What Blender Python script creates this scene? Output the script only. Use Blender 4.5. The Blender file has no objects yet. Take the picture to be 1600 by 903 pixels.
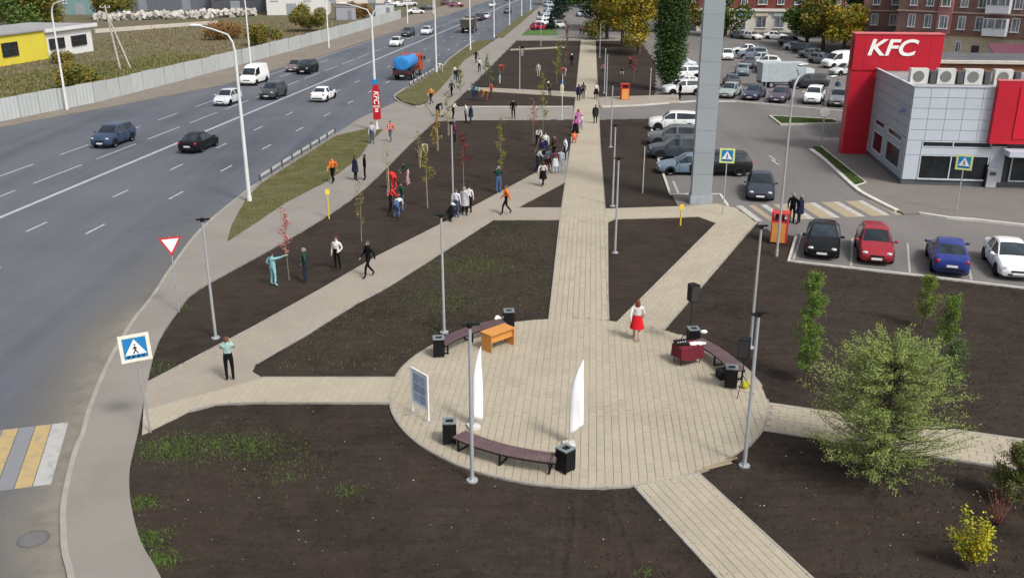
import bpy, bmesh, math, random
import numpy as np
from mathutils import Vector, Matrix, Euler, noise
random.seed(11)
scene = bpy.context.scene
col = scene.collection

# ------------------------------------------------------------------ camera, sky, sun, exposure
cd = bpy.data.cameras.new('camera')
cam = bpy.data.objects.new('camera', cd); col.objects.link(cam)
cd.sensor_width = 36; cd.lens = 32.85; cd.clip_start = .5; cd.clip_end = 4000
cam.location = (0, 0, 14.8); cam.rotation_euler = (math.radians(90 - 19.83), 0, 0)
scene.camera = cam
SUN_EL, SUN_AZ = math.radians(50), math.radians(138)      # azimuth clockwise from +Y: over the viewer's right shoulder
world = bpy.data.worlds.new('World'); scene.world = world; world.use_nodes = True
wn = world.node_tree.nodes; wl = world.node_tree.links
sky = wn.new('ShaderNodeTexSky'); sky.sky_type = 'NISHITA'; sky.sun_disc = False
sky.sun_elevation = SUN_EL; sky.sun_rotation = SUN_AZ
sky.air_density = 1.0; sky.dust_density = 5.0; sky.ozone_density = 1.0
hs = wn.new('ShaderNodeHueSaturation'); hs.inputs['Saturation'].default_value = .30
bg = wn['Background']; bg.inputs['Strength'].default_value = .102
wl.new(sky.outputs[0], hs.inputs['Color']); wl.new(hs.outputs[0], bg.inputs['Color'])
sd = bpy.data.lights.new('sun', 'SUN'); sd.energy = 1.5; sd.angle = math.radians(10); sd.color = (1, .96, .9)
sun = bpy.data.objects.new('sun', sd); col.objects.link(sun)
sv = Vector((math.sin(SUN_AZ) * math.cos(SUN_EL), math.cos(SUN_AZ) * math.cos(SUN_EL), math.sin(SUN_EL)))
sun.rotation_euler = sv.to_track_quat('Z', 'Y').to_euler(); sun.location = (20, -20, 60)
vs = scene.view_settings
vs.view_transform = 'Standard'; vs.look = 'None'; vs.exposure = .70; vs.gamma = 1; vs.use_curve_mapping = False

# ------------------------------------------------------------------ materials
MC = {}
def newmat(name):
    m = bpy.data.materials.new(name); m.use_nodes = True
    return m, m.node_tree.nodes, m.node_tree.links, m.node_tree.nodes['Principled BSDF']
def N(ns, t, **kw):
    n = ns.new(t)
    for k, v in kw.items():
        if k in n.inputs: n.inputs[k].default_value = v
        else: setattr(n, k, v)
    return n
def mixc(ns, ls, fac, a, b, mode='MIX'):
    n = ns.new('ShaderNodeMix'); n.data_type = 'RGBA'; n.blend_type = mode
    for i, v in ((0, fac), (6, a), (7, b)):
        if hasattr(v, 'is_linked'): ls.new(v, n.inputs[i])
        elif i == 0: n.inputs[0].default_value = v
        else: n.inputs[i].default_value = (*v, 1)
    return n.outputs[2]
def ramp(ns, ls, src, lo, hi, a=0., b=1.):
    n = ns.new('ShaderNodeMapRange'); ls.new(src, n.inputs[0])
    for i, v in zip((1, 2, 3, 4), (lo, hi, a, b)): n.inputs[i].default_value = v
    return n.outputs[0]
def noise_tex(ns, ls, vec, scale, detail=4, rough=.6):
    n = N(ns, 'ShaderNodeTexNoise', Scale=scale, Detail=detail, Roughness=rough)
    ls.new(vec, n.inputs['Vector']); return n.outputs['Fac']
def bump(ns, ls, src, p, strength, dist):
    b = N(ns, 'ShaderNodeBump', Strength=strength, Distance=dist); ls.new(src, b.inputs['Height']); ls.new(b.outputs[0], p.inputs['Normal'])
def mat(name, c, rough=.6, metal=0., var=.14, scale=3., spec=.4, coat=0., bmp=0.):
    """plain surface with a little procedural mottling and a different tone for each object"""
    if name in MC: return MC[name]
    m, ns, ls, p = newmat(name)
    tc = ns.new('ShaderNodeTexCoord').outputs['Object']; oi = ns.new('ShaderNodeObjectInfo').outputs['Random']
    f = noise_tex(ns, ls, tc, scale, 5)
    f2 = ramp(ns, ls, oi, 0, 1, 1 - var * .5, 1 + var * .5)
    f1 = ramp(ns, ls, f, .25, .75, 1 - var, 1 + var)
    mu = ns.new('ShaderNodeMath'); mu.operation = 'MULTIPLY'; ls.new(f1, mu.inputs[0]); ls.new(f2, mu.inputs[1])
    out = ns.new('ShaderNodeVectorMath'); out.operation = 'SCALE'; out.inputs[0].default_value = c; ls.new(mu.outputs[0], out.inputs['Scale'])
    ls.new(out.outputs[0], p.inputs['Base Color'])
    p.inputs['Roughness'].default_value = rough; p.inputs['Metallic'].default_value = metal
    p.inputs['Specular IOR Level'].default_value = spec; p.inputs['Coat Weight'].default_value = coat
    if bmp: bump(ns, ls, noise_tex(ns, ls, tc, scale * 9, 6), p, bmp, .02)
    MC[name] = m; return m
def paint(c): return mat('car_paint_%03d_%03d_%03d' % tuple(int(v * 999) for v in c), c, .28, 0, .06, 2, .2, .16 if max(c) > .05 else .05)
def cloth(c): return mat('cloth_%03d_%03d_%03d' % tuple(int(v * 999) for v in c), c, .95, 0, .3, 7, .05, 0, .8)
def leafmat(name, c1, c2, c3=None):
    if name in MC: return MC[name]
    m, ns, ls, p = newmat(name)
    ge = ns.new('ShaderNodeNewGeometry').outputs['Random Per Island']
    tc = ns.new('ShaderNodeTexCoord').outputs['Object']
    c = mixc(ns, ls, ge, c1, c2)
    if c3: c = mixc(ns, ls, ramp(ns, ls, noise_tex(ns, ls, tc, .7, 3), .45, .62), c, c3)
    ls.new(c, p.inputs['Base Color']); p.inputs['Roughness'].default_value = .65; p.inputs['Specular IOR Level'].default_value = .2
    MC[name] = m; return m

def asphalt(name, c, tint, dirx=(.1214, .9926), streak=.5):
    m, ns, ls, p = newmat(name)
    tc = ns.new('ShaderNodeTexCoord').outputs['Object']
    mp = ns.new('ShaderNodeMapping'); ls.new(tc, mp.inputs[0])
    mp.inputs['Rotation'].default_value = (0, 0, math.atan2(dirx[0], dirx[1])); mp.inputs['Scale'].default_value = (1, .02, 1)
    st = noise_tex(ns, ls, mp.outputs[0], .55, 4, .55)
    big = noise_tex(ns, ls, tc, .06, 5); fine = noise_tex(ns, ls, tc, 30, 3, .7); midn = noise_tex(ns, ls, tc, 1.3, 5, .65)
    a = mixc(ns, ls, ramp(ns, ls, st, .38, .62, 0, min(1, streak * 1.6)), c, tuple(v * .62 for v in c))
    a = mixc(ns, ls, ramp(ns, ls, big, .4, .7, 0, .8), a, tint)
    a = mixc(ns, ls, ramp(ns, ls, midn, .5, .75, 0, .3), a, tuple(v * 1.3 for v in c))
    a = mixc(ns, ls, ramp(ns, ls, fine, .3, .7, 0, .35), a, tuple(v * .55 for v in c))
    # patched cracks
    vo = N(ns, 'ShaderNodeTexVoronoi', Scale=.13); vo.feature = 'DISTANCE_TO_EDGE'
    wv = ns.new('ShaderNodeVectorMath'); wv.operation = 'ADD'; ls.new(tc, wv.inputs[0])
    nv = N(ns, 'ShaderNodeTexNoise', Scale=.8, Detail=4); ls.new(tc, nv.inputs['Vector']); ls.new(nv.outputs['Color'], wv.inputs[1]); ls.new(wv.outputs[0], vo.inputs['Vector'])
    cr = ramp(ns, ls, vo.outputs['Distance'], .002, .006, .10, 0)
    a = mixc(ns, ls, cr, a, tuple(v * .35 for v in c))
    ls.new(a, p.inputs['Base Color']); p.inputs['Roughness'].default_value = .85; p.inputs['Specular IOR Level'].default_value = .3
    bump(ns, ls, fine, p, .25, .01)
    return m
M_HIGHWAY = asphalt('highway_asphalt', (.103, .114, .138), (.138, .147, .163))
M_LOT = asphalt('lot_asphalt', (.158, .151, .147), (.200, .186, .174), (.9, .3), .35)
def soilmat():
    m, ns, ls, p = newmat('turned_soil')
    tc = ns.new('ShaderNodeTexCoord').outputs['Object']
    big = noise_tex(ns, ls, tc, .16, 4); md = noise_tex(ns, ls, tc, 1.1, 6, .7); fn = noise_tex(ns, ls, tc, 9, 6, .72); sp = noise_tex(ns, ls, tc, 38, 2, .6)
    mp = ns.new('ShaderNodeMapping'); ls.new(tc, mp.inputs[0]); mp.inputs['Rotation'].default_value = (0, 0, .25); mp.inputs['Scale'].default_value = (.35, 2.2, 1)
    rk = noise_tex(ns, ls, mp.outputs[0], 1.6, 4, .6)
    hue = noise_tex(ns, ls, tc, .28, 3, .5); wide = noise_tex(ns, ls, tc, .09, 3, .5)
    a = mixc(ns, ls, ramp(ns, ls, big, .36, .62), (.021, .0158, .0132), (.040, .031, .0255))
    a = mixc(ns, ls, ramp(ns, ls, hue, .45, .65, 0, .7), a, (.044, .031, .0245))
    a = mixc(ns, ls, ramp(ns, ls, wide, .5, .68, 0, .55), a, (.041, .039, .028))
    a = mixc(ns, ls, ramp(ns, ls, md, .42, .66, 0, .75), a, (.050, .038, .031))
    a = mixc(ns, ls, ramp(ns, ls, rk, .46, .7, 0, .5), a, (.020, .0155, .0135))
    a = mixc(ns, ls, ramp(ns, ls, fn, .5, .75, 0, .4), a, (.058, .045, .037))
    a = mixc(ns, ls, ramp(ns, ls, fn, .42, .25, 0, .35), a, (.013, .010, .009))
    a = mixc(ns, ls, ramp(ns, ls, sp, .70, .76, 0, .3), a, (.13, .11, .09))
    ls.new(a, p.inputs['Base Color']); p.inputs['Roughness'].default_value = .95; p.inputs['Specular IOR Level'].default_value = .1
    bump(ns, ls, fn, p, .7, .05)
    return m
M_SOIL = soilmat()
def groundmat(name, cols, sc=.05, sc2=.9):
    m, ns, ls, p = newmat(name)
    tc = ns.new('ShaderNodeTexCoord').outputs['Object']
    a = mixc(ns, ls, ramp(ns, ls, noise_tex(ns, ls, tc, sc, 5), .4, .6), cols[0], cols[1])
    a = mixc(ns, ls, ramp(ns, ls, noise_tex(ns, ls, tc, sc2, 6, .7), .42, .66), a, cols[2])
    fn = noise_tex(ns, ls, tc, 12, 5, .7)
    a = mixc(ns, ls, ramp(ns, ls, fn, .45, .7, 0, .5), a, tuple(v * .5 for v in cols[0]))
    ls.new(a, p.inputs['Base Color']); p.inputs['Roughness'].default_value = .95; p.inputs['Specular IOR Level'].default_value = .1
    bump(ns, ls, fn, p, .5, .05)
    return m
M_GROUND = groundmat('waste_ground', ((.13, .11, .075), (.09, .10, .045), (.17, .14, .10)))
M_TURF = groundmat('turf', ((.075, .088, .034), (.12, .112, .055), (.155, .135, .08)), .3, 1.6)
M_DIRT = groundmat('dry_dirt', ((.21, .185, .155), (.175, .152, .128), (.245, .215, .185)), .2, 1.6)
def pavemat(name, c1, c2, joint, bw, bh, rot, mortar=.012, stain=(.5, .45, .38)):
    m, ns, ls, p = newmat(name)
    tc = ns.new('ShaderNodeTexCoord').outputs['Object']
    mp = ns.new('ShaderNodeMapping'); ls.new(tc, mp.inputs[0]); mp.inputs['Rotation'].default_value = (0, 0, rot)
    br = N(ns, 'ShaderNodeTexBrick', Scale=1.); ls.new(mp.outputs[0], br.inputs['Vector'])
    br.inputs['Color1'].default_value = (*c1, 1); br.inputs['Color2'].default_value = (*c2, 1); br.inputs['Mortar'].default_value = (*joint, 1)
    br.inputs['Mortar Size'].default_value = mortar; br.inputs['Brick Width'].default_value = bw; br.inputs['Row Height'].default_value = bh
    a = mixc(ns, ls, ramp(ns, ls, noise_tex(ns, ls, tc, .35, 5, .65), .42, .7, 0, .5), br.outputs['Color'], tuple(v * .72 for v in c1))
    a = mixc(ns, ls, ramp(ns, ls, noise_tex(ns, ls, tc, 6, 5, .7), .4, .75, 0, .3), a, tuple(v * .78 for v in c2))
    ls.new(a, p.inputs['Base Color']); p.inputs['Roughness'].default_value = .85; p.inputs['Specular IOR Level'].default_value = .25
    return m
PR = -math.atan(.083)          # the main walk's bearing
PAV1, PAV2, PJ = (.384, .341, .263), (.358, .320, .248), (.28, .248, .194)
M_WALK = pavemat('walk_paving', PAV1, PAV2, PJ, .5, .25, -(PR + math.pi / 2), .008)
M_DIAG = pavemat('diagonal_walk_paving', (.320, .283, .232), (.295, .262, .218), (.24, .212, .176), .3, .15, .7, .008)
M_SIDEWALK = pavemat('sidewalk_concrete', (.250, .230, .207), (.228, .212, .192), (.195, .18, .162), 3., 2.4, .12, .004)
M_KFCWALK = pavemat('restaurant_paving', (.190, .172, .158), (.168, .154, .144), (.125, .112, .1), .4, .2, .12, .012)
def pavermat():
    m, ns, ls, p = newmat('paver_concrete')
    tc = ns.new('ShaderNodeTexCoord').outputs['Object']; ge = ns.new('ShaderNodeNewGeometry')
    oi = ns.new('ShaderNodeObjectInfo').outputs['Random']
    ad = ns.new('ShaderNodeMath'); ad.operation = 'ADD'; ls.new(ge.outputs['Random Per Island'], ad.inputs[0]); ls.new(oi, ad.inputs[1])
    fr = ns.new('ShaderNodeMath'); fr.operation = 'FRACT'; ls.new(ad.outputs[0], fr.inputs[0])
    a = mixc(ns, ls, fr.outputs[0], PAV1, PAV2)
    a = mixc(ns, ls, ramp(ns, ls, fr.outputs[0], .86, 1, 0, .6), a, (.325, .295, .245))
    pos = ge.outputs['Position']
    a = mixc(ns, ls, ramp(ns, ls, noise_tex(ns, ls, pos, .4, 5, .6), .45, .75, 0, .5), a, (.27, .232, .172))
    a = mixc(ns, ls, ramp(ns, ls, noise_tex(ns, ls, pos, 7, 5, .7), .42, .75, 0, .3), a, (.225, .193, .145))
    ls.new(a, p.inputs['Base Color']); p.inputs['Roughness'].default_value = .85; p.inputs['Specular IOR Level'].default_value = .25
    return m
M_PAVER = pavermat()
M_JOINT = mat('joint_sand', PJ, .95, 0, .2, 5)
M_KERB = mat('kerb_concrete', (.27, .255, .23), .85, 0, .2, 1.5)
M_WKERB = mat('whitewashed_kerb', (.50, .485, .45), .8, 0, .18, 2.5)
def paintmark(name, c, wear):
    m, ns, ls, p = newmat(name)
    tc = ns.new('ShaderNodeTexCoord').outputs['Object']
    f = ramp(ns, ls, noise_tex(ns, ls, tc, 2.5, 6, .7), .5, .72, 0, wear)
    ls.new(mixc(ns, ls, f, c, (.16, .16, .165)), p.inputs['Base Color']); p.inputs['Roughness'].default_value = .7
    return m
M_LINE = paintmark('lane_paint', (.38, .40, .43), .85)
M_LINEW = paintmark('white_crossing_paint', (.37, .37, .355), .9)
M_LINEY = paintmark('yellow_crossing_paint', (.40, .295, .135), .9)
M_CRL = paintmark('lot_crossing_paint', (.42, .41, .37), .85)
M_FADED = paintmark('faded_white_paint', (.19, .20, .215), .9)
M_LOTY = paintmark('faded_cream_paint', (.34, .275, .175), .85)
BLACK = mat('black_metal', (.010, .010, .011), .55, 0, .2, 3, .2); STEEL = mat('galvanised_steel', (.42, .44, .46), .45, .35, .1, 1.2)
WHITEP = mat('white_mast_paint', (.62, .63, .64), .55, 0, .1, .6); RUBBER = mat('tyre_rubber', (.012, .012, .0125), .9, 0, .14, 3, .15)
RIM = mat('alloy', (.38, .39, .41), .4, .5); TRIM = mat('black_trim', (.012, .012, .013), .6, 0, .14, 3, .2)
LAMPG = mat('headlight_glass', (.40, .43, .46), .15, 0, .1, 8, .6); TAIL = mat('tail_light_red', (.28, .012, .012), .25)
PLATE = mat('number_plate_white', (.66, .66, .64), .5); BARK = mat('bark', (.09, .07, .055), .9, 0, .35, 5, .2, 0, .6)
GLASS = mat('dark_window_glass', (.016, .021, .026), .10, 0, .8, .9, .4)
CGLASS = mat('car_glass', (.022, .031, .040), .08, 0, .8, 1.6, .45)  # mottling in the colour stands in for reflections on the glass

# ------------------------------------------------------------------ mesh helpers
def tag(o, label=None, cat=None, group=None, kind=None):
    for k, v in (('label', label), ('category', cat), ('group', group), ('kind', kind)):
        if v: o[k] = v
    return o
def empty(name, loc=(0, 0, 0), rz=0, parent=None):
    o = bpy.data.objects.new(name, None); col.objects.link(o); o.location = loc; o.rotation_euler = (0, 0, rz); o.empty_display_size = .3
    if parent: o.parent = parent
    return o
class MB:
    def __init__(s): s.v = []; s.f = []; s.mi = []; s.cur = 0
    def add(s, vs, fs):
        b = len(s.v); s.v += [tuple(p) for p in vs]; s.f += [tuple(i + b for i in f) for f in fs]; s.mi += [s.cur] * len(fs); return s
    def box(s, c, d, rot=None):
        x, y, z = (q / 2 for q in d); ps = [(-x, -y, -z), (x, -y, -z), (x, y, -z), (-x, y, -z), (-x, -y, z), (x, -y, z), (x, y, z), (-x, y, z)]
        if rot is not None: ps = [rot @ Vector(p) for p in ps]
        return s.add([(p[0] + c[0], p[1] + c[1], p[2] + c[2]) for p in ps], [(3, 2, 1, 0), (4, 5, 6, 7), (0, 1, 5, 4), (1, 2, 6, 5), (2, 3, 7, 6), (3, 0, 4, 7)])
    def tube(s, p0, p1, r0, r1=None, n=8, cap=True):
        r1 = r0 if r1 is None else r1; p0, p1 = Vector(p0), Vector(p1); d = (p1 - p0).normalized()
        a = d.orthogonal().normalized(); b = d.cross(a); vs = []
        for p, r in ((p0, r0), (p1, r1)):
            for i in range(n):
                t = 2 * math.pi * i / n; vs.append(p + (a * math.cos(t) + b * math.sin(t)) * r)
        fs = [(i, (i + 1) % n, n + (i + 1) % n, n + i) for i in range(n)]
        if cap: fs += [tuple(range(n - 1, -1, -1)), tuple(range(n, 2 * n))]
        return s.add(vs, fs)
    def path(s, pts, rs, n=7):
        for i in range(len(pts) - 1): s.tube(pts[i], pts[i + 1], rs[i], rs[i + 1], n, True)
        return s
    def prism(s, poly, z0, z1):
        n = len(poly); ar = sum(poly[i][0] * poly[(i + 1) % n][1] - poly[(i + 1) % n][0] * poly[i][1] for i in range(n))
        if ar < 0: poly = poly[::-1]
        return s.add([(p[0], p[1], z0) for p in poly] + [(p[0], p[1], z1) for p in poly],
                     [tuple(range(n, 2 * n))] + [(i, (i + 1) % n, n + (i + 1) % n, n + i) for i in range(n)])
    def ball(s, c, r, nu=8, nv=5, z0=-1.):
        vs = []; fs = []
        rx, ry, rz = (r, r, r) if not hasattr(r, '__len__') else r
        for j in range(nv + 1):
            ph = math.asin(z0) + (math.pi / 2 - math.asin(z0)) * j / nv
            for i in range(nu):
                t = 2 * math.pi * i / nu; vs.append((c[0] + rx * math.cos(ph) * math.cos(t), c[1] + ry * math.cos(ph) * math.sin(t), c[2] + rz * math.sin(ph)))
        for j in range(nv):
            for i in range(nu): fs.append((j * nu + i, j * nu + (i + 1) % nu, (j + 1) * nu + (i + 1) % nu, (j + 1) * nu + i))
        return s.add(vs, fs)
    def build(s, name, mats, parent=None, smooth=False, loc=None, rz=0, tri=False):
        me = bpy.data.meshes.new(name); me.from_pydata(s.v, [], s.f)
        for m in (mats if isinstance(mats, (list, tuple)) else [mats]): me.materials.append(m)
        if any(s.mi): me.polygons.foreach_set('material_index', s.mi)
        if tri:
            bm = bmesh.new(); bm.from_mesh(me); bmesh.ops.triangulate(bm, faces=[f for f in bm.faces if len(f.verts) > 4]); bm.to_mesh(me); bm.free()
        if smooth:
            me.polygons.foreach_set('use_smooth', [True] * len(me.polygons)); me.set_sharp_from_angle(angle=math.radians(38))
        me.update()
        o = bpy.data.objects.new(name, me); col.objects.link(o)
        if parent: o.parent = parent
        if loc: o.location = loc
        if rz: o.rotation_euler = (0, 0, rz)
        return o
def slot(o, i, m): o.material_slots[i].link = 'OBJECT'; o.material_slots[i].material = m
def copy_tree(o, parent=None):
    c = o.copy(); col.objects.link(c); c.parent = parent
    for ch in o.children: copy_tree(ch, c)
    return c
def slab(name, poly, z0, z1, m, kind='structure', parent=None):
    o = MB().prism(poly, z0, z1).build(name, m, parent, tri=True)
    if kind: o['kind'] = kind
    return o
def strip(poly, w, z0, z1, mb=None, side=0.):
    """a band of width w following a polyline"""
    mb = mb or MB(); n = len(poly); L = []; Rr = []
    for i, p in enumerate(poly):
        a = Vector(poly[max(i - 1, 0)]).to_2d(); b = Vector(poly[min(i + 1, n - 1)]).to_2d(); d = (b - a).normalized(); q = Vector((-d.y, d.x)); p = Vector(p).to_2d()
        L.append(p + q * (w / 2 + side)); Rr.append(p - q * (w / 2 - side))
    vs = []
    for i in range(n): vs += [(*L[i], z0), (*L[i], z1), (*Rr[i], z1), (*Rr[i], z0)]
    fs = []
    for i in range(n - 1):
        k = 4 * i; fs += [(k, k + 4, k + 5, k + 1), (k + 1, k + 5, k + 6, k + 2), (k + 2, k + 6, k + 7, k + 3)]
    fs += [(0, 1, 2, 3), (4 * n - 1, 4 * n - 2, 4 * n - 3, 4 * n - 4)]
    return mb.add(vs, [f[::-1] for f in fs])
def smooth_line(pts, k=4):
    out = []
    P = [pts[0]] + list(pts) + [pts[-1]]
    for i in range(1, len(P) - 2):
        for j in range(k):
            t = j / k; a, b, c, d = (Vector(q).to_2d() for q in P[i - 1:i + 3])
            out.append(tuple(.5 * (2 * b + (c - a) * t + (2 * a - 5 * b + 4 * c - d) * t * t + (3 * b - a - 3 * c + d) * t ** 3)))
    return out + [tuple(pts[-1])]
def inside(poly, X, Y):
    r = np.zeros(X.shape, bool); n = len(poly); j = n - 1
    for i in range(n):
        xi, yi = poly[i]; xj, yj = poly[j]
        if yi != yj: r ^= ((yi > Y) != (yj > Y)) & (X < (xj - xi) * (Y - yi) / (yj - yi) + xi)
        j = i
    return r
def sample_in(poly, n, rnd):
    xs = [p[0] for p in poly]; ys = [p[1] for p in poly]; out = []
    while len(out) < n:
        X = np.array([rnd.uniform(min(xs), max(xs)) for _ in range(400)]); Y = np.array([rnd.uniform(min(ys), max(ys)) for _ in range(400)])
        k = inside(poly, X, Y)
        out += list(zip(X[k], Y[k]))
        if not k.any() and not out: break
    return [(float(a), float(b)) for a, b in out[:n]]
# frame of the highway: s metres along it, t metres to the right of its centre line
RO, RD = Vector((-30.33, 53.5)), Vector((.1214, .9926)).normalized(); RN = Vector((RD.y, -RD.x)); RYAW = math.atan2(RD.y, RD.x)
def R(s, t): return tuple(RO + RD * s + RN * t)

# ------------------------------------------------------------------ the setting
slab('ground', [(-900, -300), (900, -300), (900, 1500), (-900, 1500)], -.5, -.03, M_GROUND)
slab('highway', [R(-80, -30), R(10, -23), R(28, -19), R(43.6, -14.4), R(58, -10.6), R(92, -9.2), R(700, -8.6), (7.5 + 22.3, 700), (7.5, 280), (-2, 100), (-7, 0), (-7, -40)], -.2, 0, M_HIGHWAY)
slab('parking_lot', [(-6.9, -40), (-6.9, 0), (-1.9, 100), (7.6, 280), (29, 620), (160, 620), (120, 60), (120, -40)], -.2, 0, M_LOT)
slab('dirt_shoulder', [R(-80, -30.2), R(10, -23.2), R(28, -19.2), R(43.6, -14.6), R(58, -10.8), R(92, -9.4), R(330, -8.9), R(330, -17.6), R(172, -17.3), R(114, -16.5), R(83, -17.4), R(59, -18), R(42.7, -19), R(30.7, -21.6), R(5, -28), R(-80, -40)], -.2, .03, M_DIRT)

SW_OUT = [(-9.31, 16.43), (-10.95, 19.47), (-11.63, 20.61), (-12.09, 21.56), (-12.61, 22.71), (-13.21, 24.42), (-13.71, 26.08), (-13.88, 26.91), (-14.36, 28.49), (-15.02, 31.13), (-15.56, 33.77), (-16.04, 37.05), (-16.17, 38.66), (-16.38, 40.66), (-16.84, 44.03), (-17.49, 50.90), (-17.35, 59.12), (-17.12, 61.98)]
SW_OUT = smooth_line(SW_OUT, 4) + [(-16.29, 70.16), (-15.16, 80.29)]
SW_IN = [(-7.00, 16.43), (-8.74, 19.47), (-9.84, 21.03), (-10.81, 22.87), (-11.45, 24.42), (-11.79, 25.56), (-12.14, 26.91), (-12.62, 28.58), (-13.20, 30.64), (-14.15, 34.41), (-14.52, 38.03), (-14.51, 40.66), (-13.09, 45.48), (-11.23, 52.24), (-9.67, 60.52), (-8.30, 75.17), (-7.09, 86.45)]
SW_IN = smooth_line(SW_IN, 3)
slab('sidewalk', SW_OUT + SW_IN[::-1], -.1, .12, M_SIDEWALK)
KL = strip(SW_OUT, .16, -.05, .135, side=.03).build('kerb', M_KERB); KL['kind'] = 'structure'
slab('sidewalk', [(-8.92, 96.47), (-8.20, 107.36), (-6.88, 137.18), (-2.85, 171.49), (5.87, 255.14), (10.79, 293.72), (11.66, 286.51), (0.91, 171.49), (0.00, 161.74), (-3.37, 125.63), (-4.93, 108.95), (-6.37, 93.56), (-7.03, 87.15)], -.1, .12, M_SIDEWALK)
slab('driveway_apron', [(-15.17, 80.31), (-14.41, 87.86), (-12.90, 94.76), (-11.97, 99.06), (-10.08, 95.59), (-8.92, 96.44), (-7.09, 87.15), (-8.38, 76.02), (-9.66, 74.42), (-11.27, 82.16), (-12.73, 82.48)], -.1, .06, M_SIDEWALK)
slab('crossing_road', [(-8.69, 93.88), (-4.22, 95.53), (6.24, 95.53), (5.72, 87.09), (-3.45, 87.09), (-7.03, 86.40)], -.1, .07, M_SIDEWALK)
G1 = [(-15.34, 48.22), (-15.99, 51.36), (-16.75, 57.21), (-16.91, 61.16), (-16.06, 69.13), (-14.93, 78.99), (-12.70, 82.35), (-11.32, 81.72), (-11.65, 75.07), (-11.55, 70.06), (-12.54, 62.27), (-14.07, 56.57), (-14.74, 51.89)]
G2 = [(-12.68, 102.21), (-11.82, 109.34), (-9.42, 127.61), (-9.04, 137.83), (-6.52, 166.25), (-3.19, 171.26), (-6.88, 136.99), (-8.19, 107.21), (-8.98, 97.20), (-9.78, 95.91), (-11.32, 98.08)]
G3 = [(-3.05, 176.57), (-1.07, 201.44), (2.52, 239.03), (6.38, 269.57), (5.41, 249.31), (1.65, 208.76), (-1.73, 173.88)]
for g in (G1, G2, G3): slab('grass_verge', g, -.1, .145, M_TURF)
kb = strip(smooth_line([(-8.92, 96.47), (-9.67, 94.79), (-11.24, 97.33), (-12.76, 102.35), (-11.95, 110.59), (-9.54, 129.26), (-9.16, 139.74), (-6.67, 170.21)], 3), .16, -.05, .13).build('kerb', M_KERB); kb['kind'] = 'structure'

# soil of the planting beds
SOUTH = SW_IN + [(-3.46, 87.27), (5.63, 87.62), (8.35, 87.27), (12.92, 87.98), (11.18, 71.45), (10.21, 58.86), (11.39, 55.64), (13.67, 55.33), (14.15, 52.17), (14.37, 50.45), (15.63, 49.32), (14.03, 45.12), (19.46, 43.01), (23.90, 41.07), (29.56, 38.40), (16.82, 16.45), (-7.01, 16.45)]
NORTH = [(-6.97, 87.98), (-4.89, 108.03), (-3.34, 124.39), (0.00, 159.69), (0.90, 169.18), (22.48, 169.18), (20.09, 133.29), (15.08, 100.15), (8.88, 95.33), (6.22, 95.33), (-4.21, 95.33)]
rp = [(2.65, 23.60), (2.77, 22.45), (2.90, 21.53), (3.05, 20.39), (3.13, 19.47), (3.13, 18.62)]; rq = [(1.67, 23.43), (1.54, 21.83), (1.32, 20.39), (1.17, 18.62)]; rs_ = [(13.67, 41.85), (15.22, 39.25), (18.33, 38.45), (21.77, 36.93)]
RUTS = [(q[i], q[i + 1]) for q in (rp, rq, rs_) for i in range(len(q) - 1)]
def soil(name, poly, y0, y1, c, amp):
    xs = [p[0] for p in poly]; x0, x1 = min(xs), max(xs)
    nx = int((x1 - x0) / c) + 1; ny = int((y1 - y0) / c) + 1
    gx = x0 + (np.arange(nx) + .5) * c; gy = y0 + (np.arange(ny) + .5) * c
    X, Y = np.meshgrid(gx, gy); k = inside(poly, X, Y)
    idx = -np.ones((ny + 1, nx + 1), int)
    k4 = np.zeros((ny + 1, nx + 1), bool)
    k4[:-1, :-1] |= k; k4[1:, :-1] |= k; k4[:-1, 1:] |= k; k4[1:, 1:] |= k
    ii = np.argwhere(k4); idx[k4] = np.arange(len(ii))
    vs = []
    for j, i in ii:
        x, y = x0 + i * c, y0 + j * c
        h = noise.noise((x * .5, y * .5, 3.)) * .35 + noise.noise((x * 1.7, y * 1.7, 1.)) * .45 + noise.noise((x * 4.3, y * 4.3, 9.)) * .55
        for (ax, ay), (bx_, by_) in RUTS:
            tt = max(0, min(1, ((x - ax) * (bx_ - ax) + (y - ay) * (by_ - ay)) / ((bx_ - ax) ** 2 + (by_ - ay) ** 2))); dd = math.hypot(x - ax - tt * (bx_ - ax), y - ay - tt * (by_ - ay))
            if dd < .5: h += -1.3 * math.exp(-(dd / .09) ** 2) + .5 * math.exp(-((dd - .2) / .09) ** 2)
        vs.append((x, y, .065 + amp * max(-1.2, min(1.1, h))))
    fs = [(idx[j, i], idx[j, i + 1], idx[j + 1, i + 1], idx[j + 1, i]) for j, i in np.argwhere(k)]
    me = bpy.data.meshes.new(name); me.from_pydata(vs, [], [tuple(int(q) for q in f) for f in fs]); me.materials.append(M_SOIL); me.update()
    o = bpy.data.objects.new(name, me); col.objects.link(o); o['kind'] = 'structure'; return o
slab('soil', SOUTH, 0, .045, M_SOIL); slab('soil', NORTH, 0, .045, M_SOIL)
soil('soil', SOUTH, 17, 50, .13, .035)
soil('soil', SOUTH, 50, 89, .3, .03)
soil('soil', NORTH, 88, 185, .5, .03)

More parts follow.
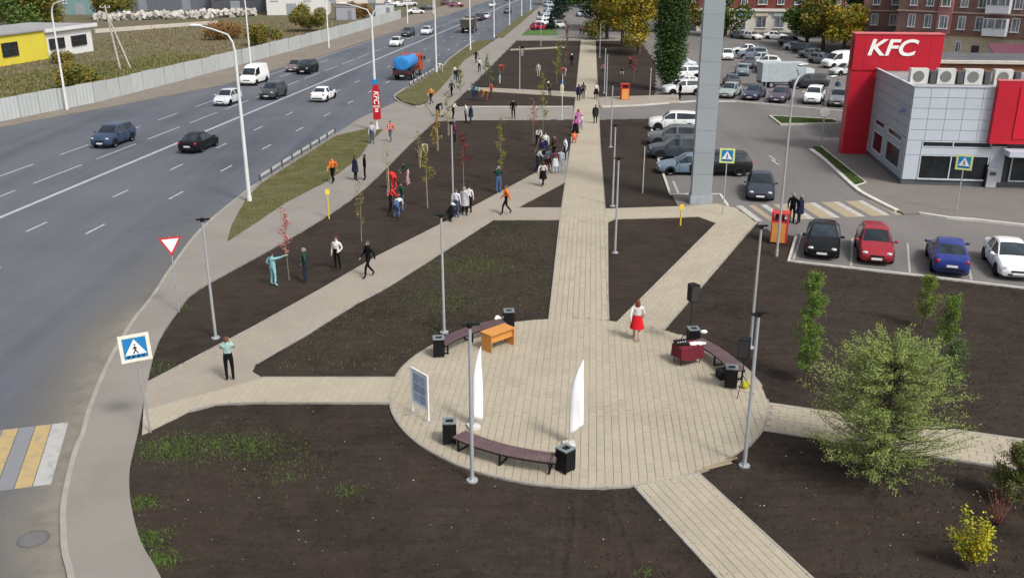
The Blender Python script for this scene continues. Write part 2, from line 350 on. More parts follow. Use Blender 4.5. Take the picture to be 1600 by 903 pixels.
# walks and the round plaza
PC, PRAD = Vector((2.32, 30.34)), 6.63
circle = [(PC.x + PRAD * math.cos(2 * math.pi * i / 96), PC.y + PRAD * math.sin(2 * math.pi * i / 96)) for i in range(96)]
W_MAIN_N = [(1.57, 36.83), (2.89, 53.78), (5.71, 53.78), (4.10, 36.83)]
W_MAIN_F = [(2.89, 53.78), (4.77, 75.17), (12.30, 171.49), (14.86, 171.49), (7.15, 75.17), (5.56, 53.78)]
W_LEFT = [(-11.98, 26.87), (-13.27, 30.59), (-9.56, 31.35), (-9.17, 31.18), (-3.76, 31.18), (-3.55, 29.11), (-8.88, 29.16), (-10.23, 29.01), (-10.99, 28.49)]
W_DIAG = [(-13.26, 30.43), (-13.24, 30.75), (-10.71, 36.25), (-8.84, 40.75), (-6.90, 45.70), (-4.20, 51.43), (-0.75, 59.29), (1.96, 65.52), (4.40, 72.33), (3.65, 62.17), (0.43, 55.56), (-1.12, 52.65), (-3.52, 46.68), (-5.82, 41.02), (-6.96, 38.82), (-8.47, 35.14), (-9.72, 32.43), (-9.67, 31.68), (-9.15, 31.13), (-12.53, 28.58)]
W_CROSSL = [(0.23, 55.41), (3.32, 55.41), (3.17, 52.65), (-1.12, 52.65)]
W_CROSSR = [(5.37, 55.11), (10.22, 55.71), (12.71, 56.33), (13.65, 55.26), (14.09, 51.96), (11.78, 51.83), (10.96, 53.35), (5.99, 52.79), (5.34, 51.83)]
W_DR = [(11.81, 51.96), (14.13, 52.10), (8.59, 40.66), (6.23, 35.69), (5.84, 34.09), (4.26, 34.74), (4.45, 36.61)]
W_LOW = [(3.08, 24.61), (3.56, 23.82), (5.16, 19.60), (6.30, 16.43), (8.68, 16.43), (7.21, 19.47), (5.57, 24.53), (5.10, 25.17)]
W_RIGHT = [(8.26, 29.36), (8.87, 29.11), (14.20, 27.35), (16.45, 26.62), (20.56, 25.10), (19.35, 23.30), (15.49, 24.76), (13.19, 25.48), (8.36, 27.13), (7.67, 27.30)]
slab('plaza', circle, -.05, .105, M_JOINT)
slab('main_walk', W_MAIN_N, -.05, .102, M_JOINT); slab('main_walk', W_MAIN_F, -.05, .122, M_WALK)
slab('left_walk', W_LEFT, -.05, .110, M_WALK); slab('diagonal_walk', W_DIAG, -.05, .116, M_DIAG)
slab('cross_walk', W_CROSSL, -.05, .112, M_DIAG); slab('cross_walk', W_CROSSR, -.05, .113, M_WALK)
slab('diagonal_walk', W_DR, -.05, .1, M_JOINT); slab('lower_walk', W_LOW, -.05, .1, M_JOINT); slab('right_walk', W_RIGHT, -.05, .098, M_DIAG)
slab('cross_walk', [(-4.96, 109.49), (7.48, 105.30), (7.01, 101.40), (-5.06, 106.84)], -.05, .12, M_DIAG)
slab('cross_walk', [(-0.21, 154.05), (8.89, 158.91), (8.74, 156.17), (-0.30, 151.98)], -.05, .12, M_DIAG)
slab('cross_walk', [(9.28, 101.40), (18.19, 103.32), (17.40, 97.77), (8.87, 95.20)], -.05, .121, M_DIAG)
slab('cross_walk', [(0.71, 179.59), (25.02, 179.59), (23.80, 168.95), (0.90, 170.21)], -.05, .119, M_SIDEWALK)

def clip(poly, conv):
    out = poly
    n = len(conv)
    for i in range(n):
        a, b = conv[i], conv[(i + 1) % n]; ex, ey = b[0] - a[0], b[1] - a[1]; inp, out = out, []
        for k in range(len(inp)):
            p, q = inp[k - 1], inp[k]
            dp = ex * (p[1] - a[1]) - ey * (p[0] - a[0]); dq = ex * (q[1] - a[1]) - ey * (q[0] - a[0])
            if (dp >= 0) != (dq >= 0):
                t = dp / (dp - dq); out.append((p[0] + t * (q[0] - p[0]), p[1] + t * (q[1] - p[1])))
            if dq >= 0: out.append(q)
        if not out: return []
    return out
def ccw(poly):
    n = len(poly); a = sum(poly[i][0] * poly[(i + 1) % n][1] - poly[(i + 1) % n][0] * poly[i][1] for i in range(n))
    return poly if a > 0 else poly[::-1]
PW, PL, PG = .25, .50, .0045
def paver_shape():
    x, y = PL / 2 - PG, PW / 2 - PG; b = .005
    m = MB(); m.add([(-x, -y, 0), (x, -y, 0), (x, y, 0), (-x, y, 0), (-x, -y, .02), (x, -y, .02), (x, y, .02), (-x, y, .02), (-x + b, -y + b, .028), (x - b, -y + b, .028), (x - b, y - b, .028), (-x + b, y - b, .028)],
          [(0, 1, 5, 4), (1, 2, 6, 5), (2, 3, 7, 6), (3, 0, 4, 7), (4, 5, 9, 8), (5, 6, 10, 9), (6, 7, 11, 10), (7, 4, 8, 11), (8, 9, 10, 11)])
    me = bpy.data.meshes.new('paver'); me.from_pydata(m.v, [], m.f); me.materials.append(M_PAVER); return me
PAVER_ME = paver_shape()
def pave(owner, conv, ang, z, skip=None, limit=300):
    conv = ccw(conv); rnd = random.Random(3); ca, sa = math.cos(ang), math.sin(ang)
    loc = [(p[0] * ca + p[1] * sa, -p[0] * sa + p[1] * ca) for p in conv]
    u0, u1 = min(p[0] for p in loc), max(p[0] for p in loc); v0, v1 = min(p[1] for p in loc), max(p[1] for p in loc)
    full = []; rest = MB(); row = int(v0 / PW) - 1
    while row * PW < v1:
        u = (int(u0 / PL) - 1) * PL + (PL / 2 if row % 2 else 0)
        while u < u1:
            c = ((u + PL / 2) * ca - (row + .5) * PW * sa, (u + PL / 2) * sa + (row + .5) * PW * ca)
            if not (skip and skip(c)):
                sq = [(u + PG, row * PW + PG), (u + PL - PG, row * PW + PG), (u + PL - PG, (row + 1) * PW - PG), (u + PG, (row + 1) * PW - PG)]
                cl = clip(sq, loc)
                if len(cl) > 2:
                    ar = abs(sum(cl[i - 1][0] * cl[i][1] - cl[i][0] * cl[i - 1][1] for i in range(len(cl)))) / 2
                    if ar > .97 * (PL - 2 * PG) * (PW - 2 * PG): full.append((c, rnd.uniform(-.003, .003)))
                    elif ar > .004: rest.prism([(a * ca - b * sa, a * sa + b * ca) for a, b in cl], z, z + .026 + rnd.uniform(-.003, .003))
            u += PL
        row += 1
    full.sort(key=lambda q: q[0][1])
    for (c, j) in full[:limit]:
        o = bpy.data.objects.new('paver', PAVER_ME); col.objects.link(o); o.parent = owner
        o.location = (c[0], c[1], z + j); o.rotation_euler = (rnd.uniform(-.003, .003), rnd.uniform(-.003, .003), ang)
    hx, hy = PL / 2 - PG, PW / 2 - PG
    for (c, j) in full[limit:]:
        rest.prism([(c[0] + a * ca - b * sa, c[1] + a * sa + b * ca) for a, b in ((-hx, -hy), (hx, -hy), (hx, hy), (-hx, hy))], z, z + .028 + j)
    if rest.v: rest.build('cut_pavers', M_PAVER, owner)['kind'] = 'stuff'
def slabs(n): return [o for o in col.objects if o.name.split('.')[0] == n]
inC = lambda c: (Vector(c) - PC).length < PRAD - .05
pave(slabs('plaza')[0], circle, PR + math.pi / 2, .105)
pave(slabs('main_walk')[0], W_MAIN_N, PR + math.pi / 2, .102, inC)
dv = Vector(W_DR[3]) - Vector(W_DR[1]); pave(slabs('diagonal_walk')[1], [W_DR[0], W_DR[1], W_DR[3], W_DR[6]], math.atan2(dv.y, dv.x), .1, inC)
dv = Vector(W_LOW[3]) - Vector(W_LOW[1]); pave(slabs('lower_walk')[0], [W_LOW[1], W_LOW[3], W_LOW[4], W_LOW[6]], math.atan2(dv.y, dv.x), .1, inC)
dv = Vector(W_RIGHT[3]) - Vector(W_RIGHT[1]); pave(slabs('right_walk')[0], [W_RIGHT[0], W_RIGHT[4], W_RIGHT[5], W_RIGHT[9]], math.atan2(dv.y, dv.x), .098, inC)
# flush edging round the plaza and along the walks
for n_, pl in (('edging', [W_MAIN_N[0], W_MAIN_N[1]]), ('edging', [W_MAIN_N[3], [(5.42, 52.37)][0]]), ('edging', [W_LOW[1], W_LOW[3]]), ('edging', [W_LOW[6], W_LOW[4]]), ('edging', [W_DR[1], W_DR[3]]), ('edging', [W_DR[0], W_DR[6]]), ('edging', [W_RIGHT[1], W_RIGHT[4]]), ('edging', [W_RIGHT[8], W_RIGHT[5]]), ('edging', W_DIAG[1:9]), ('edging', W_DIAG[10:17]), ('edging', [W_LEFT[3], W_LEFT[4]]), ('edging', W_LEFT[5:9]), ('edging', W_MAIN_F[0:3]), ('edging', W_MAIN_F[3:6])):
    strip(pl, .07, -.02, .1275).build('edging', M_KERB)['kind'] = 'structure'
for a0, a1 in ((-170, -57), (-40, -8), (1, 47), (113, 172)):
    arc = [(PC.x + (PRAD + .03) * math.cos(math.radians(a)), PC.y + (PRAD + .03) * math.sin(math.radians(a))) for a in np.linspace(a0, a1, 30)]
    strip(arc, .08, -.02, .129).build('edging', M_KERB)['kind'] = 'structure'

# white kerbs of the parking lot
def kerb(px, w=.16, h=.14, m=None):
    o = strip(px, w, -.02, h).build('kerb', m or M_WKERB); o['kind'] = 'structure'
kerb([(15.61, 49.26), (13.99, 44.96), (19.37, 42.81), (23.80, 40.88), (29.42, 38.19)])
kerb([(12.90, 87.86), (11.16, 71.35), (10.20, 58.78)]); kerb([(10.18, 58.70), (11.48, 58.78), (13.42, 58.78), (13.28, 55.87)])
kerb([(9.05, 95.00), (13.06, 96.05), (19.13, 98.88), (23.44, 98.65), (27.96, 95.62), (32.59, 91.98)], .22)
kerb([(-4.20, 95.00), (6.14, 95.00)], .2)
slab('forecourt_paving', [(10.31, 58.69), (13.36, 58.69), (13.26, 55.79), (12.56, 55.64), (10.18, 55.48)], -.05, .1, M_KFCWALK)
KW = [(23.66, 73.34), (23.43, 67.44), (22.89, 59.29), (23.11, 56.02), (23.41, 54.07), (24.48, 54.07), (27.01, 52.93), (29.37, 51.69), (36.33, 48.41), (54.49, 71.60), (30.08, 82.78)]
slab('restaurant_sidewalk', KW, -.05, .1, M_KFCWALK)
kerb(smooth_line([(23.66, 73.34), (23.53, 69.23), (22.81, 60.88), (22.79, 58.78), (23.11, 56.02), (23.31, 54.81)], 3), .3)
kerb([(24.39, 54.21), (25.63, 53.21), (26.94, 52.79), (29.31, 51.56), (36.25, 48.29)], .24)
slab('lawn_island', [(24.11, 74.33), (24.73, 74.33), (23.98, 62.13), (22.88, 61.20)], 0, .13, M_TURF)
kerb([(24.81, 74.59), (23.96, 61.94), (22.90, 61.02)], .08, .15)
slab('lawn_island', [(24.81, 89.32), (29.90, 87.50), (29.81, 85.42), (24.57, 85.08)], 0, .12, M_TURF)
kerb([(29.75, 85.25), (24.37, 84.74), (24.57, 89.32)], .2, .15); kerb([(24.61, 89.50), (30.25, 87.50)], .14, .13)
# painted markings
def mark(poly, m, z=.004, name='road_marking'):
    o = MB().add([(x, y, z) for x, y in ccw(poly)], [tuple(range(len(poly)))]).build(name, m); o['kind'] = 'structure'
def roadline(s0, s1, t, w=.15, m=None): mark([R(s0, t - w / 2), R(s1, t - w / 2), R(s1, t + w / 2), R(s0, t + w / 2)], m or M_LINE)
roadline(-40, 380, 0, .3)
for k in range(-4, 30):
    for t in (4.1, 7.9): roadline(5.4 + 8 * k, 7.4 + 8 * k, t - max(0, 5 - (5.4 + 8 * k)) * .1 * (1 if t < 5 else 1.3) if k < 0 else t - .012 * k)
    roadline(8.3 + 8 * k, 14.3 + 8 * k, -3.22)
    if k < 10: roadline(9.5 + 8 * k, 13.5 + 8 * k if k % 2 else 14 + 8 * k, -6.88)
roadline(60, 330, -8.9, .15)
mh = empty('manhole', (*[(-12.83, 21.29)][0], .0)); MB().tube((0, 0, -.02), (0, 0, .006), .42, n=28).build('frame', mat('manhole_iron', (.095, .094, .094), .85), mh); MB().tube((0, 0, .0), (0, 0, .011), .34, n=28).build('lid', mat('manhole_lid', (.135, .134, .134), .85), mh); tag(mh, 'round iron manhole cover in the side road beside the yellow crossing', 'manhole')
ZB = (Vector([(-14.94, 27.88)][0]), Vector([(-13.73, 24.01)][0]), Vector([(-16.85, 27.35)][0]))
zd = (ZB[1] - ZB[0]); zr = (ZB[2] - ZB[0]).normalized()
off = 0
for k, (w, m) in enumerate(((.52, M_LINEW), (.5, M_LINEY), (.5, None), (.5, M_LINEY), (.5, None), (.5, M_LINEY), (.5, M_LINEW), (.5, M_LINEY), (.5, None), (.5, M_LINEY), (.5, M_LINEW), (.5, M_LINEY))):
    a = ZB[0] + zr * (off - .1); off += w
    mark([tuple(a), tuple(a + zr * (w - .03)), tuple(a + zr * (w - .03) + zd), tuple(a + zd)], m or M_FADED, .0065)
za, zb_, zc = Vector([(13.87, 56.17)][0]), Vector([(23.78, 57.76)][0]), Vector([(14.28, 52.66)][0]); zw = zc - za; zu = (zb_ - za) / 12.5
for k in range(13):
    a = za + zu * k
    mark([tuple(a), tuple(a + zu * .5), tuple(a + zu * .5 + zw), tuple(a + zw)], M_CRL if k % 2 == 0 else M_LOTY)
    if 1 < k < 12: mark([tuple(a + zu * .5), tuple(a + zu * .98), tuple(a + zu * .98 + zw), tuple(a + zu * .5 + zw)], M_LOTY if k % 2 else M_LOT, .003)
for pts in ([(21.37, 48.33), (19.52, 43.40)], [(23.85, 46.95), (22.06, 42.35)], [(18.72, 49.29), (16.98, 44.39)], [(16.23, 50.28), (14.42, 45.53)], [(26.72, 45.85), (24.82, 41.35)]):
    strip(pts, .1, 0, .004).build('road_marking', M_LINEW)['kind'] = 'structure'
for pts in ([(11.07, 62.87), (10.85, 59.43)], [(19.89, 71.45), (19.87, 68.43)]):
    strip(pts, .14, 0, .004).build('road_marking', M_LINEW)['kind'] = 'structure'
mark([(19.51, 69.80), (20.06, 69.34), (19.69, 67.77)], M_LINEW)
mark([(-6.03, 161.91), (-3.12, 167.84), (-3.30, 165.42), (-5.95, 159.65)], M_LINE)
# dust blown against the kerb of the side road
def dustmat():
    m, ns, ls, p = newmat('road_dust'); at = ns.new('ShaderNodeAttribute'); at.attribute_name = 'cover'
    ge = ns.new('ShaderNodeNewGeometry').outputs['Position']; nz = noise_tex(ns, ls, ge, 1.2, 6, .7)
    mu = ns.new('ShaderNodeMath'); mu.operation = 'MULTIPLY'; ls.new(at.outputs['Fac'], mu.inputs[0]); ls.new(ramp(ns, ls, nz, .2, .6, .55, 1.), mu.inputs[1]); mu.use_clamp = True
    p.inputs['Base Color'].default_value = (.225, .205, .17, 1); p.inputs['Roughness'].default_value = .95; ls.new(mu.outputs[0], p.inputs['Alpha']); return m
M_DUST = dustmat()
def dust(line, w, sgn):
    n = len(line); vs = []; cov = []; fs = []; K = 6
    for i, p in enumerate(line):
        a = Vector(line[max(i - 1, 0)]); b = Vector(line[min(i + 1, n - 1)]); d = (b - a).normalized(); q = Vector((-d.y, d.x)) * sgn
        for k in range(K):
            t = k / (K - 1); pp = Vector(p) + q * w * t; vs.append((pp.x, pp.y, .0045)); cov.append(1.0 * (1 - t) ** 1.1 * min(1, 3 * (1 - i / n)))
    for i in range(n - 1):
        for k in range(K - 1): fs.append((i * K + k, (i + 1) * K + k, (i + 1) * K + k + 1, i * K + k + 1))
    o = MB().add(vs, fs).build('gutter_dust', M_DUST); o['kind'] = 'stuff'
    at = o.data.attributes.new('cover', 'FLOAT', 'POINT'); at.data.foreach_set('value', cov)
dust(SW_OUT[:64], 3.0, 1)
# shared sign materials and lettering
SB = mat('sign_blue', (.02, .20, .46), .4); SWT = mat('sign_white', (.78, .78, .76), .45); SYG = mat('sign_fluorescent', (.66, .72, .28), .45); SBK = mat('sign_black', (.015, .015, .016), .5); SRD = mat('sign_red', (.55, .03, .035), .45)
KRED = mat('restaurant_red', (.43, .008, .024), .42, 0, .07, 1.2)
# text helper
def text(parent, body, size, loc, rot, m, name='lettering', shear=0., off=0., ext=.02, sx=1.):
    cu = bpy.data.curves.new('t', 'FONT'); cu.body = body; cu.size = size; cu.shear = shear; cu.offset = off; cu.extrude = ext; cu.align_x = 'CENTER'; cu.align_y = 'CENTER'
    ob = bpy.data.objects.new('t', cu); col.objects.link(ob); dg = bpy.context.evaluated_depsgraph_get(); me = bpy.data.meshes.new_from_object(ob.evaluated_get(dg)); bpy.data.objects.remove(ob)
    me.materials.clear(); me.materials.append(m); o = bpy.data.objects.new(name, me); col.objects.link(o); o.parent = parent; o.location = loc; o.rotation_euler = rot; o.scale = (sx, 1, 1); return o
# ------------------------------------------------------------------ restaurant
KQ = math.atan2(-.1214, .9926); kf = empty('restaurant', (26.16, 61.56, .1), KQ)
KP = mat('facade_panel_white', (.46, .51, .57), .45, .05, .05, .6); KS = mat('facade_panel_shaded', (.30, .34, .39), .45, .05, .05, .6); KD = mat('plinth_dark', (.07, .075, .085), .7); KFR = mat('window_frame_white', (.48, .52, .57), .45)  # left wall gets a darker copy of the white panel, its shade painted in
MB().box((8.0, 5.0, 3.1), (15.8, 9.8, 6.3)).build('core', mat('core_dark', (.06, .065, .07), .8), kf)
MB().box((8.0, 5.0, .15), (16.06, 10.06, .36)).build('plinth', KD, kf)
MB().box((8.0, 5.3, 6.26), (15.7, 9.3, .08)).build('roof', mat('roof_grey', (.22, .22, .22), .9, 0, .3, .6), kf)
def panel(x0, x1, z0, z1, y=-.03, m=KP, name='facade_panel'): return MB().box(((x0 + x1) / 2, y, (z0 + z1) / 2), (x1 - x0 - .025, .06, z1 - z0 - .025)).build(name, m, kf)
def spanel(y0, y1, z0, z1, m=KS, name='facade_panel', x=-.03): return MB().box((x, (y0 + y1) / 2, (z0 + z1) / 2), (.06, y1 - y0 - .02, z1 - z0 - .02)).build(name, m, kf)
xs = [0, 1.08, 2.16, 3.24, 4.32, 5.4]
for i in range(5):
    for j in range(5): panel(xs[i], xs[i + 1], 2.98 + .7 * j, 2.98 + .7 * (j + 1))
panel(0, .95, .35, 2.02); panel(0, .95, 2.02, 2.98); panel(.95, 5.4, 2.05, 2.52, -.05)
def window(x0, x1, z0, z1, mull=(), y=-.01):
    f = MB(); w = .07
    for c_, d_ in ((((x0 + x1) / 2, y - .03, z0 + w / 2), (x1 - x0, .1, w)), (((x0 + x1) / 2, y - .03, z1 - w / 2), (x1 - x0, .1, w)), ((x0 + w / 2, y - .03, (z0 + z1) / 2), (w, .1, z1 - z0 - 2 * w)), ((x1 - w / 2, y - .03, (z0 + z1) / 2), (w, .1, z1 - z0 - 2 * w))): f.box(c_, d_)
    for q in mull: f.box((q, y - .03, (z0 + z1) / 2), (.07, .1, z1 - z0 - 2 * w))
    wn_ = f.build('window', KFR, kf); MB().box(((x0 + x1) / 2, y, (z0 + z1) / 2), (x1 - x0 - .1, .03, z1 - z0 - .1)).build('pane', GLASS, wn_); return wn_
window(.97, 5.35, .40, 2.04, (2.95,)); window(.97, 5.35, 2.54, 2.96, (2.95,))
MB().box((3.15, -.06, .42), (4.4, .14, .1)).build('sill', KFR, kf)
def swindow(y0, y1, z0, z1):
    f = MB(); w = .07; x = -.04
    for c_, d_ in (((x, (y0 + y1) / 2, z0 + w / 2), (.1, y1 - y0, w)), ((x, (y0 + y1) / 2, z1 - w / 2), (.1, y1 - y0, w)), ((x, y0 + w / 2, (z0 + z1) / 2), (.1, w, z1 - z0)), ((x, y1 - w / 2, (z0 + z1) / 2), (.1, w, z1 - z0))): f.box(c_, d_)
    wn_ = f.build('window', KFR, kf); MB().box((-.01, (y0 + y1) / 2, (z0 + z1) / 2), (.03, y1 - y0 - .1, z1 - z0 - .1)).build('pane', GLASS, wn_)
for y0, y1 in ((.9, 4.6), (5.6, 8.4)): swindow(y0, y1, .75, 2.2); swindow(y0, y1, 2.62, 3.1)
yy = [0, 2.4, 4.8, 7.2, 9.7]
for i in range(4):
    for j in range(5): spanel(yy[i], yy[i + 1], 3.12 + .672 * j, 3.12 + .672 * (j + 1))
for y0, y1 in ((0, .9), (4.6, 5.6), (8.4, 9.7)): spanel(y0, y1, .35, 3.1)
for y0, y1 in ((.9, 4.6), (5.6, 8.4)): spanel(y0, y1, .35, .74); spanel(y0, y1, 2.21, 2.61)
MB().box((-.02, 4.85, 6.5), (.2, 9.9, .06)).build('coping', KFR, kf); MB().box((2.7, -.02, 6.5), (5.5, .2, .06)).build('coping', KFR, kf)
gm = MB(); rr = random.Random(2)      # violet scrawl
for k in range(9): gm.box((-.066, 1.0 + .16 * k, 4.75 - .03 * k + rr.uniform(-.1, .12)), (.004, .1, rr.uniform(.12, .34)), Matrix.Rotation(rr.uniform(-.4, .4), 3, 'X'))
gm.build('violet_marking', mat('violet_paint', (.16, .10, .42), .6), kf)
# entrance
MB().box((5.85, -.03, 1.5), (.9, .06, 2.4)).build('entrance_wall', KP, kf); MB().box((10.5, -.03, 2.78), (8.4, .06, .45)).build('fascia', KD, kf)
cn = MB().box((10.6, -.75, 2.46), (9.2, 1.6, .34)).build('canopy', KP, kf); MB().box((10.6, -.75, 2.27), (9.0, 1.5, .03)).build('soffit', KD, cn)
for x0 in (6.75, 7.95, 9.15, 10.35):
    d_ = MB(); x1 = x0 + 1.15
    for c_, q in ((((x0 + x1) / 2, -.06, .42), (1.15, .1, .09)), (((x0 + x1) / 2, -.06, 2.2), (1.15, .1, .09)), ((x0 + .04, -.06, 1.3), (.08, .1, 1.7)), ((x1 - .04, -.06, 1.3), (.08, .1, 1.7))): d_.box(c_, q)
    dr = d_.build('door', KFR, kf); MB().box(((x0 + x1) / 2, -.03, 1.3), (1.0, .03, 1.7)).build('pane', GLASS, dr)
# red sign cube over the entrance (its portrait is left plain)
sg = MB().box((9.45, -.28, 4.95), (8.9, .5, 4.0)).build('red_sign', KRED, kf); MB().box((9.95, -.56, 4.95), (7.2, .06, 3.3)).build('sign_face', mat('sign_face_red', (.56, .012, .035), .35, 0, .05), sg)
MB().box((9.45, -.28, 6.98), (9.0, .56, .06)).build('sign_cap', mat('sign_cap_light', (.55, .12, .13), .5), sg)
# red tower with the roof sign
tw_ = MB().box((-.96, 10.55, 4.3), (1.82, 1.3, 8.7)).build('red_tower', KRED, kf)
bx = MB().box((1.28, 10.5, 7.66), (6.3, 1.36, 2.6)).build('roof_sign', KRED, kf); MB().box((1.28, 10.5, 8.99), (6.4, 1.46, .06)).build('sign_cap', MC['sign_cap_light'], bx)
text(bx, 'KFC', 1.62, (.75, 9.80, 7.95), (math.pi / 2, 0, 0), SWT, 'lettering', .22, .035, .03, 1.16)
for k in range(6): MB().box((-1.1 + 1.16 * k, 9.812, 7.66), (.012, .01, 2.55)).build('seam', mat('red_seam', (.32, .008, .02), .5), bx)
# rooftop plant
for x in (1.0, 2.75, 4.5, 6.4):
    ac = MB().box((x, 3.0, 6.80), (1.15, .55, 1.0)).build('roof_cooler', mat('cooler_white', (.58, .58, .56), .6), kf); MB().tube((x - .05, 2.70, 6.80), (x - .05, 2.72, 6.80), .36, n=20).build('fan', mat('fan_grey', (.16, .17, .16), .6), ac)
    for s in (-.45, .45): MB().box((x + s, 3.0, 6.3), (.08, .5, .1)).build('foot', BLACK, ac)
    MB().box((x + .88, 2.9, 6.75), (.35, .5, .8)).build('duct', KD, ac)
MB().box((10, 3.6, 6.65), (7.0, 1.2, .7)).build('duct_run', mat('duct_zinc', (.3, .32, .33), .5), kf)
tag(kf, 'fast food restaurant with white panels, red tower and red roof sign', 'restaurant')
ob_ = empty('brick_annex', (40.5, 74, 0), KQ); MB().box((0, 4, 3.3), (22, 8, 6.6)).build('wall', mat('orange_brick', (.27, .12, .065), .85, 0, .2, 5), ob_); MB().box((0, 0, 6.7), (22.3, .5, .22)).build('coping', mat('coping_pale', (.5, .47, .41), .8), ob_); MB().box((0, 4.3, 6.63), (21.8, 7.4, .06)).build('roof', mat('annex_roof', (.10, .10, .11), .9, 0, .3, .5), ob_)
tag(ob_, 'low orange brick annex with a pale coping behind the restaurant', 'building')
bn_ = empty('waste_bin', (*[(31.72, 60.78)][0], .1), KQ); MB().box((0, 0, .62), (.62, .6, 1.2)).build('cabinet', mat('bin_concrete', (.42, .43, .44), .7), bn_); MB().box((0, 0, 1.26), (.68, .66, .08)).build('lid', mat('bin_lid', (.5, .51, .52), .6), bn_); MB().box((-.36, .1, .75), (.1, .5, 1.5)).build('side_board', BLACK, bn_); MB().box((0, -.31, .95), (.4, .02, .25)).build('flap', KD, bn_)
tag(bn_, 'grey waste bin cabinet beside the restaurant doors', 'bin')
# ------------------------------------------------------------------ brick houses
BRK = pavemat('red_brick', (.20, .055, .045), (.165, .045, .04), (.24, .16, .14), .25, .075, 0, .012)
BEI = mat('beige_render', (.42, .36, .26), .9, 0, .15, .8); WFR = mat('pvc_white', (.66, .66, .66), .5); PNK = mat('pink_render', (.36, .16, .16), .85, 0, .1, 1)
CUR = mat('curtained_glass', (.16, .18, .20), .15, 0, .7, .6, .6)
def hwin(parent, x, z, w, h, y=0, frame=True):
    f = MB(); t = .09
    for c_, d_ in (((x, y - .03, z - h / 2), (w + .1, .14, t)), ((x, y - .03, z + h / 2), (w, .1, t)), ((x - w / 2, y - .03, z), (t, .1, h - t)), ((x + w / 2, y - .03, z), (t, .1, h - t)), ((x + w * .1, y - .03, z), (.06, .08, h - t))): f.box(c_, d_)
    o = f.build('window', WFR, parent); MB().box((x, y - .005, z), (w - .05, .03, h - .05)).build('pane', CUR, o); MB().box((x, y - .12, z - h / 2 - .06), (w + .3, .22, .07)).build('sill', WFR, o); return o
A_, B_ = Vector((56.5, 142.5)), Vector((92, 108)); dA = (B_ - A_); LA = dA.length
ap = empty('brick_apartment_house', (*A_, 0), math.atan2(dA.y, dA.x))
MB().box((LA / 2, 6, 1.85), (LA, 12, 3.7)).build('ground_floor_wall', BEI, ap); MB().box((LA / 2, 6.02, 9.2), (LA - .1, 11.9, 11.0)).build('upper_wall', BRK, ap); MB().box((LA / 2, 5.9, 3.78), (LA + .1, 12.2, .2)).build('string_course', mat('course_brown', (.22, .10, .06), .85), ap)
MB().box((LA / 2, 5.9, 6.75), (LA + .1, 12.16, .14)).build('string_course', mat('course_cream', (.5, .4, .33), .85), ap); MB().box((LA / 2, 6, 14.85), (LA + .6, 12.6, .3)).build('roof', mat('roof_brown', (.12, .09, .08), .9), ap)
k = 0; x = 2.2
while x < LA - 2:
    if k % 6 in (2,):
        MB().box((x, -.2, 9.2), (1.9, .5, 10.8)).build('bay', PNK, ap)
        for z in (5.4, 8.4, 11.4): hwin(ap, x, z, 1.15, 1.7, -.46)
    elif k % 6 == 5:
        for z in (5.3, 8.3, 11.3):
            b = MB().box((x, -.5, z - .25), (3.0, 1.1, 2.3)).build('balcony', mat('balcony_white', (.6, .62, .66), .6), ap); MB().box((x, -1.06, z + .25), (2.8, .04, 1.2)).build('glazing', CUR, b)
            for q in (-.95, 0, .95): MB().box((x + q, -1.09, z + .25), (.08, .05, 1.2)).build('mullion', WFR, b)
    else:
        for z in (5.4, 8.4, 11.4): hwin(ap, x, z, .95, 1.75)
        if k % 3 == 0: hwin(ap, x, 2.1, .7, 1.5)
        elif k % 3 == 1: d_ = MB().box((x, -.03, 1.3), (1.0, .1, 2.3)).build('door', mat('door_plum', (.06, .03, .05), .6), ap); MB().box((x + .35, -.1, 1.2), (.05, .06, .2)).build('handle', STEEL, d_)
        if k in (4, 9): MB().box((x + 1.1, -.25, 7.0), (.8, .4, .6)).build('air_conditioner', WFR, ap)
    x += 2.35; k += 1
tag(ap, 'red brick apartment house with beige ground floor behind the restaurant', 'building')
wg = empty('brick_apartment_wing', (54.5, 151, 0), math.radians(-14)); MB().box((6, 5, 7), (12, 10, 14)).build('wall', BRK, wg); MB().box((6, 4.9, 6.2), (12.1, 10.1, .14)).build('string_course', MC['course_cream'], wg); MB().box((6, 5, 14.1), (12.5, 10.5, .25)).build('roof', MC['roof_brown'], wg)
for z in (4.9, 7.9, 10.9):
    for i in range(4): hwin(wg, 1.8 + i * 2.7, z, .95, 1.6)
MB().box((5, -.6, 3.2), (7, 1.3, .25)).build('porch_roof', mat('porch_dark', (.06, .08, .07), .6), wg); tag(wg, 'set back brick wing above the red roof sign', 'building')
sh = empty('low_shed', (*[(67.14, 125.24)][0], 0), math.radians(-12)); MB().box((0, 1.5, 1.1), (7.5, 3.4, 2.2)).build('wall', mat('shed_white', (.55, .58, .6), .7), sh)
m = MB(); m.add([(-4, -.5, 2.25), (4, -.5, 2.25), (4, 3.4, 3.2), (-4, 3.4, 3.2), (-4, -.5, 2.15), (4, -.5, 2.15), (4, 3.4, 3.1), (-4, 3.4, 3.1)], [(0, 1, 2, 3), (7, 6, 5, 4), (0, 4, 5, 1), (1, 5, 6, 2), (2, 6, 7, 3), (3, 7, 4, 0)]); m.build('roof', mat('roof_plum', (.13, .045, .07), .6), sh); tag(sh, 'low white shed with a plum roof below the apartment house', 'shed')
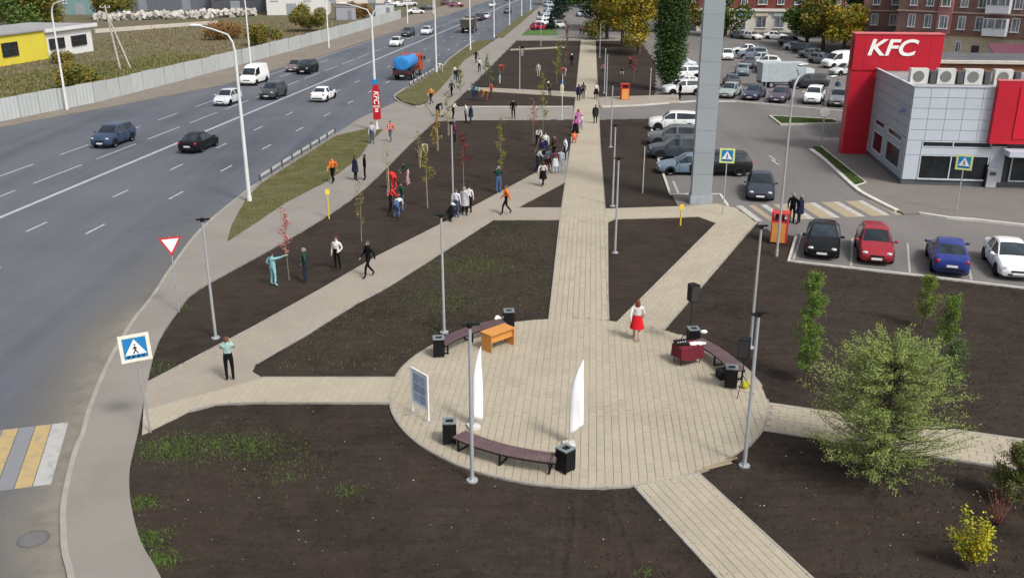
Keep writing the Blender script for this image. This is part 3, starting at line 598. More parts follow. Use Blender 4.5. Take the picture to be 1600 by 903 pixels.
# shop house in the far middle
fb = empty('shop_house', (36.5, 191.5, 0), math.radians(-8)); MB().box((14, 7, 2.0), (28, 14, 4.0)).build('ground_floor_wall', mat('shop_pale', (.58, .55, .49), .85, 0, .1, .5), fb); MB().box((14, 7.05, 9.3), (27.8, 13.9, 10.6)).build('upper_wall', BRK, fb); MB().box((14, 6.8, 4.1), (28.3, 14.4, .5)).build('cornice', mat('shop_cornice', (.68, .65, .6), .8), fb); MB().box((14, 7, 14.7), (28.6, 14.6, .3)).build('roof', MC['roof_brown'], fb)
for i in range(8):
    x = 2 + i * 3.45
    if i % 3 == 2:
        d_ = MB().box((x, -.04, 1.3), (1.5, .1, 2.6)).build('door', WFR, fb); MB().box((x, -.1, 1.4), (1.1, .03, 2.0)).build('pane', CUR, d_)
    else: hwin(fb, x, 1.75, 1.9, 1.9)
    MB().box((x, -.15, 3.2), (2.4, .2, .55)).build('shop_sign', mat('shop_sign_%d' % (i % 4), ((.35, .4, .45), (.45, .12, .12), (.12, .25, .4), (.5, .45, .35))[i % 4], .6), fb)
    for z in (6.0, 9.2, 12.4): hwin(fb, x, z, 1.7 if i % 2 else 1.2, 1.7)
tag(fb, 'brick house with a pale shop ground floor at the end of the lot', 'building')
kb_ = empty('kiosk_building', (*[(68.99, 175.54)][0], 0), math.radians(-10)); MB().box((0, 3, 2.4), (10, 6, 4.8)).build('wall', mat('kiosk_cream', (.5, .48, .42), .8), kb_); MB().box((-1.6, -.1, 3.9), (4.2, .3, 2.2)).build('blue_board', mat('board_blue', (.08, .28, .55), .5), kb_); MB().box((0, -.6, 2.3), (9, 1.4, .15)).build('awning', mat('awning_teal', (.2, .3, .32), .6), kb_); MB().box((0, 3, 4.9), (10.4, 6.4, .2)).build('roof', WFR, kb_)
for x in (-3, 0, 3): hwin(kb_, x, 1.3, 1.4, 1.4)
tag(kb_, 'cream kiosk building with a blue board between the dark trees and brick house', 'building')
rowb = empty('brick_back_house', (62, 205, 0), math.radians(-8)); MB().box((16, 6, 7), (32, 12, 14)).build('wall', BRK, rowb); MB().box((16, 6, 14.1), (32.5, 12.5, .25)).build('roof', MC['roof_brown'], rowb)
for z in (2.5, 5.7, 8.9, 12.1):
    for i in range(10): hwin(rowb, 2 + i * 3.1, z, 1.3, 1.6)
tag(rowb, 'long brick house behind the kiosk and the dark trees', 'building')
# ------------------------------------------------------------------ left side: fence, yellow building, sheds
fe = [R(-30, -36), R(5, -27.5), R(30.7, -20.9), R(42.7, -18.4), R(59.2, -17.5), R(83.4, -16.9), R(114.5, -16.2), R(174, -17)]
FM = mat('fence_sheet_white', (.40, .425, .425), .55, 0, .10, .5); FM2 = mat('fence_sheet_blue', (.38, .475, .51), .5, 0, .05, .5)
def corr(w, h):
    m = MB(); n = 10
    for k in range(n * 2 + 1):
        y = .011 if (k // 1) % 4 in (1, 2) else -.011
        m.v += [(w * k / (2 * n), y, .05), (w * k / (2 * n), y, h)]
    m.f = [(2 * k, 2 * k + 2, 2 * k + 3, 2 * k + 1) for k in range(2 * n)]; m.mi = [0] * len(m.f); return m
ft = empty('sheet_metal_fence', (fe[0][0], fe[0][1], -.02)); pm_ = None; dist = 0; k = 0
for i in range(len(fe) - 1):
    a, b = Vector(fe[i]), Vector(fe[i + 1]); L = (b - a).length; n = max(1, round(L / 2.5)); ang = math.atan2((b - a).y, (b - a).x)
    for j in range(n):
        p = a + (b - a) * (j / n) - Vector(fe[0])
        if pm_ is None: o = corr(2.46, 2.1).build('panel', FM, ft); pm_ = o.data
        else: o = bpy.data.objects.new('panel', pm_); col.objects.link(o); o.parent = ft
        o.location = (p.x, p.y, random.uniform(-.05, .02)); o.rotation_euler = (random.uniform(-.015, .015), 0, ang); o.scale = (L / n / 2.5, 1, 1 + random.uniform(-.02, .03))
        if i < 2 and a.y + (b - a).y * j / n < 88: slot(o, 0, FM2)
        q = p + Vector((math.sin(ang), -math.cos(ang))) * -.06; MB().box((q.x, q.y, 1.0), (.07, .07, 2.1)).build('post', mat('fence_post', (.24, .26, .26), .6), ft); k += 1
tag(ft, 'long pale corrugated sheet fence along the highway shoulder', 'fence')
A_, B_ = Vector((-72.6, 114)), Vector((-66.28, 152.2)); dA = B_ - A_; LA = dA.length; o0 = (Vector((-69.92, 130.32)) - A_).length
yb_ = empty('yellow_building', (*A_, 0), math.atan2(dA.y, dA.x))       # local x along the street wall, local -y faces the street
MB().box(((o0 + 10.8) / 2, 5, 2.0), (o0 + 10.8, 10, 4.0)).build('yellow_wall', mat('yellow_render', (.66, .56, .06), .75, 0, .05, .4), yb_); s0 = o0 + 10.8
MB().box(((s0 + LA) / 2, 5, 1.95), (LA - s0, 9.9, 3.9)).build('white_wall', mat('white_render', (.68, .67, .65), .8, 0, .05, .4), yb_)
MB().box((LA / 2, 5.2, 4.12), (LA + .6, 10.9, .22)).build('roof', mat('roof_sheet', (.30, .30, .30), .6, 0, .2, .4), yb_); MB().box(((s0 + LA) / 2 + .4, -.2, 3.95), (LA - s0 + 1.6, .5, .5)).build('eaves_fascia', WFR, yb_)
for x0, x1, z0, z1 in ((o0 + .9, o0 + 4.2, 1.15, 3.0), (o0 + 11.3, o0 + 14.9, 1.2, 2.7), (o0 + 16.7, o0 + 20.5, 1.2, 2.7)):
    w = MB().box(((x0 + x1) / 2, -.03, (z0 + z1) / 2), (x1 - x0, .08, z1 - z0)).build('window', GLASS, yb_)
    for q in np.linspace(x0, x1, 8): MB().box((q, -.09, (z0 + z1) / 2), (.05, .05, z1 - z0)).build('bar', mat('bar_dark', (.05, .05, .05), .6), w)
    for zz in (z0, z1, (z0 + z1) / 2): MB().box(((x0 + x1) / 2, -.095, zz), (x1 - x0, .05, .05)).build('bar', MC['bar_dark'], w)
tag(yb_, 'low yellow and white building with barred windows behind the fence', 'building')
def shed(name, px, yaw, L, D, h, wm, rm, label, extra=None):
    t = empty(name, (*px, 0), math.radians(yaw)); MB().box((0, D / 2, h / 2), (L, D, h)).build('wall', wm, t); MB().box((0, D / 2, h + .12), (L + .6, D + .6, .25)).build('roof', rm, t)
    n = int(L / 4)
    for i in range(n):
        if i % 3 == 1: d_ = MB().box((-L / 2 + 2 + i * 4, -.05, 1.4), (2.4, .1, 2.7)).build('door', mat('roller_grey', (.25, .27, .3), .6), t)
        else: hwin(t, -L / 2 + 2 + i * 4, h * .55, 1.6, 1.2)
    if extra: MB().box((0, -.2, h - .7), (L * .96, .3, 1.3)).build('fascia_board', extra, t)
    return tag(t, label, 'building')
GSL = mat('slate_sheet', (.13, .14, .17), .6, 0, .1, .3); RSL = mat('slate_roof', (.16, .17, .20), .6)
shed('long_shed', [(-89.78, 260.08)][0], -4, 30, 16, 7, GSL, RSL, 'long slate grey shed beyond the rubble bank'); shed('trade_hall', [(-68.62, 254.43)][0], 6, 19, 14, 7, mat('dark_sheet', (.07, .075, .09), .6), RSL, 'dark trade hall with a yellow fascia', mat('fascia_yellow', (.6, .5, .05), .6)); shed('white_hall', [(-53.08, 241.31)][0], 8, 15, 14, 7.5, mat('hall_white', (.6, .6, .58), .7), RSL, 'plain white hall beside a dark conifer')
shed('teal_shed', [(-112.04, 241.31)][0], 0, 26, 12, 6, mat('teal_sheet', (.16, .26, .26), .6), RSL, 'teal shed behind the yellow building'); shed('pink_hall', [(-33.34, 318.08)][0], 8, 34, 14, 7, mat('pink_sheet', (.45, .33, .3), .7), RSL, 'pale pink hall beyond the fence end'); shed('shopping_hall', [(-49.53, 296.12)][0], 8, 22, 14, 7, mat('cream_sheet', (.55, .5, .45), .7), RSL, 'cream hall beyond the rusty bush')
for px, c_, lab in (([(-38.59, 225.02)][0], (.28, .29, .33), 'grey cabin near the fence end'), ([(-31.15, 236.43)][0], (.4, .44, .46), 'pale cabin beyond the fence end')):
    t = empty('site_cabin', (*px, 0), .3); MB().box((0, 0, 1.4), (4.5, 2.6, 2.8)).build('wall', mat('cabin_%d' % int(c_[0] * 100), c_, .6), t); MB().box((0, 0, 2.85), (4.7, 2.8, .12)).build('roof', RSL, t); MB().box((.8, -1.32, 1.1), (.9, .05, 2.0)).build('door', mat('cabin_door', (.16, .17, .2), .6), t); tag(t, lab, 'cabin', 'site cabins')
# rubble bank and low wall behind the waste ground
p = [Vector(q) for q in [(-94.69, 220.76), (-89.05, 225.02), (-80.91, 227.22), (-71.79, 231.73), (-62.93, 238.84)]]; q = random.Random(8); bm_ = MB()
for i in range(len(p) - 1):
    for k in range(90):
        c_ = p[i].lerp(p[i + 1], q.random()); s = q.uniform(.3, 1.0); R3 = Euler((q.uniform(0, 3), q.uniform(0, 3), q.uniform(0, 3))).to_matrix(); bm_.box((c_.x, c_.y + q.uniform(-2.5, 2.5), q.uniform(.1, 1.4)), (s * 1.5, s, s * .8), R3)
o = bm_.build('rubble_bank', mat('white_rubble', (.42, .40, .37), .9, 0, .2, .3)); o['kind'] = 'stuff'
a, b = (Vector(v) for v in [(-80.77, 186.93), (-64.05, 210.75)]); d_ = b - a; wl_ = empty('low_wall', (*a, 0), math.atan2(d_.y, d_.x)); n = int(d_.length / 4)
for i in range(n): MB().box(((i + .5) * d_.length / n, 0, .35), (d_.length / n - .06, .4, .75)).build('block', mat('wall_block', (.45, .41, .36), .9), wl_)
tag(wl_, 'low pale block wall crossing the waste ground', 'wall')
slab('dirt_track', [R(20, -25.5), R(42, -22.3), R(60, -19.5), R(115, -18.6), R(115, -22), R(84, -23), R(60, -24.5), R(42, -27), R(20, -32)], -.2, -.012, M_DIRT)
# ------------------------------------------------------------------ cars
# station: x, underside, belt, top, half width, half top width
CARS = {
 'sedan': dict(st=[(2.18,.34,.52,.58,.58,.40),(2.12,.24,.60,.66,.72,.56),(1.95,.20,.66,.73,.80,.66),(1.45,.19,.76,.86,.84,.70),(.92,.19,.86,.95,.86,.70),(.22,.19,.89,1.40,.86,.56),(.02,.19,.90,1.435,.86,.575),(-.16,.19,.90,1.445,.86,.575),(-.28,.19,.905,1.445,.86,.575),(-.85,.19,.92,1.40,.86,.55),(-1.0,.19,.93,1.36,.86,.55),(-1.55,.19,.95,1.04,.84,.64),(-1.75,.2,.95,1.02,.83,.64),(-2.02,.22,.93,.99,.79,.62),(-2.14,.30,.84,.90,.72,.56),(-2.17,.40,.70,.78,.66,.5)], ws=(4,5), rw=(10,11), side=[(4,7),(8,10)], wb=(1.32,-1.28), tail=(-2.10,.80), head=(2.03,.62)),
 'hatchback': dict(st=[(2.05,.34,.54,.60,.58,.40),(1.98,.24,.64,.70,.73,.56),(1.82,.20,.70,.78,.80,.66),(1.35,.19,.80,.90,.84,.70),(.88,.19,.89,.98,.86,.70),(.22,.19,.92,1.44,.86,.57),(.02,.19,.93,1.49,.86,.585),(-.16,.19,.93,1.50,.86,.585),(-.28,.19,.935,1.50,.86,.585),(-.95,.19,.95,1.47,.86,.57),(-1.45,.19,.96,1.42,.84,.56),(-1.82,.2,.96,1.06,.82,.62),(-1.92,.24,.90,.98,.78,.58),(-1.96,.36,.75,.84,.72,.5)], ws=(4,5), rw=(10,11), side=[(4,7),(8,10)], wb=(1.25,-1.22), tail=(-1.84,.92), head=(1.90,.66)),
 'suv': dict(st=[(2.2,.40,.66,.72,.60,.44),(2.13,.30,.80,.86,.76,.60),(1.95,.27,.88,.96,.85,.70),(1.45,.25,.96,1.06,.89,.74),(1.0,.25,1.02,1.12,.91,.74),(.42,.25,1.06,1.58,.91,.62),(.2,.25,1.06,1.64,.91,.64),(-.1,.25,1.06,1.66,.91,.64),(-.22,.25,1.065,1.66,.91,.64),(-1.05,.25,1.08,1.65,.91,.63),(-1.8,.25,1.10,1.60,.89,.62),(-2.1,.26,1.10,1.20,.87,.70),(-2.18,.32,.98,1.08,.83,.62),(-2.22,.42,.80,.90,.76,.55)], ws=(4,5), rw=(10,11), side=[(4,7),(8,10)], wb=(1.36,-1.32), tail=(-2.13,1.03), head=(2.03,.82)),
 'van': dict(st=[(2.5,.42,.70,.78,.66,.5),(2.42,.32,.86,.94,.82,.66),(2.2,.28,1.0,1.08,.92,.78),(1.75,.27,1.12,1.22,.96,.80),(1.1,.27,1.2,1.92,.97,.74),(.85,.27,1.2,2.05,.97,.78),(.3,.27,1.2,2.20,.97,.80),(.15,.27,1.2,2.22,.97,.80),(-.9,.27,1.22,2.24,.97,.80),(-2.3,.27,1.22,2.22,.97,.79),(-2.46,.27,1.22,2.12,.96,.76),(-2.52,.34,1.1,1.9,.94,.74)], ws=(3,4), rw=None, side=[(3,6)], wb=(1.62,-1.5), tail=(-2.45,1.15), head=(2.25,.86)),
}
def car_mesh(kind):
    c = CARS[kind]; st = c['st']
    secs = []
    for (x, zb, zs, zt, w, wt) in st:
        lo = (.93 * w, zs); t6 = .84
        half = [(0, zb), (.80 * w, zb), (.95 * w, zb + .08), (w, zb + .42 * (zs - zb)), (.985 * w, zs - .12 * (zs - zb)), lo, (lo[0] + (wt - lo[0]) * t6, zs + (zt - zs) * t6), (wt * .95, zt - .02), (wt * .5, zt), (0, zt + .008)]
        secs.append([(x, y, z) for y, z in half] + [(x, -y, z) for y, z in half[-2:0:-1]])
    n = len(secs[0]); parts = {}
    def put(key, f): parts.setdefault(key, []).append(f)
    V = [p for s in secs for p in s]
    for i in range(len(st) - 1):
        for k in range(n):
            a, b = i * n + k, i * n + (k + 1) % n; f = (a, b, b + n, a + n)
            kk = min(k, n - 1 - k)        # mirrored strip index
            key = 'body'
            if kk in (7, 8) and i == c['ws'][0]: key = 'windscreen'
            elif c['rw'] and kk in (7, 8) and i == c['rw'][0]: key = 'rear_window'
            elif kk == 5:
                for q, (a0, a1) in enumerate(c['side']):
                    if a0 <= i < a1: key = 'side_window%d%s' % (q, 'l' if k < n / 2 else 'r')
            put(key, f)
    put('body', tuple(range(n))[::-1]); put('body', tuple(range((len(st) - 1) * n, len(st) * n)))
    return V, parts
def submesh(V, faces, name, m, parent):
    ids = sorted({i for f in faces for i in f}); mp = {i: k for k, i in enumerate(ids)}
    return MB().add([V[i] for i in ids], [tuple(mp[i] for i in f) for f in faces]).build(name, m, parent, smooth=True)
WHEEL = {}
def wheel(r, parent, x, y, z):
    sgn = 1 if y > 0 else -1
    if r not in WHEEL:
        m = MB(); nn = 20; prof = [(-.1, r * .66), (-.105, r * .9), (-.07, r), (.07, r), (.105, r * .9), (.1, r * .66)]
        for a, (h, q) in enumerate(prof):
            for i in range(nn): t = 2 * math.pi * i / nn; m.v.append((q * math.cos(t), h, q * math.sin(t)))
        for a in range(len(prof) - 1):
            for i in range(nn): m.f.append((a * nn + i, (a + 1) * nn + i, (a + 1) * nn + (i + 1) % nn, a * nn + (i + 1) % nn)); m.mi.append(0)
        t = m.build('wheel', RUBBER, None, True)
        h = MB(); h.tube((0, -.085, 0), (0, .085, 0), r * .2, n=10); h.tube((0, -.07, 0), (0, .07, 0), r * .66, n=16)
        for i in range(5):
            a = 2 * math.pi * i / 5; h.box((r * .4 * math.cos(a), 0, r * .4 * math.sin(a)), (r * .55, .17, r * .17), Matrix.Rotation(-a, 3, 'Y'))
        WHEEL[r] = (t.data, h.build('rim', RIM, None).data); 
        for o in [o for o in col.objects if o.data in WHEEL[r]]: bpy.data.objects.remove(o)
    t = bpy.data.objects.new('wheel', WHEEL[r][0]); col.objects.link(t); t.parent = parent; t.location = (x, y, z)
    h = bpy.data.objects.new('rim', WHEEL[r][1]); col.objects.link(h); h.parent = t
def make_car(kind):
    c = CARS[kind]; root = empty('parked_car'); V, parts = car_mesh(kind); st = c['st']
    b = submesh(V, parts['body'], 'body', paint((.5, .5, .5)), root)
    for k, f in parts.items():
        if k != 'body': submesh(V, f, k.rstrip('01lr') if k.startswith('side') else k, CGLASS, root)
    W = max(s[4] for s in st); r = {'suv': .36, 'van': .35}.get(kind, .31)
    arch = None
    for x in c['wb']:
        for sg in (1, -1):
            wheel(r, root, x, sg * (W - .095), r)
            m = MB(); nn = 14; rr = r + .055      # dark wheel arch lip
            vs = [(x + rr * math.cos(math.pi * i / nn), sg * (W + .004), r + rr * math.sin(math.pi * i / nn)) for i in range(nn + 1)]; vs += [(x + rr, sg * (W + .004), r - .12), (x - rr, sg * (W + .004), r - .12)]
            vs2 = [(a, q - sg * .1, z) for a, q, z in vs]; k = len(vs)
            m.add(vs + vs2, [tuple(range(k))] + [(i, (i + 1) % k, k + (i + 1) % k, k + i) for i in range(k)]).build('wheel_arch', TRIM, root)
    hx, hz = c['head']; tx, tz = c['tail']; fw = next(s[4] for s in st if s[0] <= hx + .1); bw = W * .93
    for sg in (1, -1):
        MB().ball((hx, sg * fw * .76, hz), (.13, .17, .075), 10, 6).build('headlight', LAMPG, root, True)
        MB().ball((tx, sg * bw * .80, tz), (.07, .13, .12 if kind != 'suv' else .17), 10, 6).build('tail_light', TAIL, root, True)
        bz = st[c['ws'][0]][2]
        mb = MB(); mb.ball((st[c['ws'][0]][0] - .12, sg * (W + .10), bz + .10), (.06, .11, .075), 8, 5); mb.box((st[c['ws'][0]][0] - .1, sg * (W - .02), bz + .06), (.05, .2, .04)); mb.build('mirror', TRIM if kind in ('van',) else b.data.materials[0], root, True)
    MB().box((st[0][0] - .03, 0, st[0][2] - .02), (.08, fw * .9, .10)).build('grille', TRIM, root)
    MB().box((st[1][0] + .02, 0, st[1][1] + .10), (.10, fw * 1.25, .09)).build('bumper_trim', TRIM, root)
    MB().box((st[-1][0] + .04, 0, st[-1][1] + .03), (.10, W * 1.3, .12)).build('bumper_trim', TRIM, root)
    MB().box((st[0][0] + .012, 0, st[0][1] + .06), (.02, .5, .11)).build('number_plate', PLATE, root)
    MB().box((st[-1][0] - .006, 0, st[-1][2] - .10), (.02, .5, .11)).build('number_plate', PLATE, root)
    for x0, x1 in c['side'] if c['rw'] else []:       # door shut lines and handles
        xx = st[x1 - 1][0] if x1 - 1 > x0 else st[x1][0]
    if c['rw']:
        for sg in (1, -1):
            for xx in (st[4][0] - .22, st[7][0] - .06, -1.02):
                zb, zs = .36, st[7][2] - .07; MB().box((xx, sg * (W - .006), (zb + zs) / 2), (.012, .02, zs - zb)).build('door_seam', TRIM, root)
            for xx in (-.02, -.86): MB().box((xx, sg * (W - .004), st[7][2] - .14), (.18, .035, .03)).build('door_handle', TRIM, root)
    return root
PROTO = {k: make_car(k) for k in CARS}; used = set()
def car(kind, pos, yaw, c, label, group, name='parked_car', cat='car'):
    o = copy_tree(PROTO[kind]); o.name = name; o.location = (pos[0], pos[1], .002); o.rotation_euler = (0, 0, math.radians(yaw))
    pm = paint(c); base = PROTO[kind].children[0].data.materials[0]
    for ch in o.children:
        n = ch.name.split('.')[0]
        if n in ('body', 'mirror') and ch.material_slots[0].material == base: slot(ch, 0, pm)
    return tag(o, label, cat, group)
WHT, SLV, GRY, BLK, NVY, RED_, BLU = (.72, .73, .74), (.40, .42, .44), (.13, .14, .15), (.008, .009, .011), (.03, .042, .075), (.27, .022, .035), (.025, .04, .19)
ry = math.degrees(RYAW)
HWY = 'vehicles driving on the highway'
car('suv', R(22.0, -4.9), ry + 180, (.035, .055, .10), 'dark blue SUV driving towards the viewer on the highway', HWY, 'moving_car')
car('sedan', R(20.9, 2.9), ry, BLK, 'black sedan with red tail lights driving away right of the highway centre line', HWY, 'moving_car')
car('hatchback', R(43.8, -4.4), ry + 180, (.52, .55, .58), 'silver white hatchback driving ahead of the dark grey SUV', HWY, 'moving_car')
car('suv', R(48.6, -1.3), ry + 180, (.05, .06, .065), 'dark grey SUV driving close to the highway centre line', HWY, 'moving_car')
car('van', R(59.2, -7.6), ry + 180, (.72, .72, .70), 'white van driving on the outer lane next to the long fence', HWY, 'delivery_van', 'van')
car('suv', R(70.0, -4.7), ry + 180, BLK, 'black SUV driving beside a brown sedan', HWY, 'moving_car')
car('sedan', R(72.2, -7.0), ry + 180, (.14, .11, .12), 'brownish sedan driving half behind the black SUV', HWY, 'moving_car')
car('sedan', R(47.6, 4.6), ry, (.74, .75, .76), 'white sedan driving away, alone in its lane', HWY, 'moving_car')
car('hatchback', R(107.5, -2.0), ry + 180, (.72, .73, .72), 'white hatchback driving beyond the blue tanker', HWY, 'moving_car')
car('suv', R(126.5, -4.4), ry + 180, (.06, .065, .075), 'charcoal SUV driving behind the far white hatchback', HWY, 'moving_car')
car('hatchback', R(131, -1.8), ry + 180, (.66, .70, .72), 'pale silver hatchback driving along the far centre line', HWY, 'moving_car')
car('suv', R(170, 2.4), ry, (.07, .045, .09), 'purple black SUV driving ahead of the far dump truck', HWY, 'moving_car')
car('sedan', R(176, 2.9), ry + 180, (.6, .63, .66), 'pale sedan beside the far purple black SUV', HWY, 'moving_car')
car('sedan', R(197, 5.4), ry, (.1, .11, .13), 'small dark sedan far along the right lane', HWY, 'moving_car')
car('sedan', R(224, -2.4), ry + 180, (.6, .62, .64), 'light sedan far along the left lane', HWY, 'moving_car')
car('suv', R(262, -2.4), ry + 180, (.66, .67, .68), 'farthest white SUV on the highway', HWY, 'moving_car')
LOT = 'cars parked around the restaurant'
kd = math.degrees(math.atan2(41.35 - 45.43, 24.07 - 14.13)) - 90
car('sedan', [(16.41, 47.29)][0], kd + 4, (.008, .0085, .010), 'black sedan parked in the corner bay beside the red hatchback', LOT)
car('hatchback', [(18.76, 46.29)][0], kd + 6, RED_, 'dark red hatchback parked nose to the white kerb', LOT)
car('sedan', [(21.81, 44.60)][0], kd + 184, BLU, 'blue sedan parked tail to the white kerb', LOT)
car('sedan', [(24.59, 44.09)][0], kd + 8, (.76, .77, .78), 'white sedan parked beside the blue one, nose to the kerb', LOT)
car('sedan', [(16.07, 59.09)][0], -104, (.035, .042, .058), 'dark blue grey sedan rolling towards the crossing beside the grey pylon', LOT)
car('suv', [(14.26, 82.50)][0], 172, (.66, .68, .68), 'white SUV parked in the row behind the grey pylon', LOT)
car('suv', [(13.18, 75.52)][0], 174, (.10, .11, .12), 'charcoal SUV parked in the row behind the grey pylon', LOT)
car('suv', [(12.61, 70.50)][0], 176, (.045, .055, .07), 'blue black SUV parked in the row behind the grey pylon', LOT)
car('sedan', [(12.46, 65.24)][0], 178, (.12, .17, .225), 'blue silver sedan parked with its bonnet showing left of the grey pylon', LOT)
car('suv', [(14.60, 65.03)][0], 178, (.012, .012, .014), 'black car parked right behind the crossing sign and the pylon', LOT)
FAR = 'cars parked in the lot beyond the white kerb'
for kind, px, yaw, c, lab in (
 ('hatchback', [(23.67, 102.71)][0], -118, (.28, .32, .32), 'grey green hatchback first in the front row right of the pylon'),
 ('sedan', [(25.97, 101.29)][0], -118, (.05, .055, .09), 'dark blue sedan between the grey green hatchback and a purple hatchback'),
 ('hatchback', [(28.22, 99.46)][0], -116, (.10, .075, .11), 'dark purple hatchback in the front row of the far lot'),
 ('suv', [(31.53, 98.57)][0], -114, (.75, .75, .75), 'white SUV parked in the front row left of the red tower'),
 ('suv', [(33.51, 96.83)][0], -112, (.17, .18, .20), 'grey SUV half hidden by the red tower'),
 ('hatchback', [(29.42, 121.84)][0], 78, (.20, .26, .31), 'blue grey hatchback seen from behind in the far lot'),
 ('hatchback', [(31.47, 140.01)][0], -100, (.70, .71, .70), 'white hatchback alone beside the pylon in the far lot'),
 ('suv', [(32.16, 129.57)][0], 78, (.09, .10, .12), 'charcoal SUV beside the blue grey hatchback'),
 ('sedan', [(32.80, 124.55)][0], 78, (.55, .58, .60), 'silver sedan beside the grey covered truck'),
 ('sedan', [(36.12, 148.24)][0], 170, (.68, .69, .70), 'white sedan at the back of the middle block'),
 ('suv', [(35.33, 140.88)][0], 172, (.16, .2, .26), 'slate blue SUV in the middle block'),
 ('sedan', [(35.01, 135.81)][0], 172, (.42, .45, .47), 'silver sedan behind the slate blue SUV'),
 ('hatchback', [(34.81, 131.08)][0], 172, (.62, .62, .6), 'cream hatchback in the middle block'),
 ('sedan', [(41.18, 174.21)][0], -60, (.12, .12, .13), 'dark sedan by the pale shop front'),
 ('sedan', [(42.95, 172.90)][0], -60, (.7, .7, .7), 'white sedan by the pale shop front'),
 ('sedan', [(47.31, 172.90)][0], -30, (.7, .7, .69), 'white sedan crossing the far lot by the shop front'),
 ('suv', [(46.35, 159.65)][0], -50, (.14, .15, .18), 'dark SUV first in the slanted row below the trees'),
 ('sedan', [(45.17, 152.20)][0], -50, (.42, .44, .5), 'silver sedan in the slanted row below the trees'),
 ('suv', [(45.04, 147.28)][0], -50, (.05, .06, .06), 'black SUV in the slanted row below the trees'),
 ('sedan', [(44.28, 140.88)][0], -50, (.13, .15, .15), 'grey sedan in the slanted row below the trees'),
 ('hatchback', [(43.51, 134.19)][0], -50, (.16, .17, .2), 'slate hatchback in the slanted row below the trees'),
 ('van', [(44.42, 129.57)][0], -160, (.72, .73, .73), 'white minibus parked left of the red tower'),
 ('sedan', [(42.61, 121.84)][0], -160, (.5, .5, .5), 'light grey sedan showing past the red tower'),
 ('suv', [(34.12, 109.30)][0], 176, (.035, .04, .045), 'black SUV parked against the grey covered truck'),
 ('suv', [(21.19, 117.37)][0], -170, (.68, .7, .7), 'white SUV between the poplar and the pylon'),
 ('sedan', [(19.94, 109.30)][0], -170, (.62, .64, .66), 'silver white sedan in front of a white SUV beside the poplar'),
 ('suv', [(18.77, 104.16)][0], -172, (.6, .62, .62), 'pale SUV nearest the path beside the poplar'),
 ('sedan', [(22.52, 128.09)][0], -170, (.45, .5, .55), 'pale blue sedan deepest in the row beside the poplar'),
 ('sedan', [(25.70, 110.94)][0], 85, (.08, .08, .1), 'dark sedan just right of the pylon'),
 ('hatchback', [(5.55, 194.81)][0], 40, (.33, .03, .06), 'crimson hatchback parked on the green strip'),
 ('sedan', [(6.98, 206.99)][0], 40, (.7, .7, .72), 'white sedan behind the crimson hatchback'),
 ('sedan', [(7.58, 220.76)][0], 40, (.5, .55, .6), 'silver sedan behind a white sedan beside the spruces'),
 ('sedan', [(8.88, 236.43)][0], 40, (.3, .36, .42), 'blue grey sedan beside the spruces'),
 ('suv', [(10.38, 254.43)][0], 40, (.4, .45, .5), 'silver SUV at the head of the row beside the spruces'),
 ('suv', [(10.85, 275.33)][0], 40, (.35, .4, .45), 'dull silver SUV at the far end beside the spruces'),
 ('sedan', [(9.39, 199.86)][0], -60, (.7, .72, .68), 'white sedan right of the dark spruces'),
 ('sedan', [(16.67, 236.43)][0], -85, (.5, .55, .64), 'pale blue sedan driving in the far service lane'),
 ('suv', [(22.06, 275.33)][0], 10, (.4, .34, .28), 'beige SUV standing across the far service lane'),
 ):
    car(kind, px, yaw, c, lab, FAR if kind != 'van' else LOT, 'minibus' if kind == 'van' else 'parked_car', 'van' if kind == 'van' else 'car')
LEFTLOT = 'cars parked beyond the fence end'
for i, (px, yaw, c, kind, lab) in enumerate((([(-35.64, 288.86)][0], 20, (.2, .2, .22), 'sedan', 'dark grey sedan in the lot beyond the fence end'), ([(-32.20, 278.59)][0], 20, (.55, .56, .58), 'sedan', 'silver sedan in the lot beyond the fence end'),
   ([(-29.61, 281.93)][0], 20, (.5, .5, .53), 'suv', 'light grey SUV in the lot beyond the fence end'), ([(-24.33, 246.39)][0], 10, (.7, .7, .7), 'sedan', 'white sedan on the shoulder past the fence end'),
   ([(-22.82, 262.99)][0], 10, (.05, .06, .07), 'sedan', 'black sedan on the shoulder past the fence end'), ([(-18.73, 285.35)][0], 10, (.12, .05, .08), 'suv', 'wine coloured SUV parked on the far shoulder'),
   ([(-15.73, 275.33)][0], 10, (.2, .07, .11), 'suv', 'plum coloured SUV parked on the far shoulder'))):
    car(kind, px, yaw, c, lab, LEFTLOT)
for o in PROTO.values():
    def kill(q):
        for ch in list(q.children): kill(ch)
        bpy.data.objects.remove(q)
    kill(o)
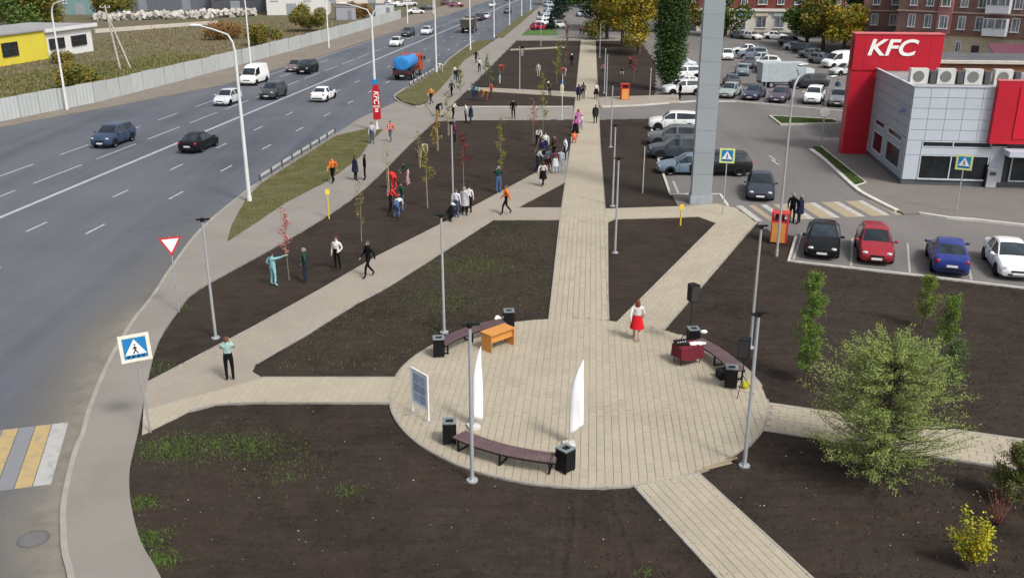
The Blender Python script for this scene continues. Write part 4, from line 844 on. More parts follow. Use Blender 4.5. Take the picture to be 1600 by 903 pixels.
# tanker lorry
def lorry(pos, yaw, label, tank):
    t = empty('tanker_lorry' if tank else 'dump_truck', (*pos, 0), yaw)
    MB().box((0, 0, .78), (7.2, .9, .22)).build('chassis', TRIM, t)
    OR = mat('orange_red_cab', (.45, .07, .03), .45); TB = mat('blue_tank', (.03, .22, .55), .4)
    if tank:
        m = MB(); nn = 24; prof = [(-3.55, .2), (-3.6, .75), (-3.5, .92), (-3.1, 1.0), (.7, 1.0), (1.05, .92), (1.15, .7), (1.1, .2)]
        for x, q in prof:
            for i in range(nn): a = 2 * math.pi * i / nn; m.v.append((x, 1.15 * q * math.cos(a), 2.05 + .92 * q * math.sin(a)))
        for a in range(len(prof) - 1):
            for i in range(nn): m.f.append((a * nn + i, a * nn + (i + 1) % nn, (a + 1) * nn + (i + 1) % nn, (a + 1) * nn + i)); m.mi.append(0)
        m.add([m.v[i] for i in range(nn)], [tuple(range(nn))[::-1]])
        m.build('tank', TB, t, True)
        MB().box((-3.3, 0, 1.0), (.5, 2.3, .55)).build('rear_box', mat('dull_red_steel', (.045, .018, .026), .6), t)
        for x in (-2.4, -.2): MB().tube((x, 0, 2.9), (x, 0, 3.08), .28, n=12).build('hatch', OR, t, True)
        for s in (1, -1): MB().box((-1.2, s * .45, 3.02), (3.6, .05, .08)).build('roof_rail', OR, t)
        for s in (1, -1): MB().box((-1.2, s * 1.12, 1.30), (4.6, .12, .26)).build('side_step', MC['dull_red_steel'], t)
    else:
        m = MB(); DK = mat('dark_olive_body', (.05, .055, .04), .7)
        for c_, d_ in (((-1.2, 1.12, 1.85), (4.6, .08, 1.5)), ((-1.2, -1.12, 1.85), (4.6, .08, 1.5)), ((-3.48, 0, 1.85), (.08, 2.15, 1.5)), ((1.08, 0, 2.0), (.08, 2.15, 1.8)), ((-1.2, 0, 1.13), (4.5, 2.15, .08))): m.box(c_, d_)
        m.build('dump_body', DK, t); MB().box((-1.2, 0, 2.35), (4.4, 2.1, .5)).build('load', mat('sand_load', (.3, .26, .2), .9), t); OR = mat('grey_cab', (.2, .2, .18), .5)
    m = MB(); prof = [(1.4, .75), (3.35, .75), (3.45, 1.6), (3.2, 2.65), (1.5, 2.72), (1.4, 2.6)]
    m.add([(x, 1.15, z) for x, z in prof] + [(x, -1.15, z) for x, z in prof], [tuple(range(6))[::-1], tuple(range(6, 12))] + [(i, (i + 1) % 6, 6 + (i + 1) % 6, 6 + i) for i in range(6)])
    cab = m.build('cab', OR, t)
    for s in (1, -1):
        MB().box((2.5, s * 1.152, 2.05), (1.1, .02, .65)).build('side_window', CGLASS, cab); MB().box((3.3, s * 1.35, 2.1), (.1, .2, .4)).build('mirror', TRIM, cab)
        MB().box((-3.62, s * .9, .9), (.06, .3, .16)).build('tail_light', TAIL, t)
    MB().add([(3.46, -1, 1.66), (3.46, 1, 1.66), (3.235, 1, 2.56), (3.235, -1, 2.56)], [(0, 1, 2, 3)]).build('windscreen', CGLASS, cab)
    MB().box((-3.64, 0, .62), (.05, .5, .12)).build('number_plate', PLATE, t)
    for x in (2.4, -1.2, -2.4):
        for s in (1, -1): wheel(.48, t, x, s * .98, .48)
    return tag(t, label, 'truck', HWY)
lorry(R(67.2, 9.3), RYAW, 'orange red tanker lorry with a bright blue tank driving beside the grass verge', True)
lorry(R(137, 5.4), RYAW, 'dark dump truck with a pale load driving far up the highway', False)
# covered lorry in the lot
ct = empty('covered_truck', (*[(31.47, 110.39)][0], 0), math.radians(2))
MB().box((-.3, 0, 1.75), (5.0, 2.2, 2.1)).build('cargo_cover', mat('grey_tarpaulin', (.33, .38, .40), .7), ct)
MB().box((-.3, 0, .62), (5.2, 1.2, .16)).build('chassis', TRIM, ct)
cb = MB().prism([(2.3, -1), (3.9, -.95), (4.0, 0), (3.9, .95), (2.3, 1)], .45, 1.35); cb.prism([(2.3, -.95), (3.3, -.9), (3.3, .9), (2.3, .95)], 1.35, 2.1); cb.build('cab', paint((.6, .63, .66)), ct)
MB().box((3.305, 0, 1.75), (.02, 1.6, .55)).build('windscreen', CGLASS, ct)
for x in (3.1, -1.6):
    for s in (1, -1): wheel(.35, ct, x, s * .98, .35)
tag(ct, 'light lorry with a grey box cover parked in the far lot', 'truck')
# ------------------------------------------------------------------ people
SKIN = mat('skin', (.52, .33, .25), .6, 0, .06); HAIRD = mat('dark_hair', (.03, .02, .015), .8); HAIRB = mat('brown_hair', (.09, .05, .028), .8); HAIRR = mat('auburn_hair', (.13, .035, .02), .8); HAIRG = mat('grey_hair', (.2, .19, .18), .8)
SHOE = mat('dark_shoe', (.03, .028, .027), .7); SHOEW = mat('pale_shoe', (.6, .6, .58), .7)
BASEJ = dict(pel=(0, 0, .95), wst=(0, .01, 1.10), chs=(0, .01, 1.30), nk=(0, 0, 1.46), hd=(0, .015, 1.57), tp=(0, .01, 1.655), ns=(0, .09, 1.565),
  hl=(-.10, 0, .90), kl=(-.11, .02, .50), al=(-.11, -.02, .09), tl=(-.12, .14, .035), hr=(.10, 0, .90), kr=(.11, .02, .50), ar=(.11, -.02, .09), tr=(.12, .14, .035),
  sl=(-.19, 0, 1.40), el=(-.25, -.02, 1.13), wl=(-.26, .05, .89), ml=(-.26, .07, .80), sr=(.19, 0, 1.40), er=(.25, -.02, 1.13), wr=(.26, .05, .89), mr=(.26, .07, .80))
BONES = [('pel','wst','b'),('wst','chs','t'),('chs','nk','t'),('nk','hd','s'),('hd','tp','s'),('hd','ns','s'),('pel','hl','b'),('hl','kl','b'),('kl','al','b'),('al','tl','f'),('pel','hr','b'),('hr','kr','b'),('kr','ar','b'),('ar','tr','f'),
  ('chs','sl','t'),('sl','el','t'),('el','wl','t'),('wl','ml','s'),('chs','sr','t'),('sr','er','t'),('er','wr','t'),('wr','mr','s')]
RAD = dict(pel=(.15, .115), wst=(.145, .11), chs=(.165, .12), nk=(.055, .055), hd=(.082, .1), tp=(.065, .08), ns=(.014, .014), hl=(.088, .095), kl=(.062, .066), al=(.045, .05), tl=(.042, .034), sl=(.072, .072), el=(.052, .052), wl=(.038, .036), ml=(.036, .022))
for k in ('h', 'k', 'a', 't', 's', 'e', 'w', 'm'): RAD[k + 'r'] = RAD[k + 'l']
POSES = {
 'stand': {},
 'stand2': dict(kl=(-.13, .04, .50), al=(-.16, .02, .09), tl=(-.21, .16, .035), el=(-.28, -.06, 1.14), wl=(-.2, .08, 1.0), ml=(-.15, .12, .97)),
 'walk': dict(kl=(-.10, .20, .52), al=(-.10, .24, .10), tl=(-.10, .40, .05), kr=(.10, -.02, .50), ar=(.10, -.30, .16), tr=(.10, -.19, .05), el=(-.25, -.16, 1.15), wl=(-.25, -.20, .92), ml=(-.24, -.17, .84), er=(.25, .06, 1.13), wr=(.24, .24, .95), mr=(.22, .29, .88)),
 'photo': dict(er=(.24, .16, 1.20), wr=(.10, .30, 1.38), mr=(.05, .33, 1.45), el=(-.24, .16, 1.20), wl=(-.10, .30, 1.36), ml=(-.05, .33, 1.43)),
 'point': dict(er=(.40, .16, 1.45), wr=(.60, .26, 1.55), mr=(.68, .29, 1.58), kl=(-.14, .06, .5), al=(-.18, .02, .09), tl=(-.2, .17, .035), el=(-.32, -.05, 1.15), wl=(-.22, .06, 1.05), ml=(-.16, .1, 1.04)),
 'work': dict(wst=(0, .05, 1.08), chs=(0, .16, 1.25), nk=(0, .25, 1.38), hd=(0, .31, 1.47), tp=(0, .35, 1.54), ns=(0, .39, 1.45), sl=(-.18, .18, 1.33), sr=(.18, .18, 1.33), el=(-.24, .30, 1.08), wl=(-.12, .45, .95), ml=(-.07, .50, .92), er=(.24, .32, 1.10), wr=(.12, .50, 1.08), mr=(.07, .55, 1.06), kl=(-.14, .12, .5), al=(-.15, .04, .09), tl=(-.17, .2, .035), kr=(.13, -.02, .5), ar=(.14, -.14, .09), tr=(.17, .02, .035)),
 'bend': dict(pel=(0, -.08, .90), wst=(0, .10, 1.02), chs=(0, .32, 1.08), nk=(0, .48, 1.08), hd=(0, .58, 1.06), tp=(0, .66, 1.05), ns=(0, .61, .98), hl=(-.1, -.08, .86), hr=(.1, -.08, .86), sl=(-.18, .38, 1.06), sr=(.18, .38, 1.06), el=(-.2, .44, .80), wl=(-.12, .50, .58), ml=(-.09, .52, .50), er=(.2, .46, .80), wr=(.12, .52, .60), mr=(.09, .55, .52), kl=(-.14, .08, .48), kr=(.14, .06, .48), al=(-.16, -.02, .09), tl=(-.18, .14, .035), ar=(.16, -.04, .09), tr=(.18, .12, .035)),
 'crouch': dict(pel=(0, -.15, .45), wst=(0, -.02, .58), chs=(0, .10, .74), nk=(0, .18, .86), hd=(0, .23, .95), tp=(0, .25, 1.03), ns=(0, .31, .93), hl=(-.1, -.14, .42), hr=(.1, -.14, .42), kl=(-.16, .22, .46), kr=(.16, .22, .46), al=(-.15, -.02, .09), tl=(-.17, .14, .035), ar=(.15, -.02, .09), tr=(.17, .14, .035), sl=(-.18, .12, .80), sr=(.18, .12, .80), el=(-.24, .26, .60), wl=(-.14, .42, .52), ml=(-.1, .47, .48), er=(.24, .26, .60), wr=(.14, .42, .52), mr=(.1, .47, .48)),
}
PM = {}
def pose_mesh(name):
    if name in PM: return PM[name]
    J = dict(BASEJ); J.update(POSES[name]); keys = list(J)
    me = bpy.data.meshes.new('person'); verts = [J[k] for k in keys]; edges = [(keys.index(a), keys.index(b)) for a, b, _ in BONES]
    rad = [RAD[k] for k in keys]; zone_seg = [(Vector(J[a]), Vector(J[b]), z) for a, b, z in BONES]
    roots = [0]
    for s in 'lr':        # five fingers, each its own chain rooted in the palm
        w, m = Vector(J['w' + s]), Vector(J['m' + s]); d = (m - w).normalized(); side = d.cross(Vector((0, 1, .2))).normalized(); nor = side.cross(d)
        for q, (o, L, a) in enumerate(((-.030, .050, -.8), (-.020, .075, -.12), (-.007, .085, 0), (.007, .078, .06), (.020, .06, .15))):
            p0 = (w if q == 0 else m) + side * o * (1 if q else .6) + (d * .035 if q == 0 else d * 0); dd = (d + side * a).normalized()
            p1 = p0 + dd * L * .55; p2 = p1 + (dd + nor * .6).normalized() * L * .5
            b = len(verts); verts += [tuple(p0), tuple(p1), tuple(p2)]; rad += [(.011, .011), (.010, .010), (.008, .008)]; edges += [(b, b + 1), (b + 1, b + 2)]; roots.append(b)
            zone_seg.append((p0, p2, 's'))
    me.from_pydata(verts, edges, []); ob = bpy.data.objects.new('tmp', me); col.objects.link(ob)
    sk = ob.modifiers.new('skin', 'SKIN'); sk.use_smooth_shade = True
    for i, v in enumerate(me.skin_vertices[0].data): v.radius = rad[i]; v.use_root = i in roots
    sb = ob.modifiers.new('sub', 'SUBSURF'); sb.levels = 1; sb.render_levels = 1
    dg = bpy.context.evaluated_depsgraph_get(); out = bpy.data.meshes.new_from_object(ob.evaluated_get(dg)); bpy.data.objects.remove(ob)
    out.materials.clear()
    for m in (cloth((.3, .3, .3)), cloth((.1, .1, .1)), SKIN, SHOE): out.materials.append(m)
    zi = dict(t=0, b=1, s=2, f=3); idx = []
    for p in out.polygons:
        c = p.center; best = 9; zz = 't'
        for a, b, z in zone_seg:
            ab = b - a; t = max(0, min(1, (c - a).dot(ab) / max(ab.length_squared, 1e-6))); dd = (c - (a + ab * t)).length - (.08 if z in 'tb' else .03)
            if dd < best: best, zz = dd, z
        if zz == 's' and (c - Vector(J['nk'])).length < .07: zz = 't' if c.z < J['nk'][2] else 's'
        idx.append(zi[zz])
    out.polygons.foreach_set('material_index', idx); out.name = 'person'
    hd, tp, ns = Vector(J['hd']), Vector(J['tp']), Vector(J['ns'])
    up = (tp - hd).normalized(); fw = (ns - hd); fw = (fw - up * fw.dot(up)).normalized(); rt = fw.cross(up)
    M = Matrix((rt, fw, up)).transposed().to_4x4(); M.translation = hd
    PM[name] = (out, M, J); return PM[name]
HM = {}
def head_parts():
    m = MB(); nu, nv = 12, 6        # hair cap, open at the face
    for j in range(nv + 1):
        for i in range(nu):
            t = 2 * math.pi * i / nu; ph = math.pi / 2 * (1 - j / nv * 1.25); front = math.sin(t) > .3
            if front: ph = max(ph, .45)
            m.v.append((.098 * math.cos(ph) * math.cos(t), -.012 + .118 * math.cos(ph) * math.sin(t), .025 + .118 * math.sin(ph)))
    for j in range(nv):
        for i in range(nu): m.f.append((j * nu + i, (j + 1) * nu + i, (j + 1) * nu + (i + 1) % nu, j * nu + (i + 1) % nu)); m.mi.append(0)
    HM['hair'] = m.build('hair', [HAIRD], None, True)
    m = MB(); m.ball((0, -.04, -.06), (.11, .085, .16), 10, 6); HM['long'] = m.build('long_hair', [HAIRD], None, True)
    for s, n in ((-1, 'eye'), (1, 'eye')): HM['e%d' % s] = MB().ball((s * .034, .088, .012), (.014, .008, .008), 6, 4).build('eye', [mat('eye_dark', (.02, .015, .012), .3)], None)
    HM['mouth'] = MB().box((0, .086, -.052), (.045, .012, .012)).build('mouth', [mat('lips', (.36, .14, .12), .5)], None)
    for s in (-1, 1): HM['r%d' % s] = MB().ball((s * .09, -.005, .0), (.014, .026, .034), 6, 4).build('ear', [SKIN], None)
    m = MB(); m.ball((0, 0, .04), (.108, .122, .105), 12, 5, -.05); m.box((0, .13, .045), (.14, .10, .014)); HM['cap'] = m.build('cap', [cloth((.1, .1, .1))], None, True)
    def skirt(z0, z1, r0, r1):
        m = MB(); n = 16; K = 5
        for k in range(K):
            t = k / (K - 1); r = r0 + (r1 - r0) * t
            for i in range(n): a = 2 * math.pi * i / n; q = r * (1 + (.06 * math.sin(5 * a) * t)); m.v.append((q * math.cos(a), q * .82 * math.sin(a), z0 + (z1 - z0) * t))
        for k in range(K - 1):
            for i in range(n): m.f.append((k * n + i, (k + 1) * n + i, (k + 1) * n + (i + 1) % n, k * n + (i + 1) % n)); m.mi.append(0)
        return m
    HM['skirt'] = skirt(1.07, .52, .17, .29).build('skirt', [cloth((.1, .1, .1))], None, True)
    HM['dress'] = skirt(1.1, .22, .17, .34).build('long_skirt', [cloth((.1, .1, .1))], None, True)
    HM['coat'] = skirt(1.34, .62, .20, .27).build('coat_skirt', [cloth((.1, .1, .1))], None, True)
    m = MB()
    for s in (1, -1):
        m.box((s * .09, .135, 1.22), (.10, .02, .36)); m.box((s * .09, -.125, 1.22), (.10, .02, .36))
    HM['vest'] = m.build('vest', [cloth((.1, .1, .1))], None)
head_parts()
PEOPLE = 'people working and strolling in the new park'
def person(pos, yaw, pose, top, bot, label, hair=HAIRD, h=1.72, shoe=None, extra=None, long=False, cap=None, z=.12):
    me, M, J = pose_mesh(pose)
    o = bpy.data.objects.new('person', me); col.objects.link(o); o.location = (pos[0], pos[1], z - .004); o.rotation_euler = (0, 0, math.radians(yaw - 90)); k = h / 1.70; o.scale = (k, k, k)
    slot(o, 0, cloth(top)); slot(o, 1, cloth(bot))
    if shoe: slot(o, 3, shoe)
    for key in ['e-1', 'e1', 'mouth', 'r-1', 'r1'] + (['cap'] if cap else ['hair']) + (['long'] if long else []):
        c = HM[key].copy(); col.objects.link(c); c.parent = o; c.matrix_local = M
        if key in ('hair', 'long'): slot(c, 0, hair)
        if key == 'cap': slot(c, 0, cloth(cap))
    for key, cc in (extra or {}).items():
        c = HM[key].copy(); col.objects.link(c); c.parent = o; c.location = (J['pel'][0], J['pel'][1], 0); slot(c, 0, cloth(cc))
    return tag(o, label, 'person', PEOPLE)
W_, K_, DN, JN, ORG, RD_, GR_, MINT = (.62, .62, .60), (.010, .010, .011), (.02, .026, .05), (.07, .13, .25), (.70, .17, .03), (.55, .03, .03), (.33, .33, .33), (.28, .40, .385)
TURQ, DGR, NV = (.28, .55, .56), (.02, .06, .05), (.02, .025, .05)
P = person
P([(-10.26, 30.91)][0], 100, 'photo', MINT, K_, 'person in a mint shirt and black trousers raising both hands, alone on the paved path', HAIRB)
P([(-11.16, 41.28)][0], 60, 'point', TURQ, TURQ, 'person in a turquoise tracksuit reaching up to the pink leaved sapling', HAIRD, 1.66, SHOEW, z=.07)
P([(-9.76, 41.74)][0], 190, 'stand2', DGR, NV, 'grey haired person in a dark green jacket and jeans beside the pink sapling', HAIRG, z=.07)
P([(-8.58, 43.64)][0], 250, 'stand2', W_, K_, 'person in a white jacket and black trousers standing on the bare soil', HAIRR, 1.70, z=.07)
P([(-6.85, 42.38)][0], 215, 'walk', K_, K_, 'person all in black walking on the edge of the diagonal path', HAIRB, 1.82)
P([(5.00, 34.67)][0], 80, 'walk', (.72, .71, .69), (.5, .33, .25), 'person in a white top and bright red skirt crossing the plaza', HAIRR, 1.72, SHOEW, dict(skirt=(.62, .02, .03)), True)
P([(-12.06, 61.80)][0], 250, 'walk', ORG, K_, 'worker in an orange jacket walking on the roadside pavement', HAIRB, 1.76, extra=dict(vest=(.75, .25, .06)))
P([(-10.67, 62.55)][0], 40, 'stand', NV, K_, 'person in a navy coat standing on the pavement beside one in black', HAIRD, 1.68, extra=dict(coat=NV))
P([(-10.04, 62.74)][0], 190, 'stand2', K_, K_, 'person in black standing on the pavement next to a navy coat', HAIRD, 1.76)
P([(-7.76, 60.17)][0], 130, 'bend', RD_, RD_, 'person in a red jacket bending over the soil', HAIRR, 1.7, z=.07)
P([(-6.96, 61.43)][0], 200, 'work', DGR, (.5, .3, .32), 'person in a dark green top and pink trousers digging', HAIRD, 1.68, z=.07)
P([(-7.30, 54.36)][0], 20, 'work', RD_, K_, 'person in a red vest working with a group around a hole', HAIRD, 1.7, extra=dict(vest=(.65, .3, .25)), z=.07)
P([(-6.77, 53.07)][0], 70, 'bend', (.60, .60, .60), JN, 'person in a white top and light jeans bent over with back turned', HAIRD, 1.7, z=.07)
P([(-6.61, 54.66)][0], 200, 'stand', DGR, JN, 'person in a bottle green jacket and jeans beside the bent figures', HAIRD, 1.78, z=.07)
P([(-3.63, 52.24)][0], 20, 'crouch', K_, K_, 'person with a white cap crouching at the path edge', HAIRD, 1.7, cap=W_)
P([(-3.27, 53.07)][0], 70, 'stand', (.58, .58, .62), (.05, .07, .13), 'person in a white sweater and dark jeans with back to the plaza', HAIRB, 1.72)
P([(-2.80, 53.49)][0], 60, 'stand2', (.42, .42, .43), K_, 'person in a light grey coat standing on the diagonal path', HAIRG, 1.75, extra=dict(coat=(.42, .42, .43)))
P([(-2.56, 54.07)][0], 80, 'stand', W_, K_, 'person in white half hidden behind the grey coat', HAIRD, 1.7)
P([(-0.34, 53.78)][0], 185, 'walk', ORG, K_, 'worker in an orange jacket walking down the diagonal path', HAIRB, 1.78, extra=dict(vest=(.8, .3, .12)))
P([(-0.87, 59.12)][0], 100, 'photo', DGR, JN, 'person in a dark jacket and blue jeans among the saplings', HAIRG, 1.8, z=.07)
P([(2.05, 60.88)][0], 60, 'walk', (.6, .57, .55), K_, 'person in a pale top and short dark skirt on the diagonal path', HAIRD, 1.68, extra=dict(skirt=K_), long=True)
P([(3.02, 64.71)][0], 100, 'stand', (.13, .05, .07), (.55, .6, .6), 'person with white trousers and maroon top at the planting group', HAIRD, 1.72, SHOEW, extra=dict(skirt=(.6, .64, .63)))
P([(3.44, 64.91)][0], 80, 'stand2', (.55, .62, .70), (.35, .45, .55), 'person in a pale blue jacket at the planting group', HAIRB, 1.7)
P([(3.97, 69.00)][0], 200, 'stand', (.6, .68, .70), DN, 'person in a white blue shirt at the edge of the main walk', HAIRD, 1.75)
P([(2.24, 64.30)][0], 30, 'bend', K_, K_, 'person in black bending in the planting group', HAIRD, 1.7, z=.07)
P([(1.78, 65.73)][0], 10, 'work', (.5, .55, .6), NV, 'person in a light shirt digging beside the planting group', HAIRD, 1.7, z=.07)
P([(2.29, 68.77)][0], 250, 'stand2', (.03, .03, .10), K_, 'person in a deep blue jacket amid the planting group', HAIRD, 1.72, z=.07)
P([(2.58, 71.60)][0], 260, 'stand', W_, DN, 'person in a white shirt behind the deep blue jacket', HAIRB, 1.7, z=.07)
P([(2.11, 74.64)][0], 280, 'work', (.60, .55, .52), K_, 'person in a cream top holding a spade by the planting group', HAIRB, 1.65, z=.07)
P([(3.21, 70.16)][0], 220, 'stand2', (.10, .05, .05), K_, 'person in a brown jacket turned to the planting group', HAIRD, 1.74, z=.07)
P([(2.55, 65.32)][0], 130, 'stand', (.10, .14, .18), (.30, .10, .10), 'person in a teal jacket and red trousers at the path edge', HAIRD, 1.7)
P([(5.38, 79.10)][0], 80, 'stand', (.50, .15, .36), K_, 'person in a pink top and long dark skirt on the main walk', HAIRD, 1.66, extra=dict(dress=K_), long=True)
P([(5.84, 82.78)][0], 90, 'stand', (.48, .16, .38), (.4, .15, .32), 'person in a pink dress on the main walk', HAIRR, 1.66, extra=dict(dress=(.42, .15, .32)), long=True)
P([(6.12, 81.83)][0], 260, 'walk', (.55, .55, .6), (.3, .3, .4), 'child in pale clothes beside the pink dress', HAIRD, 1.3)
P([(5.06, 75.71)][0], 80, 'crouch', (.62, .15, .05), (.5, .1, .05), 'child in an orange red jacket crouching on the main walk', HAIRR, 1.5)
P([(7.57, 85.08)][0], 265, 'stand', K_, K_, 'person in a knee length black coat coming down the main walk', HAIRB, 1.68, extra=dict(coat=(.025, .025, .03)))
P([(6.97, 98.65)][0], 80, 'stand', NV, K_, 'person in a dark blue coat walking up the main walk in a pair', HAIRD, 1.72, extra=dict(coat=NV))
P([(7.53, 100.01)][0], 85, 'walk', (.05, .05, .06), K_, 'person in charcoal walking in a pair on the main walk', HAIRD, 1.72)
P([(8.89, 100.01)][0], 270, 'stand', W_, K_, 'person in a white blouse and black skirt on the far main walk', HAIRD, 1.68, extra=dict(skirt=K_))
P([(12.94, 182.46)][0], 270, 'stand', (.25, .06, .06), K_, 'person in dark red at the far end of the main walk', HAIRD, 1.72, z=.0)
P([(0.12, 87.86)][0], 250, 'stand2', K_, K_, 'person in black standing alone on the crossing road', HAIRD, 1.8, z=.07)
P([(-4.22, 85.76)][0], 200, 'stand', W_, NV, 'person in a white shirt at the corner of the crossing road', HAIRD, 1.74, z=.07)
P([(-3.73, 85.08)][0], 180, 'stand2', NV, NV, 'person in dark navy next to a white shirt by the crossing road', HAIRD, 1.76, extra=dict(coat=NV), z=.07)
P([(-5.50, 87.50)][0], 40, 'work', (.6, .58, .5), K_, 'person in a cream top by the yellow stakes', HAIRD, 1.7, z=.07)
P([(-4.68, 76.26)][0], 190, 'stand', (.25, .03, .10), K_, 'person in a magenta jacket behind a lamp post', HAIRG, 1.74, z=.07)
P([(-6.76, 70.16)][0], 300, 'bend', (.45, .42, .42), (.55, .5, .08), 'person with yellow trousers bending among the saplings', HAIRG, 1.72, z=.07)
P([(-11.34, 75.44)][0], 260, 'stand', (.5, .48, .55), (.06, .1, .16), 'person in a pale shirt and jeans under the red banner', HAIRD, 1.74)
P([(-9.93, 76.26)][0], 250, 'walk', (.62, .10, .06), (.12, .12, .16), 'person in a red vest on the pavement near the red banner', HAIRD, 1.72, extra=dict(vest=(.75, .4, .35)))
P([(-8.26, 96.47)][0], 230, 'walk', (.72, .28, .05), NV, 'worker in a yellow orange jacket at the verge tip', HAIRB, 1.74)
P([(-7.04, 88.95)][0], 60, 'bend', K_, K_, 'person in black bending at the pavement corner', HAIRD, 1.74)
P([(-6.46, 101.40)][0], 240, 'walk', (.05, .06, .06), K_, 'person in dark clothes walking on the far pavement', HAIRD, 1.74)
P([(-6.47, 112.85)][0], 250, 'stand', (.03, .04, .04), (.05, .08, .1), 'person in dark teal standing on the far pavement', HAIRD, 1.78)
P([(-6.94, 115.81)][0], 250, 'stand', (.55, .57, .5), K_, 'person in a pale shirt on the far pavement beside dark teal', HAIRD, 1.7)
P([(-9.05, 123.54)][0], 200, 'bend', W_, (.4, .4, .42), 'person in white bending on the grass verge', HAIRD, 1.7, z=.1)
P([(-4.23, 123.54)][0], 250, 'stand', (.58, .64, .62), K_, 'person in a white jacket on the far pavement', HAIRD, 1.74)
P([(-5.02, 133.90)][0], 240, 'walk', K_, K_, 'person in black on the far pavement behind a white jacket', HAIRD, 1.74)
P([(-1.15, 122.18)][0], 200, 'bend', (.5, .10, .08), (.35, .06, .06), 'person in red bending in the far bed', HAIRD, 1.72, z=.07)
P([(-1.44, 112.28)][0], 160, 'stand', (.04, .10, .10), (.35, .42, .45), 'person in teal with pale trousers in the far bed', HAIRD, 1.74, z=.07)
P([(-4.19, 99.55)][0], 160, 'stand2', (.07, .14, .20), (.04, .08, .12), 'person in a slate blue jacket in the small far bed', HAIRD, 1.76, z=.07)
P([(-3.77, 99.10)][0], 100, 'work', (.10, .18, .24), NV, 'person in a faded blue jacket working in the small far bed', HAIRD, 1.7, z=.07)
P([(-2.62, 99.10)][0], 200, 'bend', (.65, .26, .06), (.3, .1, .05), 'worker in orange bending in the small far bed', HAIRD, 1.72, z=.07)
P([(-2.18, 100.47)][0], 200, 'stand', (.55, .08, .05), (.10, .05, .05), 'worker in a red jacket in the small far bed', HAIRD, 1.72, z=.07)
P([(4.09, 102.35)][0], 240, 'work', (.14, .10, .07), (.06, .05, .04), 'person in brown with a pale cap digging in the far bed', HAIRD, 1.74, cap=(.6, .5, .35), z=.07)
P([(5.48, 103.81)][0], 90, 'stand', (.04, .06, .16), (.62, .62, .40), 'person in a blue jacket and pale yellow trousers at the far bed', HAIRD, 1.78, z=.07)
P([(6.68, 119.55)][0], 200, 'bend', (.55, .10, .10), (.5, .4, .42), 'person in a red jacket and pale trousers planting by the main walk', HAIRD, 1.72, z=.07)
P([(8.11, 130.01)][0], 250, 'stand', K_, K_, 'person in black with a white cap beside the far main walk', HAIRD, 1.7, cap=W_, z=.07)
P([(1.53, 143.30)][0], 250, 'stand', K_, (.5, .52, .52), 'person in a black jacket and pale trousers at the far bed corner', HAIRD, 1.76, z=.07)
P([(3.28, 118.91)][0], 250, 'stand', (.5, .48, .42), (.4, .4, .36), 'person in pale overalls alone in the far bed', HAIRD, 1.72, z=.07)
P([(13.91, 120.20)][0], 250, 'crouch', (.06, .05, .05), (.5, .5, .48), 'person crouching in the bed beside the yellow trees', HAIRD, 1.72, z=.07)
P([(15.95, 128.52)][0], 150, 'work', (.25, .07, .05), K_, 'person in rust red digging beneath the yellow trees', HAIRD, 1.72, z=.07)
P([(11.93, 124.22)][0], 250, 'crouch', (.5, .2, .25), K_, 'person in pink sitting low beside the far walk', HAIRD, 1.72, z=.07)
P([(17.70, 99.55)][0], 200, 'stand', K_, K_, 'person in dark clothes standing left of the pylon', HAIRD, 1.76, z=.12)
P([(16.18, 52.25)][0], 60, 'stand', K_, K_, 'person in black with grey hair at the crossing beside the red box', HAIRG, 1.80, z=.0)
P([(16.58, 52.12)][0], 150, 'stand2', NV, NV, 'person in a long dark blue coat at the crossing beside the red box', HAIRG, 1.76, extra=dict(coat=NV), z=.0)
P([(35.45, 103.19)][0], 240, 'stand', (.04, .07, .16), NV, 'person in blue standing left of the red tower', HAIRD, 1.76, z=0)
P([(6.29, 227.22)][0], 250, 'stand', K_, K_, 'person in black at the far end of the roadside pavement', HAIRD, 1.76, z=.12)
for o in HM.values(): bpy.data.objects.remove(o)
# spades
for (a, ang, lab) in (([(1.80, 72.18)][0], 1.0, 'spade leaning beside the planting group'), ([(-7.19, 61.88)][0], .4, 'spade in the hands of the pink trousered digger')):
    sp = empty('spade', (*a, .06)); sp.rotation_euler = (math.radians(18), 0, ang)
    MB().tube((0, 0, .2), (0, 0, 1.25), .018, n=8).build('shaft', mat('pale_wood', (.5, .4, .26), .7), sp); MB().box((0, 0, .12), (.19, .015, .26)).build('blade', STEEL, sp)
    tag(sp, lab, 'spade')
# ------------------------------------------------------------------ lamps, masts and signs
lampn = 0
def park_lamp(pos, yaw, label, z=.08):
    t = empty('park_lamp', (pos[0], pos[1], z), yaw)
    MB().tube((0, 0, .02), (0, 0, 4.9), .062, .045, 12).build('pole', STEEL, t, True)
    b = MB().tube((0, 0, -.05), (0, 0, .03), .17, n=14).build('base_plate', STEEL, t)
    for k in range(4): MB().tube((.12 * math.cos(k * 1.571 + .8), .12 * math.sin(k * 1.571 + .8), .03), (.12 * math.cos(k * 1.571 + .8), .12 * math.sin(k * 1.571 + .8), .07), .018, n=6).build('bolt', STEEL, b)
    MB().tube((0, 0, 4.88), (0, 0, 5.02), .075, .085, 12).build('collar', BLACK, t, True)
    for s, L in ((1, .20), (-1, .15)):
        m = MB(); m.box((s * (.08 + L / 2), 0, 4.97), (L, .15, .05)); m.box((s * .07, 0, 4.97), (.08, .06, .06)); hd = m.build('lamp_head', BLACK, t)
        MB().box((s * (.1 + L / 2), 0, 4.938), (L * .7, .10, .012)).build('lens', mat('lamp_lens', (.6, .6, .58), .3), hd)
    return tag(t, label, 'lamp post', 'park lamps')
